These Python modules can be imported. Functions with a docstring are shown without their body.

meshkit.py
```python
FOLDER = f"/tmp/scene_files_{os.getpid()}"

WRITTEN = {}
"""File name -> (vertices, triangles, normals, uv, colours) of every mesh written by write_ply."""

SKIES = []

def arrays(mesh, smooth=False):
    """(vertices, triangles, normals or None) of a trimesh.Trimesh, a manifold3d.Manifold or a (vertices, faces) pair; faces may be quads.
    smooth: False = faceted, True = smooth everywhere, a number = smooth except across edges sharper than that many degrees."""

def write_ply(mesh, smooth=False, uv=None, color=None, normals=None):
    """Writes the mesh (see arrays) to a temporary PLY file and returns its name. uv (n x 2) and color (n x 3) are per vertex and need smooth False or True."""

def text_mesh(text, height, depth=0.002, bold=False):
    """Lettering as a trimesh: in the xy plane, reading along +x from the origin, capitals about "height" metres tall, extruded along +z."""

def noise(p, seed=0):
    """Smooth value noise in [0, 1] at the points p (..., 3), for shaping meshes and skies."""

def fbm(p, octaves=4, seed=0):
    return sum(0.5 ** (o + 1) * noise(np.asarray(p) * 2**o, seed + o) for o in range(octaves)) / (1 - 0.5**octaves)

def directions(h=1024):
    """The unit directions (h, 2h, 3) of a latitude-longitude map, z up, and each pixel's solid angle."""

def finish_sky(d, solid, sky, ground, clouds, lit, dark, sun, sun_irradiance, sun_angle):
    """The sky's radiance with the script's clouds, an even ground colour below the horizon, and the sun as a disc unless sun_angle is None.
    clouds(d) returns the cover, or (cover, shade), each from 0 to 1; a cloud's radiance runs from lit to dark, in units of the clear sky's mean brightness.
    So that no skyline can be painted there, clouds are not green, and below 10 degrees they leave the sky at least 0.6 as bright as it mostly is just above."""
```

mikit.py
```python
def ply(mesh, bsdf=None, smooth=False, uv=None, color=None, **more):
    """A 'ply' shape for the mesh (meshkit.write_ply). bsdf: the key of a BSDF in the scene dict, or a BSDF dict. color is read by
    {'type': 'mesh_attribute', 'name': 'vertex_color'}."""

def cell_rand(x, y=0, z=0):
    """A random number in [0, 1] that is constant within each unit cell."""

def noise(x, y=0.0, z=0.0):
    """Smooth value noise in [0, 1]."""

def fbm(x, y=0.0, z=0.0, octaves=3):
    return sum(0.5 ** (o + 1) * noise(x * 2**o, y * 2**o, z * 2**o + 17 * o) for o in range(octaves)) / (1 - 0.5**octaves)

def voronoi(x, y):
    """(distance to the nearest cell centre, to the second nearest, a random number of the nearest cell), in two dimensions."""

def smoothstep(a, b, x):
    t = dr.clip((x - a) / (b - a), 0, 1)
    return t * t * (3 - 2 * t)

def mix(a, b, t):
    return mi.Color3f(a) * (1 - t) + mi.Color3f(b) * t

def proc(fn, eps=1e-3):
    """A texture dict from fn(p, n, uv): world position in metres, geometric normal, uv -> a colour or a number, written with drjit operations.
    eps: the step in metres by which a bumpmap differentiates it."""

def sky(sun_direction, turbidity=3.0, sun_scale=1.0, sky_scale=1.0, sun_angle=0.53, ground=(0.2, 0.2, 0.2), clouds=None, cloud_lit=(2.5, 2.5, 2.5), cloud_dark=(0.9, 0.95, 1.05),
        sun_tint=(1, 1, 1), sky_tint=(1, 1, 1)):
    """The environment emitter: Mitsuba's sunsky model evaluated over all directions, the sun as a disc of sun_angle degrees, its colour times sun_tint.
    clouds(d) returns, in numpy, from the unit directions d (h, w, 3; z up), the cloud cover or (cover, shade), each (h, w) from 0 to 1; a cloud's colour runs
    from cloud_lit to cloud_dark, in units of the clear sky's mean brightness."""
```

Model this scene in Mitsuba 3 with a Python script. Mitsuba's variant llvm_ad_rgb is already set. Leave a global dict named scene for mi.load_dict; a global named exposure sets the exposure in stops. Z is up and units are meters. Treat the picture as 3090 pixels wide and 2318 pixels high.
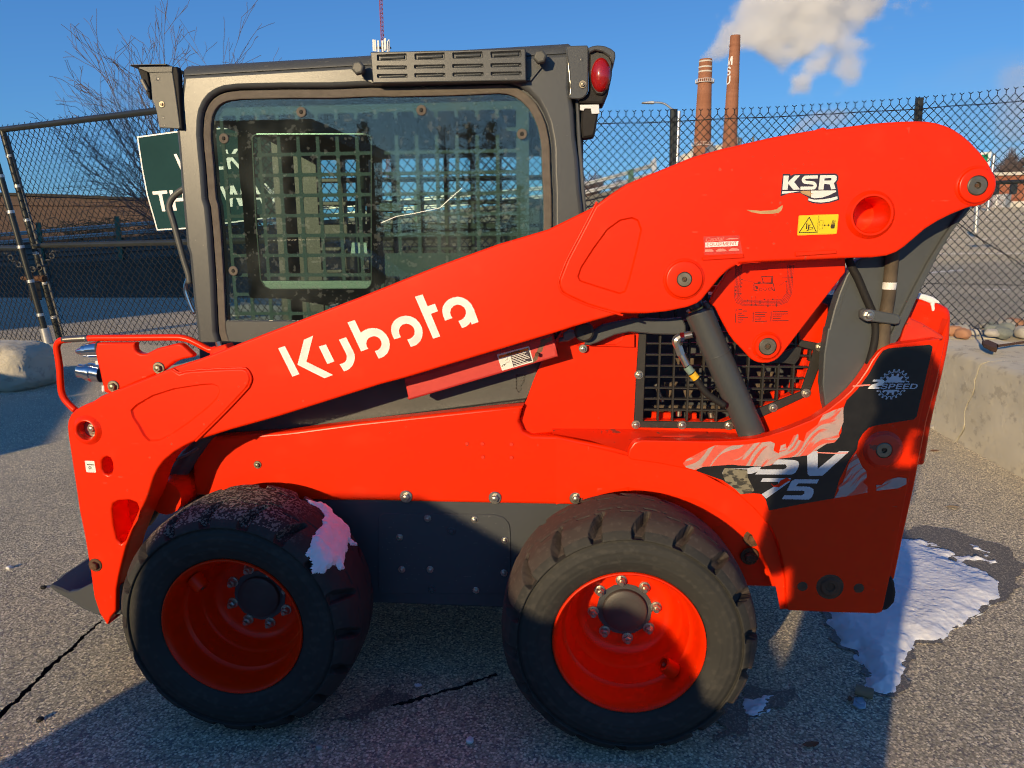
import math, random, numpy as np, trimesh, mitsuba as mi, drjit as dr, mikit, meshkit, shapely
import manifold3d as m3
from mikit import proc, noise, fbm, voronoi, cell_rand, smoothstep, mix
from shapely.geometry import Polygon, LineString, Point, MultiPolygon, box
from shapely import affinity, unary_union
T = mi.ScalarTransform4f
scene, labels = {}, {}
random.seed(7)
rng = np.random.default_rng(11)

# ---------------------------------------------------------------- camera, sky, exposure
CAM = np.array([-0.15897, -2.03973, 1.582])
PITCH, YAW, ROLL = 0.19739313, -0.09044271, -0.00730474
_f = np.array([math.sin(YAW) * math.cos(PITCH), math.cos(YAW) * math.cos(PITCH), -math.sin(PITCH)])
_r0 = np.array([math.cos(YAW), -math.sin(YAW), 0.0])
_d0 = np.cross(_f, _r0)
_r = math.cos(ROLL) * _r0 - math.sin(ROLL) * _d0
_up = -np.cross(_f, _r)
scene['camera'] = {'type': 'perspective', 'fov': 69.31, 'fov_axis': 'x', 'near_clip': 0.05, 'far_clip': 3000.0,
                   'to_world': T().look_at(origin=CAM.tolist(), target=(CAM + _f).tolist(), up=_up.tolist())}
SUN = np.array([-0.44, -1.0, 0.24])
exposure = 2.1


def clouds(d):
    x, y, z = d[..., 0], d[..., 1], d[..., 2]
    f = meshkit.fbm(np.stack([x * 9, y * 9, z * 14], -1), 5, 3)
    wisps = np.clip((f - 0.56) * 3.5, 0, 1) * 0.35 * np.clip((0.42 - z) * 4, 0, 1) * np.clip((x - 0.25) * 3, 0, 1) * (y > 0)
    return wisps, 0.25 + 0 * x


scene['sky'] = mikit.sky(SUN.tolist(), turbidity=2.2, sun_scale=1.0, sky_scale=1.0, sun_tint=(0.93, 1.08, 1.48), sky_tint=(0.36, 0.78, 1.50), ground=(0.22, 0.2, 0.18), clouds=clouds,
                         cloud_lit=(2.2, 2.15, 2.2), cloud_dark=(1.2, 1.2, 1.3))


# ---------------------------------------------------------------- registry
def key_for(base):
    if base not in scene and base not in taken:
        taken.add(base)
        return base
    k = 1
    while '%s_%03d' % (base, k) in scene or '%s_%03d' % (base, k) in taken:
        k += 1
    taken.add('%s_%03d' % (base, k))
    return '%s_%03d' % (base, k)


taken = set()


def tag(key, label=None, category=None, group=None, kind=None):
    d = labels.setdefault(key, {})
    for a, b in (('label', label), ('category', category), ('group', group), ('kind', kind)):
        if b:
            d[a] = b
    return key


def thing(name, label, category, group=None):
    return tag(key_for(name), label, category, group)


def obj(name, mesh, mat, parent=None, smooth=35, label=None, kind=None, to_world=None, category=None, group=None, flat_uv=False):
    key = key_for((parent + '__' if parent else '') + name)
    d = mesh if isinstance(mesh, dict) else mikit.ply(mesh, mat, smooth, uv=np.asarray(mesh.vertices)[:, :2] if flat_uv else None)
    d = dict(d)
    if isinstance(mesh, dict) and mat:
        d['bsdf'] = {'type': 'ref', 'id': mat}
    if to_world is not None:
        d['to_world'] = to_world
    scene[key] = d
    if label or kind or category or group:
        tag(key, label, category, group, kind)
    return key


# ---------------------------------------------------------------- meshes
def tm(v, f):
    return trimesh.Trimesh(np.asarray(v, float), np.asarray(f, int), process=False)


def cat(*ms):
    ms = [m for m in ms if m is not None]
    return trimesh.util.concatenate(ms)


def fixpoly(p):
    p = Polygon(p) if not hasattr(p, 'geom_type') else p
    if not p.is_valid:
        p = p.buffer(0)
    return p


def polys(p):
    p = fixpoly(p)
    return [g for g in getattr(p, 'geoms', [p]) if g.geom_type == 'Polygon' and g.area > 1e-7]


def rounded(p, r, res=6):
    return fixpoly(p).buffer(-r, quad_segs=res).buffer(2 * r, quad_segs=res).buffer(-r, quad_segs=res)


def dense(pts, n=4):
    """Catmull-Rom through an open list of points."""
    P = np.array(pts, float)
    Q = np.vstack([2 * P[0] - P[1], P, 2 * P[-1] - P[-2]])
    out = []
    for i in range(1, len(Q) - 2):
        for t in np.linspace(0, 1, n, endpoint=False):
            a, b, c, d = Q[i - 1], Q[i], Q[i + 1], Q[i + 2]
            out.append(0.5 * (2 * b + (c - a) * t + (2 * a - 5 * b + 4 * c - d) * t * t + (3 * b - a - 3 * c + d) * t ** 3))
    out.append(P[-1])
    return [tuple(q) for q in out]


def ring_of(g, ccw=True):
    c = np.array(g.coords)[:-1]
    c = c[np.linalg.norm(c - np.roll(c, 1, 0), axis=1) > 1e-6]
    a = 0.5 * np.sum(c[:, 0] * np.roll(c[:, 1], -1) - np.roll(c[:, 0], -1) * c[:, 1])
    return c[::-1] if (a > 0) != ccw else c


def left_offset(c, d):
    if d == 0:
        return c.copy()
    e1 = c - np.roll(c, 1, 0)
    e2 = np.roll(c, -1, 0) - c
    e1 /= np.linalg.norm(e1, axis=1, keepdims=True) + 1e-12
    e2 /= np.linalg.norm(e2, axis=1, keepdims=True) + 1e-12
    n1, n2 = np.stack([-e1[:, 1], e1[:, 0]], 1), np.stack([-e2[:, 1], e2[:, 0]], 1)
    m = n1 + n2
    m /= np.maximum((m * n1).sum(1, keepdims=True), 0.45)
    return c + d * m


def tri_cap(outer, holes):
    rs = [np.asarray(outer, float)] + [np.asarray(h, float) for h in holes]
    f = np.asarray(m3.triangulate([np.ascontiguousarray(r) for r in rs]), int)
    v = np.vstack(rs)
    e1, e2 = v[f[:, 1]] - v[f[:, 0]], v[f[:, 2]] - v[f[:, 0]]
    area = e1[:, 0] * e2[:, 1] - e1[:, 1] * e2[:, 0]
    f[area < 0] = f[area < 0][:, ::-1]
    return v, f


def plate(poly, y0, y1, bev=0.003, holes=(), pockets=(), steps=1, back=True):
    """A plate in the xz plane from its near face y0 to its far face y1, its edges rounded by bev."""
    out = []
    base = fixpoly(poly)
    for h in holes:
        base = base.difference(fixpoly(h))
    for g in polys(base.simplify(0.0003)):
        rings = [ring_of(g.exterior, True)] + [ring_of(i, False) for i in g.interiors]
        prof = [(y0 + bev * (1 - math.sin(a)), bev * (1 - math.cos(a))) for a in np.linspace(math.pi / 2, 0, steps + 1)] if bev else [(y0, 0)]
        if bev:
            prof += [(y1 - bev, 0), (y1, bev)]
        else:
            prof += [(y1, 0)]
        vs, fs, n0 = [], [], 0
        for r in rings:
            lv = [left_offset(r, o) for _, o in prof]
            n = len(r)
            for (y, _), c in zip(prof, lv):
                vs.append(np.stack([c[:, 0], np.full(n, y), c[:, 1]], 1))
            for k in range(len(prof) - 1):
                i = np.arange(n)
                j = (i + 1) % n
                a, b = n0 + k * n, n0 + (k + 1) * n
                fs.append(np.stack([a + i, b + i, b + j], 1))
                fs.append(np.stack([a + i, b + j, a + j], 1))
            n0 += n * len(prof)
        pk = [ring_of(fixpoly(q[0]).exterior, False) for q in pockets]
        for side, (y, o) in ((0, prof[0]), (1, prof[-1])):
            if side and not back:
                continue
            inner = pk if side == 0 else []
            _, f = tri_cap(rings[0], rings[1:] + inner)          # joined up on the true outline, then drawn in by the rounding
            v = np.vstack([left_offset(r, o) for r in rings] + inner)
            vs.append(np.stack([v[:, 0], np.full(len(v), y), v[:, 1]], 1))
            fs.append((f if side == 0 else f[:, ::-1]) + n0)
            n0 += len(v)
        for (q, depth, slope), r in zip(pockets, pk):
            lv = [(y0, r), (y0 + depth, left_offset(r, -slope))]
            n = len(r)
            for y, c in lv:
                vs.append(np.stack([c[:, 0], np.full(n, y), c[:, 1]], 1))
            i = np.arange(n)
            j = (i + 1) % n
            fs.append(np.stack([n0 + i, n0 + n + i, n0 + n + j], 1))
            fs.append(np.stack([n0 + i, n0 + n + j, n0 + j], 1))
            n0 += 2 * n
            v, f = tri_cap(lv[1][1][::-1], [])
            vs.append(np.stack([v[:, 0], np.full(len(v), y0 + depth), v[:, 1]], 1))
            fs.append(f + n0)
            n0 += len(v)
        out.append(tm(np.vstack(vs), np.vstack(fs)))
    return cat(*out)


def lathe(profile, cx=0.0, cz=0.0, seg=48, axis='y'):
    """profile of (y, r); turned about the y axis through (cx, cz)."""
    P = np.array(profile, float)
    a = np.linspace(0, 2 * np.pi, seg, endpoint=False)
    v = np.stack([np.outer(P[:, 1], np.cos(a)), np.repeat(P[:, :1], seg, 1), np.outer(P[:, 1], np.sin(a))], -1)
    k, i = np.meshgrid(np.arange(len(P) - 1), np.arange(seg), indexing='ij')
    j = (i + 1) % seg
    f = np.concatenate([np.stack([k * seg + i, (k + 1) * seg + j, (k + 1) * seg + i], -1).reshape(-1, 3), np.stack([k * seg + i, k * seg + j, (k + 1) * seg + j], -1).reshape(-1, 3)])
    m = tm(v.reshape(-1, 3) + [cx, 0, cz], f)
    return m


def frame_of(d):
    d = np.asarray(d, float) / np.linalg.norm(d)
    u = np.cross(d, [0, 0, 1.0] if abs(d[2]) < 0.9 else [1.0, 0, 0])
    u /= np.linalg.norm(u)
    return d, u, np.cross(d, u)


def rod(p0, p1, r0, r1=None, n=16, prof=None):
    """A turned rod from p0 to p1; prof: (t, r) pairs along it."""
    p0, p1 = np.asarray(p0, float), np.asarray(p1, float)
    prof = prof or [(0, 0), (0, r0), (1, r0 if r1 is None else r1), (1, 0)]
    d, u, w = frame_of(p1 - p0)
    L = np.linalg.norm(p1 - p0)
    a = np.linspace(0, 2 * np.pi, n, endpoint=False)
    v = np.concatenate([p0 + d * t * L + r * (np.outer(np.cos(a), u) + np.outer(np.sin(a), w)) for t, r in prof])
    f = []
    for k in range(len(prof) - 1):
        for i in range(n):
            j = (i + 1) % n
            f += [[k * n + i, k * n + j, (k + 1) * n + j], [k * n + i, (k + 1) * n + j, (k + 1) * n + i]]
    return tm(v, f)


def tube(path, r, n=12, m=5, smooth=True):
    P = np.array(dense(path, m) if smooth and len(path) > 2 else path, float)
    R = np.full(len(P), r) if np.isscalar(r) else np.interp(np.linspace(0, 1, len(P)), np.linspace(0, 1, len(r)), r)
    t = np.gradient(P, axis=0)
    t /= np.linalg.norm(t, axis=1, keepdims=True) + 1e-12
    _, u, w = frame_of(t[0])
    a = np.linspace(0, 2 * np.pi, n, endpoint=False)
    rows = []
    for p, q, rr in zip(P, t, R):
        u = u - q * (u @ q)
        u /= np.linalg.norm(u)
        w = np.cross(q, u)
        rows.append(p + rr * (np.outer(np.cos(a), u) + np.outer(np.sin(a), w)))
    v = np.vstack(rows + [P[:1], P[-1:]])
    f = []
    N = len(P)
    for k in range(N - 1):
        for i in range(n):
            j = (i + 1) % n
            f += [[k * n + i, k * n + j, (k + 1) * n + j], [k * n + i, (k + 1) * n + j, (k + 1) * n + i]]
    for i in range(n):
        j = (i + 1) % n
        f += [[N * n, j, i], [N * n + 1, (N - 1) * n + i, (N - 1) * n + j]]
    return tm(v, f)


def bx(x0, x1, y0, y1, z0, z1, bev=0.004):
    return plate(box(x0, z0, x1, z1), y0, y1, bev)


def prism_y(pts, y0, y1, bev=0.003):
    return plate(pts, y0, y1, bev)


def prism_x(pts, x0, x1, bev=0.003):
    """pts in (y, z), extruded along x."""
    m = plate(pts, x0, x1, bev)
    v = m.vertices.copy()
    m.vertices = np.stack([v[:, 1], v[:, 0], v[:, 2]], 1)
    m.faces = m.faces[:, ::-1]
    return m


def prism_z(pts, z0, z1, bev=0.003):
    """pts in (x, y), extruded along z; the face at z1 looks up."""
    m = plate(pts, -z1, -z0, bev)
    v = m.vertices.copy()
    m.vertices = np.stack([v[:, 0], v[:, 2], -v[:, 1]], 1)
    return m


def quad_grid(rows):
    """rows: lists of points of equal length, made into one sheet."""
    A = np.array(rows, float)
    n, m = A.shape[:2]
    k, i = np.meshgrid(np.arange(n - 1), np.arange(m - 1), indexing='ij')
    a = (k * m + i).ravel()
    f = np.concatenate([np.stack([a, a + 1, a + m + 1], 1), np.stack([a, a + m + 1, a + m], 1)])
    return tm(A.reshape(-1, 3), f)


def text_poly_mesh(s, height, x, z, y, angle=0.0, shear=0.0, bold=True, depth=0.0006, width=None, sx=1.0):
    """Lettering standing in the xz plane, facing -y, its base line starting at (x, z)."""
    m = meshkit.text_mesh(s, height, depth, bold)
    v = m.vertices.copy()
    if width:
        sx = width / (v[:, 0].max() - v[:, 0].min())
    px = (v[:, 0] - v[:, 0].min()) * sx + shear * v[:, 1]
    pz = v[:, 1]
    c, s_ = math.cos(angle), math.sin(angle)
    m.vertices = np.stack([x + c * px - s_ * pz, y - v[:, 2], z + s_ * px + c * pz], 1)
    return m


def sheet(poly, y, t=0.0006):
    return plate(poly, y - t, y, 0)


def shift(m, dx=0, dy=0, dz=0):
    m = m.copy()
    m.vertices = m.vertices + [dx, dy, dz]
    return m


# ---------------------------------------------------------------- materials
def const(c):
    return {'type': 'rgb', 'value': list(c)}


def pmat(key, color, rough=0.5, metal=0.0, spec=0.5, coat=0.0, bump=None, bscale=1.0, eps=1e-3, coat_gloss=0.9):
    b = {'type': 'principled', 'base_color': proc(color) if callable(color) else const(color), 'roughness': proc(rough) if callable(rough) else float(rough),
         'metallic': float(metal), 'specular': float(spec)}
    if coat:
        b['clearcoat'] = float(coat)
        b['clearcoat_gloss'] = float(coat_gloss)
    if bump:
        b = {'type': 'bumpmap', 'arbitrary': proc(bump, eps), 'scale': float(bscale), 'nested': b}
    scene[key] = {'type': 'twosided', 'nested': b}
    return key


def C(r, g, b):
    return mi.Color3f(r, g, b)


def orange_paint(p, n, uv):
    a = fbm(p.x * 3.1, p.y * 3.1, p.z * 3.1, 3)
    s = noise(p.x * 90, p.y * 90, p.z * 90)
    dirt = smoothstep(0.62, 0.8, fbm(p.x * 11 + 3, p.y * 11, p.z * 11, 4)) * 0.12
    sp = smoothstep(0.90, 0.96, s) * smoothstep(0.40, 0.6, a) * 0.45
    base = mix(C(0.86, 0.027, 0.0003), C(0.78, 0.022, 0.0003), a)
    base = mix(base, C(0.50, 0.07, 0.02), dirt)
    return mix(base, C(0.30, 0.12, 0.07), sp)


pmat('paint_orange', orange_paint, 0.32, 0, 0.22, 0.06)


def worn_orange(p, n, uv):
    a = fbm(p.x * 5.1, p.y * 5.1, p.z * 5.1, 4)
    s = fbm(p.x * 38, p.y * 38, p.z * 38, 3)
    base = mix(C(0.74, 0.024, 0.002), C(0.62, 0.020, 0.002), a)
    base = mix(base, C(0.36, 0.11, 0.06), smoothstep(0.5, 0.8, a) * 0.25)
    return mix(base, C(0.10, 0.05, 0.035), smoothstep(0.70, 0.76, s) * 0.8)


pmat('paint_worn', worn_orange, 0.45, 0, 0.45, 0.1)


def faded_red(p, n, uv):
    a = fbm(p.x * 9, p.y * 9, p.z * 30, 4)
    return mix(C(0.52, 0.035, 0.03), C(0.60, 0.055, 0.045), a)


pmat('paint_faded_red', faded_red, 0.5, 0, 0.4)


def charcoal(p, n, uv):
    a = fbm(p.x * 4, p.y * 4, p.z * 2, 4)
    s = smoothstep(0.88, 0.95, noise(p.x * 120, p.y * 120, p.z * 120))
    base = mix(C(0.056, 0.062, 0.068), C(0.075, 0.081, 0.086), a)
    return mix(base, C(0.16, 0.155, 0.145), s * 0.5)


pmat('paint_charcoal', charcoal, 0.34, 0.0, 0.36)
pmat('plastic_grey', lambda p, n, uv: mix(C(0.055, 0.058, 0.055), C(0.085, 0.088, 0.082), fbm(p.x * 7, p.y * 7, p.z * 7, 4)), 0.5)
pmat('plastic_black', lambda p, n, uv: mix(C(0.012, 0.012, 0.012), C(0.035, 0.032, 0.028), fbm(p.x * 15, p.y * 15, p.z * 15, 4)), 0.45)
pmat('black_primer', (0.035, 0.035, 0.035), 0.6, 0, 0.3)
pmat('link_grey', lambda p, n, uv: mix(mix(C(0.058, 0.066, 0.072), C(0.080, 0.088, 0.094), fbm(p.x * 5, p.y * 5, p.z * 5, 3)), C(0.13, 0.105, 0.075), smoothstep(0.60, 0.80, fbm(p.x * 14 + 5, p.y * 14, p.z * 7, 4)) * 0.6), 0.45, 0, 0.35)
pmat('cylinder_grey', lambda p, n, uv: mix(C(0.048, 0.054, 0.058), C(0.066, 0.072, 0.076), fbm(p.x * 9, p.y * 9, p.z * 5, 4)), 0.38, 0, 0.6)
pmat('rubber_seal', lambda p, n, uv: mix(C(0.10, 0.085, 0.072), C(0.16, 0.14, 0.12), fbm(p.x * 40, p.y * 40, p.z * 40, 3)), 0.8, 0, 0.2)
pmat('rubber_dark', (0.018, 0.017, 0.017), 0.7, 0, 0.3)
pmat('hose_dusty', lambda p, n, uv: mix(C(0.05, 0.04, 0.03), C(0.17, 0.13, 0.09), fbm(p.x * 30, p.y * 30, p.z * 18, 4)), 0.75, 0, 0.25)
pmat('steel_plated', lambda p, n, uv: mix(C(0.55, 0.53, 0.47), C(0.40, 0.37, 0.30), fbm(p.x * 60, p.y * 60, p.z * 60, 3)), 0.32, 0.9)
pmat('steel_pin', lambda p, n, uv: mix(C(0.30, 0.27, 0.21), C(0.18, 0.145, 0.10), fbm(p.x * 70, p.y * 70, p.z * 70, 3)), 0.42, 0.85)
pmat('steel_rust', lambda p, n, uv: mix(C(0.06, 0.035, 0.022), C(0.15, 0.07, 0.035), fbm(p.x * 60, p.y * 60, p.z * 60, 4)), 0.75, 0.2)
pmat('chrome', (0.75, 0.75, 0.76), 0.12, 1.0)
pmat('alu', lambda p, n, uv: mix(C(0.20, 0.20, 0.20), C(0.27, 0.27, 0.26), noise(p.x * 4, p.y * 300, p.z * 300)), 0.3, 0.9)
pmat('bare_steel', lambda p, n, uv: mix(C(0.16, 0.14, 0.125), C(0.30, 0.27, 0.24), fbm(p.x * 50, p.y * 90, p.z * 90, 3)), 0.35, 0.8)
pmat('brass', (0.55, 0.36, 0.12), 0.3, 1.0)
pmat('yellow_band', (0.75, 0.45, 0.02), 0.5)
pmat('teal_band', (0.18, 0.27, 0.23), 0.5)
pmat('guard_paint', lambda p, n, uv: mix(C(0.13, 0.14, 0.135), C(0.16, 0.17, 0.165), fbm(p.x * 20, p.y * 20, p.z * 20, 3)), 0.9, 0, 0.05)
pmat('glass_print', (0.006, 0.006, 0.007), 1.0, 0, 0.0)
pmat('vinyl_white', lambda p, n, uv: mix(C(0.80, 0.79, 0.74), C(0.70, 0.68, 0.62), smoothstep(0.45, 0.8, fbm(p.x * 25, p.y * 25, p.z * 25, 4))), 0.45)
pmat('label_white', (0.78, 0.77, 0.74), 0.4)
pmat('vinyl_black', lambda p, n, uv: mix(C(0.010, 0.010, 0.011), C(0.022, 0.022, 0.022), fbm(p.x * 25, p.y * 25, p.z * 25, 4)), 0.28)
pmat('vinyl_purple', (0.035, 0.025, 0.045), 0.4)
pmat('vinyl_silver', lambda p, n, uv: mix(C(0.42, 0.45, 0.53), C(0.50, 0.53, 0.60), fbm(p.x * 25, p.y * 25, p.z * 25, 3)), 0.35)
pmat('label_yellow', (0.78, 0.60, 0.01), 0.4)
pmat('label_amber', (0.80, 0.47, 0.01), 0.4)
pmat('label_orange', (0.85, 0.22, 0.01), 0.4)
pmat('label_ink', (0.05, 0.03, 0.01), 0.5)
pmat('label_pink', (0.80, 0.25, 0.20), 0.45)
pmat('label_red', (0.60, 0.035, 0.02), 0.45)
pmat('map_ink', (0.12, 0.006, 0.003), 0.5)


def torn_vinyl(p, n, uv):
    q = p.x * 0.75 + p.z * 0.65
    w = p.x * 0.65 - p.z * 0.75
    st = fbm(w * 95 + 4 * noise(p.x * 14, p.z * 14), q * 9, 3.0, 4)
    g = fbm(p.x * 40, p.z * 40, 1.0, 3)
    m = smoothstep(0.50, 0.60, st + 0.25 * (fbm(p.x * 7, p.z * 7, 8.0, 2) - 0.5))
    return mix(mix(C(0.50, 0.32, 0.29), C(0.36, 0.28, 0.26), g), C(0.72, 0.06, 0.02), m * 0.85)


pmat('vinyl_torn', torn_vinyl, 0.6)
pmat('grime', lambda p, n, uv: mix(C(0.22, 0.13, 0.085), C(0.10, 0.055, 0.035), fbm(p.x * 60, p.y * 60, p.z * 60, 4)), 0.7)
pmat('scrape_metal', lambda p, n, uv: mix(C(0.62, 0.40, 0.20), C(0.42, 0.25, 0.10), fbm(p.x * 30, p.y * 30, p.z * 120, 4)), 0.5, 0.2)
pmat('sticker_dusty', lambda p, n, uv: mix(C(0.20, 0.18, 0.125), C(0.04, 0.038, 0.03), smoothstep(0.48, 0.62, fbm(p.x * 60, p.y * 60, p.z * 90, 4))), 0.7)
pmat('lamp_red', (0.30, 0.006, 0.006), 0.08, 0, 0.7, 0.8)


def tyre_col(p, n, uv):
    a = fbm(p.x * 8, p.y * 8, p.z * 8, 4)
    s = fbm(p.x * 60, p.y * 60, p.z * 60, 3)
    base = mix(C(0.026, 0.026, 0.024), C(0.040, 0.039, 0.034), a)
    return mix(base, C(0.075, 0.068, 0.056), smoothstep(0.5, 0.8, s) * 0.35)


def tread_col(p, n, uv):
    a = fbm(p.x * 6, p.y * 6, p.z * 6, 4)
    s = fbm(p.x * 90, p.y * 90, p.z * 90, 3)
    base = mix(C(0.048, 0.038, 0.033), C(0.075, 0.060, 0.050), a)
    return mix(base, C(0.12, 0.098, 0.08), smoothstep(0.55, 0.75, s) * 0.35)


def frost_col(p, n, uv):
    s = fbm(p.x * 170, p.y * 170, p.z * 170, 2)
    e = fbm(p.x * 12, p.y * 12, p.z * 12, 3)
    g = smoothstep(0.30, 0.12, dr.abs(p.x + 1.27 + 0.10 * (e - 0.5))) * smoothstep(0.60, 0.70, p.z + 0.08 * (e - 0.5))
    return mix(mix(C(0.030, 0.026, 0.025), C(0.05, 0.042, 0.038), e), C(0.40, 0.33, 0.27), smoothstep(0.50, 0.60, s) * g * 0.55)


pmat('tyre_side', tyre_col, 0.72, 0, 0.3)
pmat('tyre_tread', tread_col, 0.8, 0, 0.25)
pmat('tyre_frosted', frost_col, 0.8, 0, 0.25)
pmat('hub_black', lambda p, n, uv: mix(C(0.035, 0.034, 0.035), C(0.07, 0.068, 0.066), fbm(p.x * 22, p.y * 22, p.z * 22, 4)), 0.5)


# ground
def asphalt_col(p, n, uv):
    d1, d2, r = voronoi(p.x * 130, p.y * 130)
    e1, e2, q = voronoi(p.x * 48 + 9, p.y * 48)
    big = fbm(p.x * 0.9, p.y * 0.9, 0.3, 4)
    mid = fbm(p.x * 9, p.y * 9, 0.7, 3)
    stone = mix(C(0.30, 0.26, 0.185), C(0.70, 0.605, 0.43), r * r)
    stone = mix(stone, C(0.16, 0.145, 0.135), smoothstep(0.80, 0.86, cell_rand(r * 977, 3)))
    base = mix(stone, C(0.19, 0.162, 0.115), smoothstep(0.35, 0.75, d1) * 0.75)
    base = mix(base, C(0.74, 0.66, 0.50), smoothstep(0.30, 0.18, e1) * smoothstep(0.86, 0.90, q) * 0.8)
    base = mix(base, C(0.12, 0.11, 0.11), smoothstep(0.26, 0.16, e1) * smoothstep(0.10, 0.06, q) * 0.8)
    return base * (0.96 + 0.38 * big + 0.32 * mid)


def asphalt_bump(p, n, uv):
    d1, d2, r = voronoi(p.x * 130, p.y * 130)
    return smoothstep(0.75, 0.1, d1) * (0.4 + 0.6 * r)


pmat('asphalt', asphalt_col, 0.85, 0, 0.25, bump=asphalt_bump, bscale=0.0022, eps=7e-4)


def wet_col(p, n, uv):
    d1, d2, r = voronoi(p.x * 130, p.y * 130)
    return mix(C(0.15, 0.135, 0.115), C(0.40, 0.355, 0.28), r * r * smoothstep(0.7, 0.2, d1))


pmat('asphalt_wet', wet_col, 0.5, 0, 0.4, bump=asphalt_bump, bscale=0.0022, eps=7e-4)
pmat('asphalt_far', lambda p, n, uv: mix(C(0.28, 0.245, 0.175), C(0.47, 0.41, 0.30), fbm(p.x * 0.8, p.y * 2.6, 0.0, 5)) * (0.85 + 0.3 * noise(p.x * 30, p.y * 30)), 0.9, 0, 0.2)
pmat('crack_dark', (0.02, 0.018, 0.018), 0.95)
pmat('snow', lambda p, n, uv: mix(C(0.78, 0.80, 0.84), C(0.86, 0.87, 0.89), fbm(p.x * 30, p.y * 30, p.z * 30, 3)), 0.6, 0, 0.3,
     bump=lambda p, n, uv: fbm(p.x * 90, p.y * 90, p.z * 90, 4), bscale=0.003, eps=1.5e-3)


def concrete_col(p, n, uv):
    a = fbm(p.x * 2.2, p.y * 2.2, p.z * 3.4, 5)
    b = fbm(p.x * 14, p.y * 14, p.z * 14, 4)
    base = mix(C(0.40, 0.365, 0.285), C(0.60, 0.55, 0.43), a)
    base = mix(base, C(0.27, 0.24, 0.19), smoothstep(0.56, 0.72, b) * 0.5)
    return mix(base, C(0.50, 0.47, 0.40), smoothstep(0.62, 0.7, fbm(p.x * 30 + 7, p.y * 30, p.z * 30, 3)) * 0.4)


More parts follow.
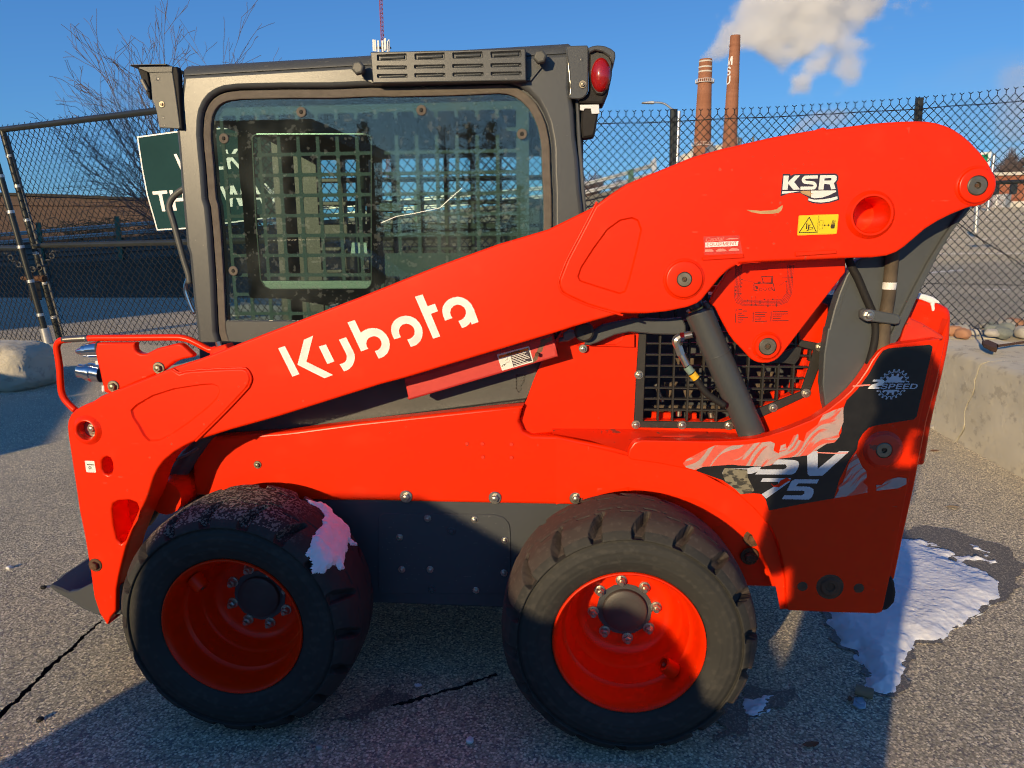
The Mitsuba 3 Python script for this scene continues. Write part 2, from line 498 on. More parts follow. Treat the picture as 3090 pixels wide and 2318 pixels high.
pmat('concrete', concrete_col, 0.9, 0, 0.2, bump=lambda p, n, uv: fbm(p.x * 22, p.y * 22, p.z * 22, 5), bscale=0.009, eps=2e-3)
pmat('wire_black', (0.012, 0.012, 0.013), 0.45)
pmat('pipe_black', lambda p, n, uv: mix(C(0.014, 0.016, 0.014), C(0.03, 0.032, 0.028), fbm(p.x * 8, p.y * 8, p.z * 8, 3)), 0.35, 0, 0.6)
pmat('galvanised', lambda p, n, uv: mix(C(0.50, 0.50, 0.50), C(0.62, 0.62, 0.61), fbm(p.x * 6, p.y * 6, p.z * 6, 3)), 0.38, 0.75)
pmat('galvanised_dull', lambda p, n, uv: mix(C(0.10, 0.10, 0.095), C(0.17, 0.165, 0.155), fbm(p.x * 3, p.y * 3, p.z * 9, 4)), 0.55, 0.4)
pmat('post_green', (0.05, 0.14, 0.09), 0.5)
pmat('sign_green', lambda p, n, uv: mix(C(0.010, 0.045, 0.047), C(0.014, 0.058, 0.060), fbm(p.x * 3, p.y * 3, p.z * 3, 3)), 0.75, 0, 0.15)
pmat('sign_bright_green', (0.0, 0.22, 0.10), 0.5)
pmat('bark', lambda p, n, uv: mix(C(0.10, 0.075, 0.07), C(0.19, 0.145, 0.135), fbm(p.x * 9, p.y * 9, p.z * 4, 3)), 0.9, 0, 0.15)
pmat('needle', lambda p, n, uv: mix(C(0.020, 0.034, 0.016), C(0.045, 0.06, 0.028), fbm(p.x * 2, p.y * 2, p.z * 2, 3)), 0.8, 0, 0.2)
pmat('brown_steel', lambda p, n, uv: mix(C(0.035, 0.018, 0.014), C(0.075, 0.035, 0.024), fbm(p.x * 1.5, p.y * 1.5, p.z * 3, 4)), 0.7)
pmat('weed', lambda p, n, uv: mix(C(0.16, 0.10, 0.05), C(0.30, 0.20, 0.10), noise(p.x * 7, p.y * 7, p.z * 7)), 0.9, 0, 0.1)
pmat('earth', lambda p, n, uv: mix(mix(C(0.05, 0.045, 0.035), C(0.12, 0.105, 0.075), fbm(p.x * 3, p.y * 3, p.z * 8, 5)), C(0.25, 0.22, 0.15), smoothstep(0.6, 0.75, fbm(p.x * 14, p.y * 14, p.z * 20, 4)) * 0.6), 0.95, 0, 0.1)


def stack_col(p, n, uv):
    row = cell_rand(dr.floor(p.z * 1.1), 5)
    b = noise(p.x * 2, p.y * 2, p.z * 6)
    return mix(C(0.27, 0.115, 0.065), C(0.36, 0.165, 0.10), 0.5 * row + 0.5 * b)


pmat('stack_brick', stack_col, 0.9, 0, 0.1)


def brick_far(p, n, uv):
    row = dr.floor(p.z / 0.2)
    c = cell_rand(dr.floor(p.x / 0.4 + 0.5 * (row - 2 * dr.floor(row / 2))), row, 2)
    return mix(C(0.26, 0.095, 0.055), C(0.36, 0.15, 0.09), c)


pmat('brick', brick_far, 0.9, 0, 0.1)
pmat('white_paint', (0.72, 0.71, 0.68), 0.6)
pmat('pale_wall', (0.58, 0.55, 0.48), 0.8)
pmat('slate_wall', (0.16, 0.19, 0.24), 0.6)
pmat('mast_red', (0.35, 0.06, 0.05), 0.6)
pmat('stone_a', lambda p, n, uv: mix(C(0.30, 0.28, 0.24), C(0.5, 0.47, 0.42), fbm(p.x * 12, p.y * 12, p.z * 12, 4)), 0.9)
pmat('stone_b', lambda p, n, uv: mix(C(0.14, 0.16, 0.15), C(0.26, 0.28, 0.25), fbm(p.x * 12, p.y * 12, p.z * 12, 4)), 0.9)
pmat('stone_c', lambda p, n, uv: mix(C(0.34, 0.15, 0.08), C(0.45, 0.25, 0.15), fbm(p.x * 12, p.y * 12, p.z * 12, 4)), 0.9)
pmat('cardboard', (0.30, 0.21, 0.13), 0.8)
pmat('cap_blue', (0.30, 0.40, 0.48), 0.4)
pmat('leaf_brown', (0.20, 0.09, 0.04), 0.8)
pmat('leaf_tan', (0.42, 0.30, 0.15), 0.8)
pmat('cloth_dark', (0.03, 0.03, 0.035), 0.9, 0, 0.1)
pmat('cloth_blue', (0.04, 0.05, 0.09), 0.9, 0, 0.1)
pmat('skin', (0.45, 0.27, 0.2), 0.6)
pmat('hair', (0.03, 0.02, 0.015), 0.8)
pmat('seat_vinyl', (0.02, 0.02, 0.02), 0.45)


def glass_dirt(p, n, uv):
    a = fbm(p.x * 5, p.z * 5, 2.0, 4)
    s = fbm(p.x * 70, p.z * 70, 3.0, 3)
    return dr.clip(0.02 + 0.09 * smoothstep(0.5, 0.8, a) + 0.12 * smoothstep(0.66, 0.76, s), 0, 0.3)


scene['glass_cab'] = {'type': 'blendbsdf', 'weight': proc(glass_dirt),
                      'bsdf_0': {'type': 'thindielectric', 'int_ior': 1.52, 'specular_transmittance': const((0.48, 0.68, 0.63)), 'specular_reflectance': const((1, 1, 1))},
                      'bsdf_1': {'type': 'twosided', 'nested': {'type': 'diffuse', 'reflectance': const((0.30, 0.34, 0.32))}}}
scene['glass_clear'] = {'type': 'thindielectric', 'int_ior': 1.52, 'specular_transmittance': const((0.75, 0.86, 0.82))}

# ---------------------------------------------------------------- the setting
def jag(line, w, seed, step=0.012, j=0.5):
    """A jagged ribbon polygon along a centre line, w: width list."""
    r = np.random.default_rng(seed)
    L = LineString(line)
    n = max(4, int(L.length / step))
    s = np.linspace(0, L.length, n)
    P = np.array([L.interpolate(q).coords[0] for q in s])
    t = np.gradient(P, axis=0)
    t /= np.linalg.norm(t, axis=1, keepdims=True)
    N = np.stack([-t[:, 1], t[:, 0]], 1)
    W = np.interp(np.linspace(0, 1, n), np.linspace(0, 1, len(w)), w)
    a = P + N * (W * (0.5 + j * (r.random(n) - 0.5)))[:, None] + N * (0.010 * (r.random(n) - 0.5))[:, None]
    b = P - N * (W * (0.5 + j * (r.random(n) - 0.5)))[:, None] + N * (0.010 * (r.random(n) - 0.5))[:, None]
    return Polygon(np.vstack([a, b[::-1]])).buffer(0.0006)


crack_a = jag([(-2.0934,-0.0058),(-2.0993,0.039),(-2.1086,0.0893),(-2.1008,0.1264),(-2.105,0.1593),(-2.1157,0.2013),(-2.1185,0.2634),(-2.1323,0.3275),(-2.1343,0.3857),(-2.1307,0.4467),(-2.1382,0.4828),(-2.1485,0.5414),(-2.1496,0.5974),(-2.1548,0.673)], [0.022, 0.016, 0.020, 0.022, 0.016, 0.012, 0.008], 3)
crack_b = jag([(-0.4439,0.4077),(-0.5163,0.3616),(-0.5628,0.323),(-0.6104,0.2978),(-0.6657,0.2641),(-0.7289,0.2262),(-0.8376,0.1776),(-0.9239,0.132)], [0.012, 0.016, 0.010, 0.018, 0.010, 0.004], 5)
cr = unary_union([crack_a, crack_b])
vs, fs, n0 = [], [], 0
xs_ = [-400, -150, -60, -25, -12] + list(np.arange(-6, 6.01, 0.5)) + [10, 20, 60, 150, 400]
ys_ = [-300, -100, -40, -15, -6] + list(np.arange(-3, 6.01, 0.5)) + [10, 16, 30, 80, 200, 420]
for xa, xb in zip(xs_[:-1], xs_[1:]):
    for ya, yb in zip(ys_[:-1], ys_[1:]):
        for g in polys(box(xa, ya, xb, yb).difference(cr)):
            v, f = tri_cap(ring_of(g.exterior), [ring_of(i, False) for i in g.interiors])
            vs.append(np.c_[v, np.zeros(len(v))])
            fs.append(f + n0)
            n0 += len(v)
obj('ground', tm(np.vstack(vs), np.vstack(fs)), 'asphalt', smooth=False, flat_uv=True, kind='structure', label='weathered grey asphalt yard with salt stains', category='ground')
for k, c in enumerate(polys(cr)):
    r = ring_of(c.exterior)
    inn = left_offset(r, 0.002)
    n = len(r)
    i = np.arange(n)
    j = (i + 1) % n
    v = np.vstack([np.c_[r, np.zeros(n)], np.c_[r, np.full(n, -0.03)]])
    f = np.vstack([np.stack([i, j, j + n], 1), np.stack([i, j + n, i + n], 1)])
    fl = polys(c.buffer(0.02))[0]
    v2, f2 = tri_cap(ring_of(fl.exterior), [])
    obj('ground__crack', cat(tm(v, f), tm(np.c_[v2, np.full(len(v2), -0.03)], f2)), 'crack_dark', smooth=False)


def wobble(pts, amp, freq, seed, n=6):
    """A natural outline: densified and pushed about by noise."""
    L = LineString(list(pts) + [pts[0]])
    m = int(L.length / 0.012)
    P = np.array([L.interpolate(q).coords[0] for q in np.linspace(0, L.length, m, endpoint=False)])
    q = np.c_[P * freq, np.zeros(m)]
    P = P + amp * (np.c_[meshkit.fbm(q, 4, seed), meshkit.fbm(q + 31.7, 4, seed + 9)] - 0.5) * 2
    q = q * 9
    P = P + amp * 0.35 * (np.c_[meshkit.fbm(q, 3, seed), meshkit.fbm(q + 31.7, 3, seed + 9)] - 0.5) * 2
    return Polygon(P).buffer(0)


def ground_sheet(pg, z):
    vs, fs, n0 = [], [], 0
    for g in polys(pg):
        v, f = tri_cap(ring_of(g.exterior), [ring_of(i, False) for i in g.interiors])
        vs.append(np.c_[v, np.full(len(v), z)])
        fs.append(f + n0)
        n0 += len(v)
    return tm(np.vstack(vs), np.vstack(fs))


# damp asphalt where snow has melted
wet = wobble([(1.6116,1.8924),(1.8298,1.9651),(1.9108,1.8695),(1.9935,1.7894),(2.0505,1.701),(2.1289,1.6867),(1.8895,1.2605),(1.7956,1.1911),(1.6968,1.1088),(1.5885,1.0289),(1.4444,0.8964),(1.3223,0.7986),(1.2103,0.7417),(1.1448,0.6956),(1.0727,0.5521),(1.0146,0.4463),(0.9394,0.383),(0.8812,0.3737),(0.8875,0.4659),(0.9058,0.6484),(0.8615,0.6795),(0.8862,0.8933),(0.9055,1.0638),(1.2289,1.4862)], 0.05, 5, 21)
wet = wet.buffer(-0.05)
wet2 = wobble([(0.2642,0.1172),(0.3111,0.2302),(0.3825,0.3061),(0.4953,0.3978),(0.5502,0.3601),(0.5942,0.397),(0.6,0.364),(0.5431,0.2949),(0.4717,0.2353),(0.4191,0.2087),(0.3724,0.1399),(0.3337,0.151),(0.3049,0.0929),(0.2698,0.097)], 0.09, 7, 5)
obj('damp_asphalt', ground_sheet(wet2, 0.004), 'asphalt_wet', smooth=False, flat_uv=True, kind='structure')
wet3 = wobble([(-0.9625,0.0987),(-0.8949,0.1343),(-0.8572,0.249),(-0.8357,0.2844),(-0.7381,0.2667),(-0.732,0.2179),(-0.8272,0.1396),(-0.8885,0.0971)], 0.05, 14, 15)
obj('damp_asphalt', ground_sheet(wet3, 0.004), 'asphalt_wet', smooth=False, flat_uv=True, kind='structure')


def snow_mesh(outline, h, edge, seed, step=0.008, rough=0.01, melt=None):
    pg = wobble(outline, 0.016, 14, seed)
    x0, y0, x1, y1 = pg.bounds
    xs, ys = np.arange(x0, x1, step), np.arange(y0, y1, step)
    X, Y = np.meshgrid(xs, ys)
    import shapely
    pt = shapely.points(X.ravel(), Y.ravel())
    shapely.prepare(pg)
    ins = shapely.contains(pg, pt)
    d = shapely.distance(pg.boundary, pt) * np.where(ins, 1, -1)
    d = d.reshape(X.shape)
    q = np.stack([X, Y, 0 * X], -1)
    nz = meshkit.fbm(q * 16, 5, seed) - 0.5
    nf = meshkit.fbm(q * [60, 130, 1], 3, seed + 4) - 0.5
    t = np.clip((d + 0.05 * nz) / edge, -1, 1)
    Z = h * np.where(t > 0, t * (2 - t), t * 3) + rough * nz * 1.2 + rough * 0.9 * nf * np.clip(t + 0.3, 0, 1)
    if melt is not None:
        Z = Z - melt(X, Y, nz)
    keep = Z > 0.0
    n, m = X.shape
    ok = keep[:-1, :-1] | keep[1:, :-1] | keep[:-1, 1:] | keep[1:, 1:]
    k, i = np.nonzero(ok)
    a = k * m + i
    f = np.concatenate([np.stack([a, a + 1, a + m + 1], 1), np.stack([a, a + m + 1, a + m], 1)])
    mesh = tm(np.stack([X, Y, Z], -1).reshape(-1, 3), f)
    mesh.remove_unreferenced_vertices()
    return mesh


(mxa, mya), (mxb, myb) = [(1.7089,1.4849),(1.6305,1.1787)]
MELT = 0.5 * (mxa + 0.35 * mya + mxb + 0.35 * myb) - 0.10
snow_line = [(0.9055,1.0638),(0.8624,0.7389),(0.8678,0.68),(0.9046,0.6712),(0.9041,0.5926),(0.9105,0.529),(0.9038,0.4873),(0.8836,0.4478),(0.8515,0.4286),(0.8647,0.4036),(0.8904,0.3838),(0.9251,0.3884),(0.9814,0.4195),(1.023,0.4666),(1.0593,0.5406),(1.0988,0.6187),(1.1385,0.6951),(1.2013,0.7493),(1.2412,0.756),(1.3283,0.8114),(1.3691,0.8585),(1.4577,0.9369),(1.561,1.0268),(1.6367,1.0969),(1.7049,1.1241),(1.8311,1.2562),(1.9977,1.5062),(2.0252,1.6398),(1.9933,1.758),(1.9402,1.796),(1.8898,1.9124),(1.8595,1.9557),(1.7699,1.9841),(1.685,1.9663),(1.5894,1.8796),(1.4675,1.7831),(1.1369,1.4427)]
rim = wobble(snow_line, 0.045, 16, 77).buffer(0.002)
wet_all = unary_union([wet, rim])
obj('damp_asphalt', ground_sheet(wet_all, 0.004), 'asphalt_wet', smooth=False, flat_uv=True, kind='structure')
obj('snow_patch', snow_mesh(snow_line, 0.035, 0.12, 31, 0.008, 0.007, melt=lambda X, Y, nz: np.clip((X + 0.35 * Y - MELT) * 0.14, 0, 0.045) * (1 + 1.8 * nz)), 'snow', smooth=True,
    label='white patch of melting snow on the asphalt behind the loader', category='snow')
obj('snow_remnant', snow_mesh([(0.3971,0.237),(0.4194,0.309),(0.4608,0.3325),(0.4874,0.3634),(0.5244,0.3747),(0.5598,0.3691),(0.5498,0.3395),(0.5122,0.3244),(0.4926,0.2831),(0.4688,0.2426),(0.4272,0.2242)], 0.008, 0.05, 44, 0.006, 0.012), 'snow', smooth=True,
    label='small icy remnant of snow beside the rear tyre', category='snow')
obj('snow_lump', snow_mesh([(-0.7402,0.3178),(-0.741,0.3308),(-0.7227,0.3384),(-0.7001,0.3314),(-0.6921,0.3129),(-0.7091,0.2995),(-0.7303,0.3013)], 0.008, 0.02, 47, 0.004, 0.004), 'snow', smooth=True,
    label='single small lump of snow on the shaded asphalt between the wheels', category='snow')

# raised parking lot to the right, behind the concrete blocks
LOTS = 0.0505


def lot_z(x, y):
    return 0.70 + max(0.0, y - 5.2) * LOTS


rows = []
for y in [1.2, 3.0, 4.4, 5.2, 8, 12, 20, 30, 45, 62, 90, 160]:
    zz = 0.655 if y < 4.6 else lot_z(0, y)
    rows.append([(x, y, zz + (0.0 if x > 3.2 or y > 5 else -0.02)) for x in [3.15, 3.6, 4.5, 6, 10, 20, 40, 80, 160]])
obj('parking_lot', quad_grid(rows), 'asphalt_far', smooth=False, kind='structure', label='raised parking lot sloping up behind the fence', category='ground')
for k, (a, b, w) in enumerate([([(5.3789,10.2977),(6.0821,10.7089)], 0, 0.10), ([(5.0977,8.1081),(5.4231,8.1067)], 0, 0.08)]):
    (xa, ya), (xb, yb) = a
    z = lot_z(0, (ya + yb) / 2)
    obj('parking_lot__painted_stripe', quad_grid([[(xa, ya, lot_z(0, ya) + 0.006), (xb, yb, lot_z(0, yb) + 0.006)], [(xa, ya + w, lot_z(0, ya + w) + 0.006), (xb, yb + w, lot_z(0, yb + w) + 0.006)]]), 'white_paint', smooth=False)
for k, y in enumerate([14, 19, 25, 32, 40]):
    obj('parking_lot__painted_stripe', quad_grid([[(x, yy, lot_z(0, yy) + 0.008) for x in np.linspace(5 + k, 14 + 3 * k, 3)] for yy in (y, y + 0.16 + 0.02 * k)]), 'white_paint', smooth=False)

# concrete blocks: a retaining wall along x = 2.75


def block_mesh(y0, y1, x0, x1, z1a, z1b, seed, jl=0.03):
    """A rough cast block; its face at x0 looks to -x; y0 < y1; top height z1a at y0, z1b at y1."""
    ny, nz, nx = 46, 22, 16
    Y = np.linspace(0, 1, ny)
    parts = []

    def push(P):
        q = P * 7.0
        d = np.stack([meshkit.fbm(q, 4, seed), meshkit.fbm(q + 40, 4, seed + 1), meshkit.fbm(q + 80, 4, seed + 2)], -1) - 0.5
        s = np.stack([meshkit.fbm(P * 26, 3, seed + 5)] * 3, -1) - 0.5
        return P + d * [0.022, 0.12, 0.03] + s * [0.007, 0.03, 0.008] - P[..., 2:3] * [0, 0.32, 0]
    r = 0.035
    prof = [(x0, 0.0)] + [(x0, z) for z in np.linspace(0.05, 1, nz - 6) * (1 - 0.05)] + [(x0 + 0.012, 0.975), (x0 + 0.035, 1.0)] + [(x, 1.0) for x in np.linspace(x0 + 0.08, x1, nx)] + [(x1, 0)]
    A = []
    for t in Y:
        y = y0 + (y1 - y0) * t
        zt = z1a + (z1b - z1a) * t
        A.append([(x, y, z * zt - 0.03) for x, z in prof])
    A = push(np.array(A))
    m = quad_grid(A)
    m.faces = m.faces[:, ::-1]
    caps = []
    for row, flip in ((A[0], False), (A[-1], True)):
        c = row.mean(0)
        v = np.vstack([row, c])
        n = len(row)
        f = np.array([[i, (i + 1) % n, n] for i in range(n)])
        caps.append(tm(v, f[:, ::-1] if flip else f))
    return cat(m, *caps)


cw = thing('retaining_wall', 'weathered pale concrete block retaining wall with a jagged vertical crack at right', 'wall')
for (a, b, za, zb, sd) in ((1.15, 3.726, 0.70, 0.70, 3), (3.742, 4.90, 0.70, 0.71, 3), (4.92, 6.9, 0.71, 0.71, 3)):
    obj('concrete_block', block_mesh(a, b, 2.75, 3.45, za, zb, sd), 'concrete', cw, smooth=50)

# far ground on the left: a bank under the guardrail
bank = []
for x in np.linspace(-60, 3.0, 60):
    zt = float(np.interp(x, [-60, -18, -13, 0, 1.9, 4], [0.4, 0.75, 1.05, 1.95, 2.45, 2.6]))
    bank.append([(x, 17.2, -0.02), (x, 17.6, 0.10), (x, 18.6, 0.3 * zt), (x, 19.4, 0.8 * zt), (x, 19.9, zt), (x, 21.5, zt), (x, 40.0, zt + 0.4)])
A = np.array(bank)
A[..., 2] += 0.16 * (meshkit.fbm(A * [0.9, 0.9, 1], 4, 3) - 0.5) * (A[..., 1] > 17.5) * (A[..., 1] < 20)
m_ = quad_grid(A)
m_.faces = m_.faces[:, ::-1]
obj('embankment', m_, 'earth', smooth=True, kind='structure', label='dark earth bank below the guardrail', category='ground')
obj('snow_strip', snow_mesh([(-19.3323,27.0101),(-18.8544,28.3274),(-18.6215,31.7181),(-18.7415,32.4562),(-17.5819,30.2857),(-18.1614,27.8633),(-18.6809,26.1327)], 0.05, 0.3, 52, 0.05, 0.02), 'snow', smooth=True, label='thin line of snow at the foot of the bank behind the gate', category='snow')

# ---------------------------------------------------------------- the loader: body
L = thing('skid_steer_loader', 'orange-red skid steer loader with a charcoal cab, parked in the middle of the yard', 'skid loader')
YA, YT, YB, YC = 0.11, 0.22, 0.33, 0.42          # depth of the arm, rear tower, body side and cab side
hexa = [(math.cos(a), math.sin(a)) for a in np.arange(6) * math.pi / 3 + 0.3]


def bolt_mesh(r=0.011, h=0.010, washer=True, dome=False):
    ms = []
    if washer:
        ms.append(lathe([(0.0, 0.0), (0.0, r * 1.55), (-0.002, r * 1.6), (-0.0035, r * 1.45), (-0.0036, 0)][::-1], 0, 0, 20))
    ms.append(plate([(x * r, z * r) for x, z in hexa], -0.003 - h, -0.002, 0.0015))
    ms.append(lathe([(-0.003 - h - 0.0012, 0.0), (-0.003 - h - 0.001, r * 0.35), (-0.003 - h, r * 0.6)], 0, 0, 12))
    return cat(*ms)


BOLT = mikit.ply(bolt_mesh(), 'steel_plated', 30)


def bolt(parent, x, z, y, s=1.0, mat='steel_plated', name='bolt'):
    return obj(name, BOLT, mat, parent, to_world=T().translate([x, y, z]).rotate([0, 1, 0], float(37 * x * 100 % 60)).scale(s))


# side panel of the frame
panel = [(-1.4999,0.6957),(-1.4955,0.7875),(-1.4834,0.8998),(-1.438,0.9063),(-1.3514,0.9128),(-1.1726,0.9286)] + [(-1.1066,0.9367),(-0.8961,0.968),(-0.6899,0.9933),(-0.4875,1.018),(-0.3362,1.0336),(-0.3415,1.0221),(-0.3523,0.9812),(-0.3385,0.9473),(-0.3087,0.9328),(-0.2294,0.9321),(0.0128,0.8887),(0.0176,0.6907),(-0.1947,0.6936),(-0.6304,0.6908),(-0.8394,0.6912),(-1.1231,0.6861)]
sp = obj('side_panel', plate(panel, YB, YB + 0.06, 0.010, steps=4), 'paint_orange', L, 40)
for x, z in [(-0.5265,0.9007),(-0.4746,0.9016),(-0.3774,0.9013),(-0.4733,0.8551),(-0.3777,0.8556)]:
    obj('weld_nut', lathe([(-0.0035, 0.0), (-0.0035, 0.0045), (-0.0015, 0.006), (0.001, 0.0075)], x, z, 18), 'paint_orange', sp, 40) if False else obj('weld_nut', shift(lathe([(-0.003, 0.0), (-0.003, 0.006), (0.0, 0.0075)], x, z, 18), 0, YB), 'paint_worn', sp, 40)
for x, z in [(-0.7408,0.7096),(-0.4345,0.713),(-0.1615,0.7185)]:
    bolt(sp, x, z, YB, 1.25)
for x, z in [(-1.2594,0.8121)]:
    bolt(sp, x, z, YB, 0.8, 'steel_pin')

# chain case below it
cc = obj('chain_case', bx(-1.42, 0.30, 0.345, 0.40, 0.30, 0.715, 0.006), 'paint_charcoal', L)
cov = [(-0.8443,0.6392),(-0.7877,0.6422),(-0.4398,0.6482),(-0.4056,0.6383),(-0.3879,0.6156),(-0.3834,0.5795),(-0.3851,0.3572),(-0.8574,0.339)]
cv = obj('cover_plate', plate(rounded(cov, 0.02), 0.341, 0.346, 0.0015), 'paint_charcoal', cc)
for x, z in [(-0.6704,0.6272),(-0.5076,0.6282),(-0.772,0.5552),(-0.4043,0.5555),(-0.4075,0.435),(-0.5065,0.3661),(-0.7687,0.435),(-0.6675,0.4386)]:
    bolt(cc, x, z, 0.341, 0.72)
for x, z in [(-0.5877,0.5843),(-0.6639,0.3655)]:
    bolt(cc, x, z, 0.341, 0.8, 'paint_charcoal')
obj('belly', bx(-1.55, 0.28, 0.41, 1.28, 0.30, 0.82, 0.01), 'paint_charcoal', L)
obj('rear_belly', bx(0.285, 0.60, 0.37, 1.28, 0.475, 0.82, 0.01), 'paint_charcoal', L)

# dark cover between the arm and the frame
dk = [(-1.4991,0.8749),(-1.3872,0.8857),(-1.2031,0.9013)] + [(-1.1342,0.9227),(-0.7054,0.9815),(-0.3332,1.0356),(-0.3196,1.0647),(-0.2726,1.1811),(-0.2462,1.2617),(-0.6286,1.2464),(-1.1191,1.1539)] + [(-1.3373,1.0457),(-1.4887,0.9862)]
holes, hx = [], [(-0.3659,1.1232),(-0.3658,1.0676),(-0.3569,1.0615),(-0.3508,1.0657),(-0.3324,1.1235)]
hp = Polygon(hx)
(x0, z0, x1, z1) = hp.bounds
pz = 0.0062
for k in range(30):
    for i in range(14):
        c = (x0 + (i + 0.5 * (k % 2)) * pz, z0 + k * pz * 0.87)
        if hp.buffer(-0.002).contains(Point(c)):
            holes.append([(c[0] + 0.0022 * math.cos(a), c[1] + 0.0022 * math.sin(a)) for a in np.arange(6) * math.pi / 3])
ck = obj('side_cover', plate(dk, 0.40, 0.43, 0.003, holes=holes), 'plastic_grey', L)
lip = [(-1.1318,0.9313),(-0.704,0.9912),(-0.3328,1.045),(-0.3328,1.0325),(-0.7044,0.9785),(-1.1327,0.9176)] + [(-1.2012,0.9005),(-1.3849,0.8856),(-1.4816,0.8766),(-1.481,0.8825),(-1.3842,0.8929),(-1.2004,0.9106)]
obj('lip_strip', plate(lip, 0.385, 0.40, 0.003), 'plastic_black', ck)
obj('cover_backing', bx(-1.40, -0.30, 0.44, 0.46, 0.84, 1.30), 'paint_charcoal', L)

# engine side panel with its grille opening
ep = [(-0.1927,1.3062),(-0.2273,1.2552),(-0.282,1.1696),(-0.309,1.103),(-0.329,1.0459),(-0.3355,1.0319)] + [(-0.3425,1.0116),(-0.3534,0.9757),(-0.3414,0.9414),(-0.3106,0.928)] + [(-0.2215,0.9376),(0.0486,0.9081),(0.3697,0.9112),(0.4705,0.9319),(0.6351,1.0252),(0.6291,1.2327),(0.6194,1.3639),(0.4904,1.4137),(0.2445,1.424)]
gro = [(0.0339,1.2723),(0.0286,1.1185),(0.0253,0.9592),(0.1927,0.9592),(0.3596,0.9592),(0.436,1.0011),(0.5769,1.0739),(0.6047,1.171),(0.6194,1.2388),(0.5399,1.2536),(0.5105,1.4038),(0.0304,1.404)]
gro_in = [(0.0594,1.2683),(0.0575,1.1188),(0.0565,0.9825),(0.1918,0.9819),(0.315,0.9821),(0.4045,1.022),(0.5511,1.0873),(0.5706,1.1655),(0.5816,1.2196),(0.5365,1.2322),(0.5105,1.4038),(0.0556,1.404)]
eng = obj('engine_panel', plate(ep, 0.36, 0.40, 0.004, holes=[gro_in]), 'paint_orange', L)
gf = obj('grille', plate(gro, 0.352, 0.3595, 0.002, holes=[gro_in]), 'plastic_black', L)
gi = Polygon(gro_in).buffer(-0.001)
gx0, gz0, gx1, gz1 = gi.bounds
k = 0
while gx0 + 0.047 * (k + 1) < gx1:
    x = gx0 + 0.047 * (k + 1)
    c = gi.intersection(LineString([(x, gz0 - 1), (x, gz1 + 1)]))
    for s in getattr(c, 'geoms', [c]):
        if s.length > 0.02:
            (a, b), (e, g) = s.coords[0], s.coords[-1]
            obj('upright_bar', bx(x - 0.0035, x + 0.0035, 0.354, 0.378, min(b, g), max(b, g), 0.0015), 'plastic_black', gf)
    k += 1
k = 0
while gz0 + 0.0365 * (k + 1) < gz1 and k < 9:
    z = gz0 + 0.0365 * (k + 1)
    c = gi.intersection(LineString([(gx0 - 1, z), (gx1 + 1, z)]))
    for s in getattr(c, 'geoms', [c]):
        if s.length > 0.02:
            (a, b), (e, g) = s.coords[0], s.coords[-1]
            obj('cross_bar', bx(min(a, e), max(a, e), 0.355, 0.374, z - 0.0028, z + 0.0028, 0.0012), 'plastic_black', gf)
    k += 1
for x, z in [(0.0381,1.1369),(0.0327,0.9702),(0.1821,0.9706),(0.3319,0.9709),(0.6003,1.2315),(0.5677,1.0822),(0.468,1.0329)]:
    bolt(gf, x, z, 0.352, 0.85)
web = [(0.5256,1.2325),(0.546,1.2288),(0.541,1.1942),(0.5276,1.1729),(0.494,1.1784),(0.4347,1.176),(0.4451,1.1896),(0.4952,1.2169)]
obj('grille_panel', plate(web, 0.351, 0.36, 0.002), 'plastic_black', gf)
for q in ([(0.5649,1.2155),(0.5913,1.2138),(0.5837,1.1607),(0.5573,1.1605)], [(0.5506,1.1486),(0.5809,1.1469),(0.5752,1.1191),(0.5412,1.1188)], [(0.5326,1.1048),(0.5725,1.1032),(0.5439,1.077),(0.53,1.0868)], [(0.4719,1.0701),(0.5086,1.0946),(0.5156,1.0746),(0.507,1.0585),(0.4829,1.0461)], [(0.0901,1.0001),(0.1572,0.999),(0.16,0.9764),(0.0869,0.9753)], [(0.2004,0.9996),(0.2357,0.9981),(0.2366,0.9776),(0.2013,0.9762)]):
    obj('inner_bracket', plate(q, 0.40, 0.42, 0.002), 'paint_orange', L)
for q in ([(0.1333,1.0907),(0.1772,1.0933),(0.151,1.039),(0.143,1.0389)], [(0.1941,1.0665),(0.2412,1.0877),(0.2116,1.0293)], [(0.2659,1.0673),(0.3046,1.0884),(0.2798,1.0218)], [(0.4362,1.1307),(0.4908,1.1312),(0.4811,1.0985),(0.4498,1.0981)], [(0.1662,1.1774),(0.2608,1.1862),(0.2704,1.1455),(0.1837,1.1325)], [(0.0995,1.0111),(0.3399,1.0143),(0.3409,0.9934),(0.1002,0.9901)], [(0.4307,1.0897),(0.4894,1.0904),(0.4757,1.0574),(0.4406,1.0528)]):
    obj('inner_shroud', plate(q, 0.45, 0.47, 0.004), 'hose_dusty', L)
obj('engine_bay', bx(-0.3, 0.86, 0.80, 1.25, 0.40, 1.36, 0.01), 'paint_charcoal', L)
for (a, b), r in (([(0.0971,1.0961),(0.1225,1.0374)], 0.006), ([(0.1765,1.0066),(0.1771,0.99)], 0.010), ([(0.2796,1.0039),(0.2841,0.9894)], 0.010)):
    obj('inner_fitting', rod((a[0], 0.40, a[1]), (b[0], 0.40, b[1]), r), 'steel_plated', L)

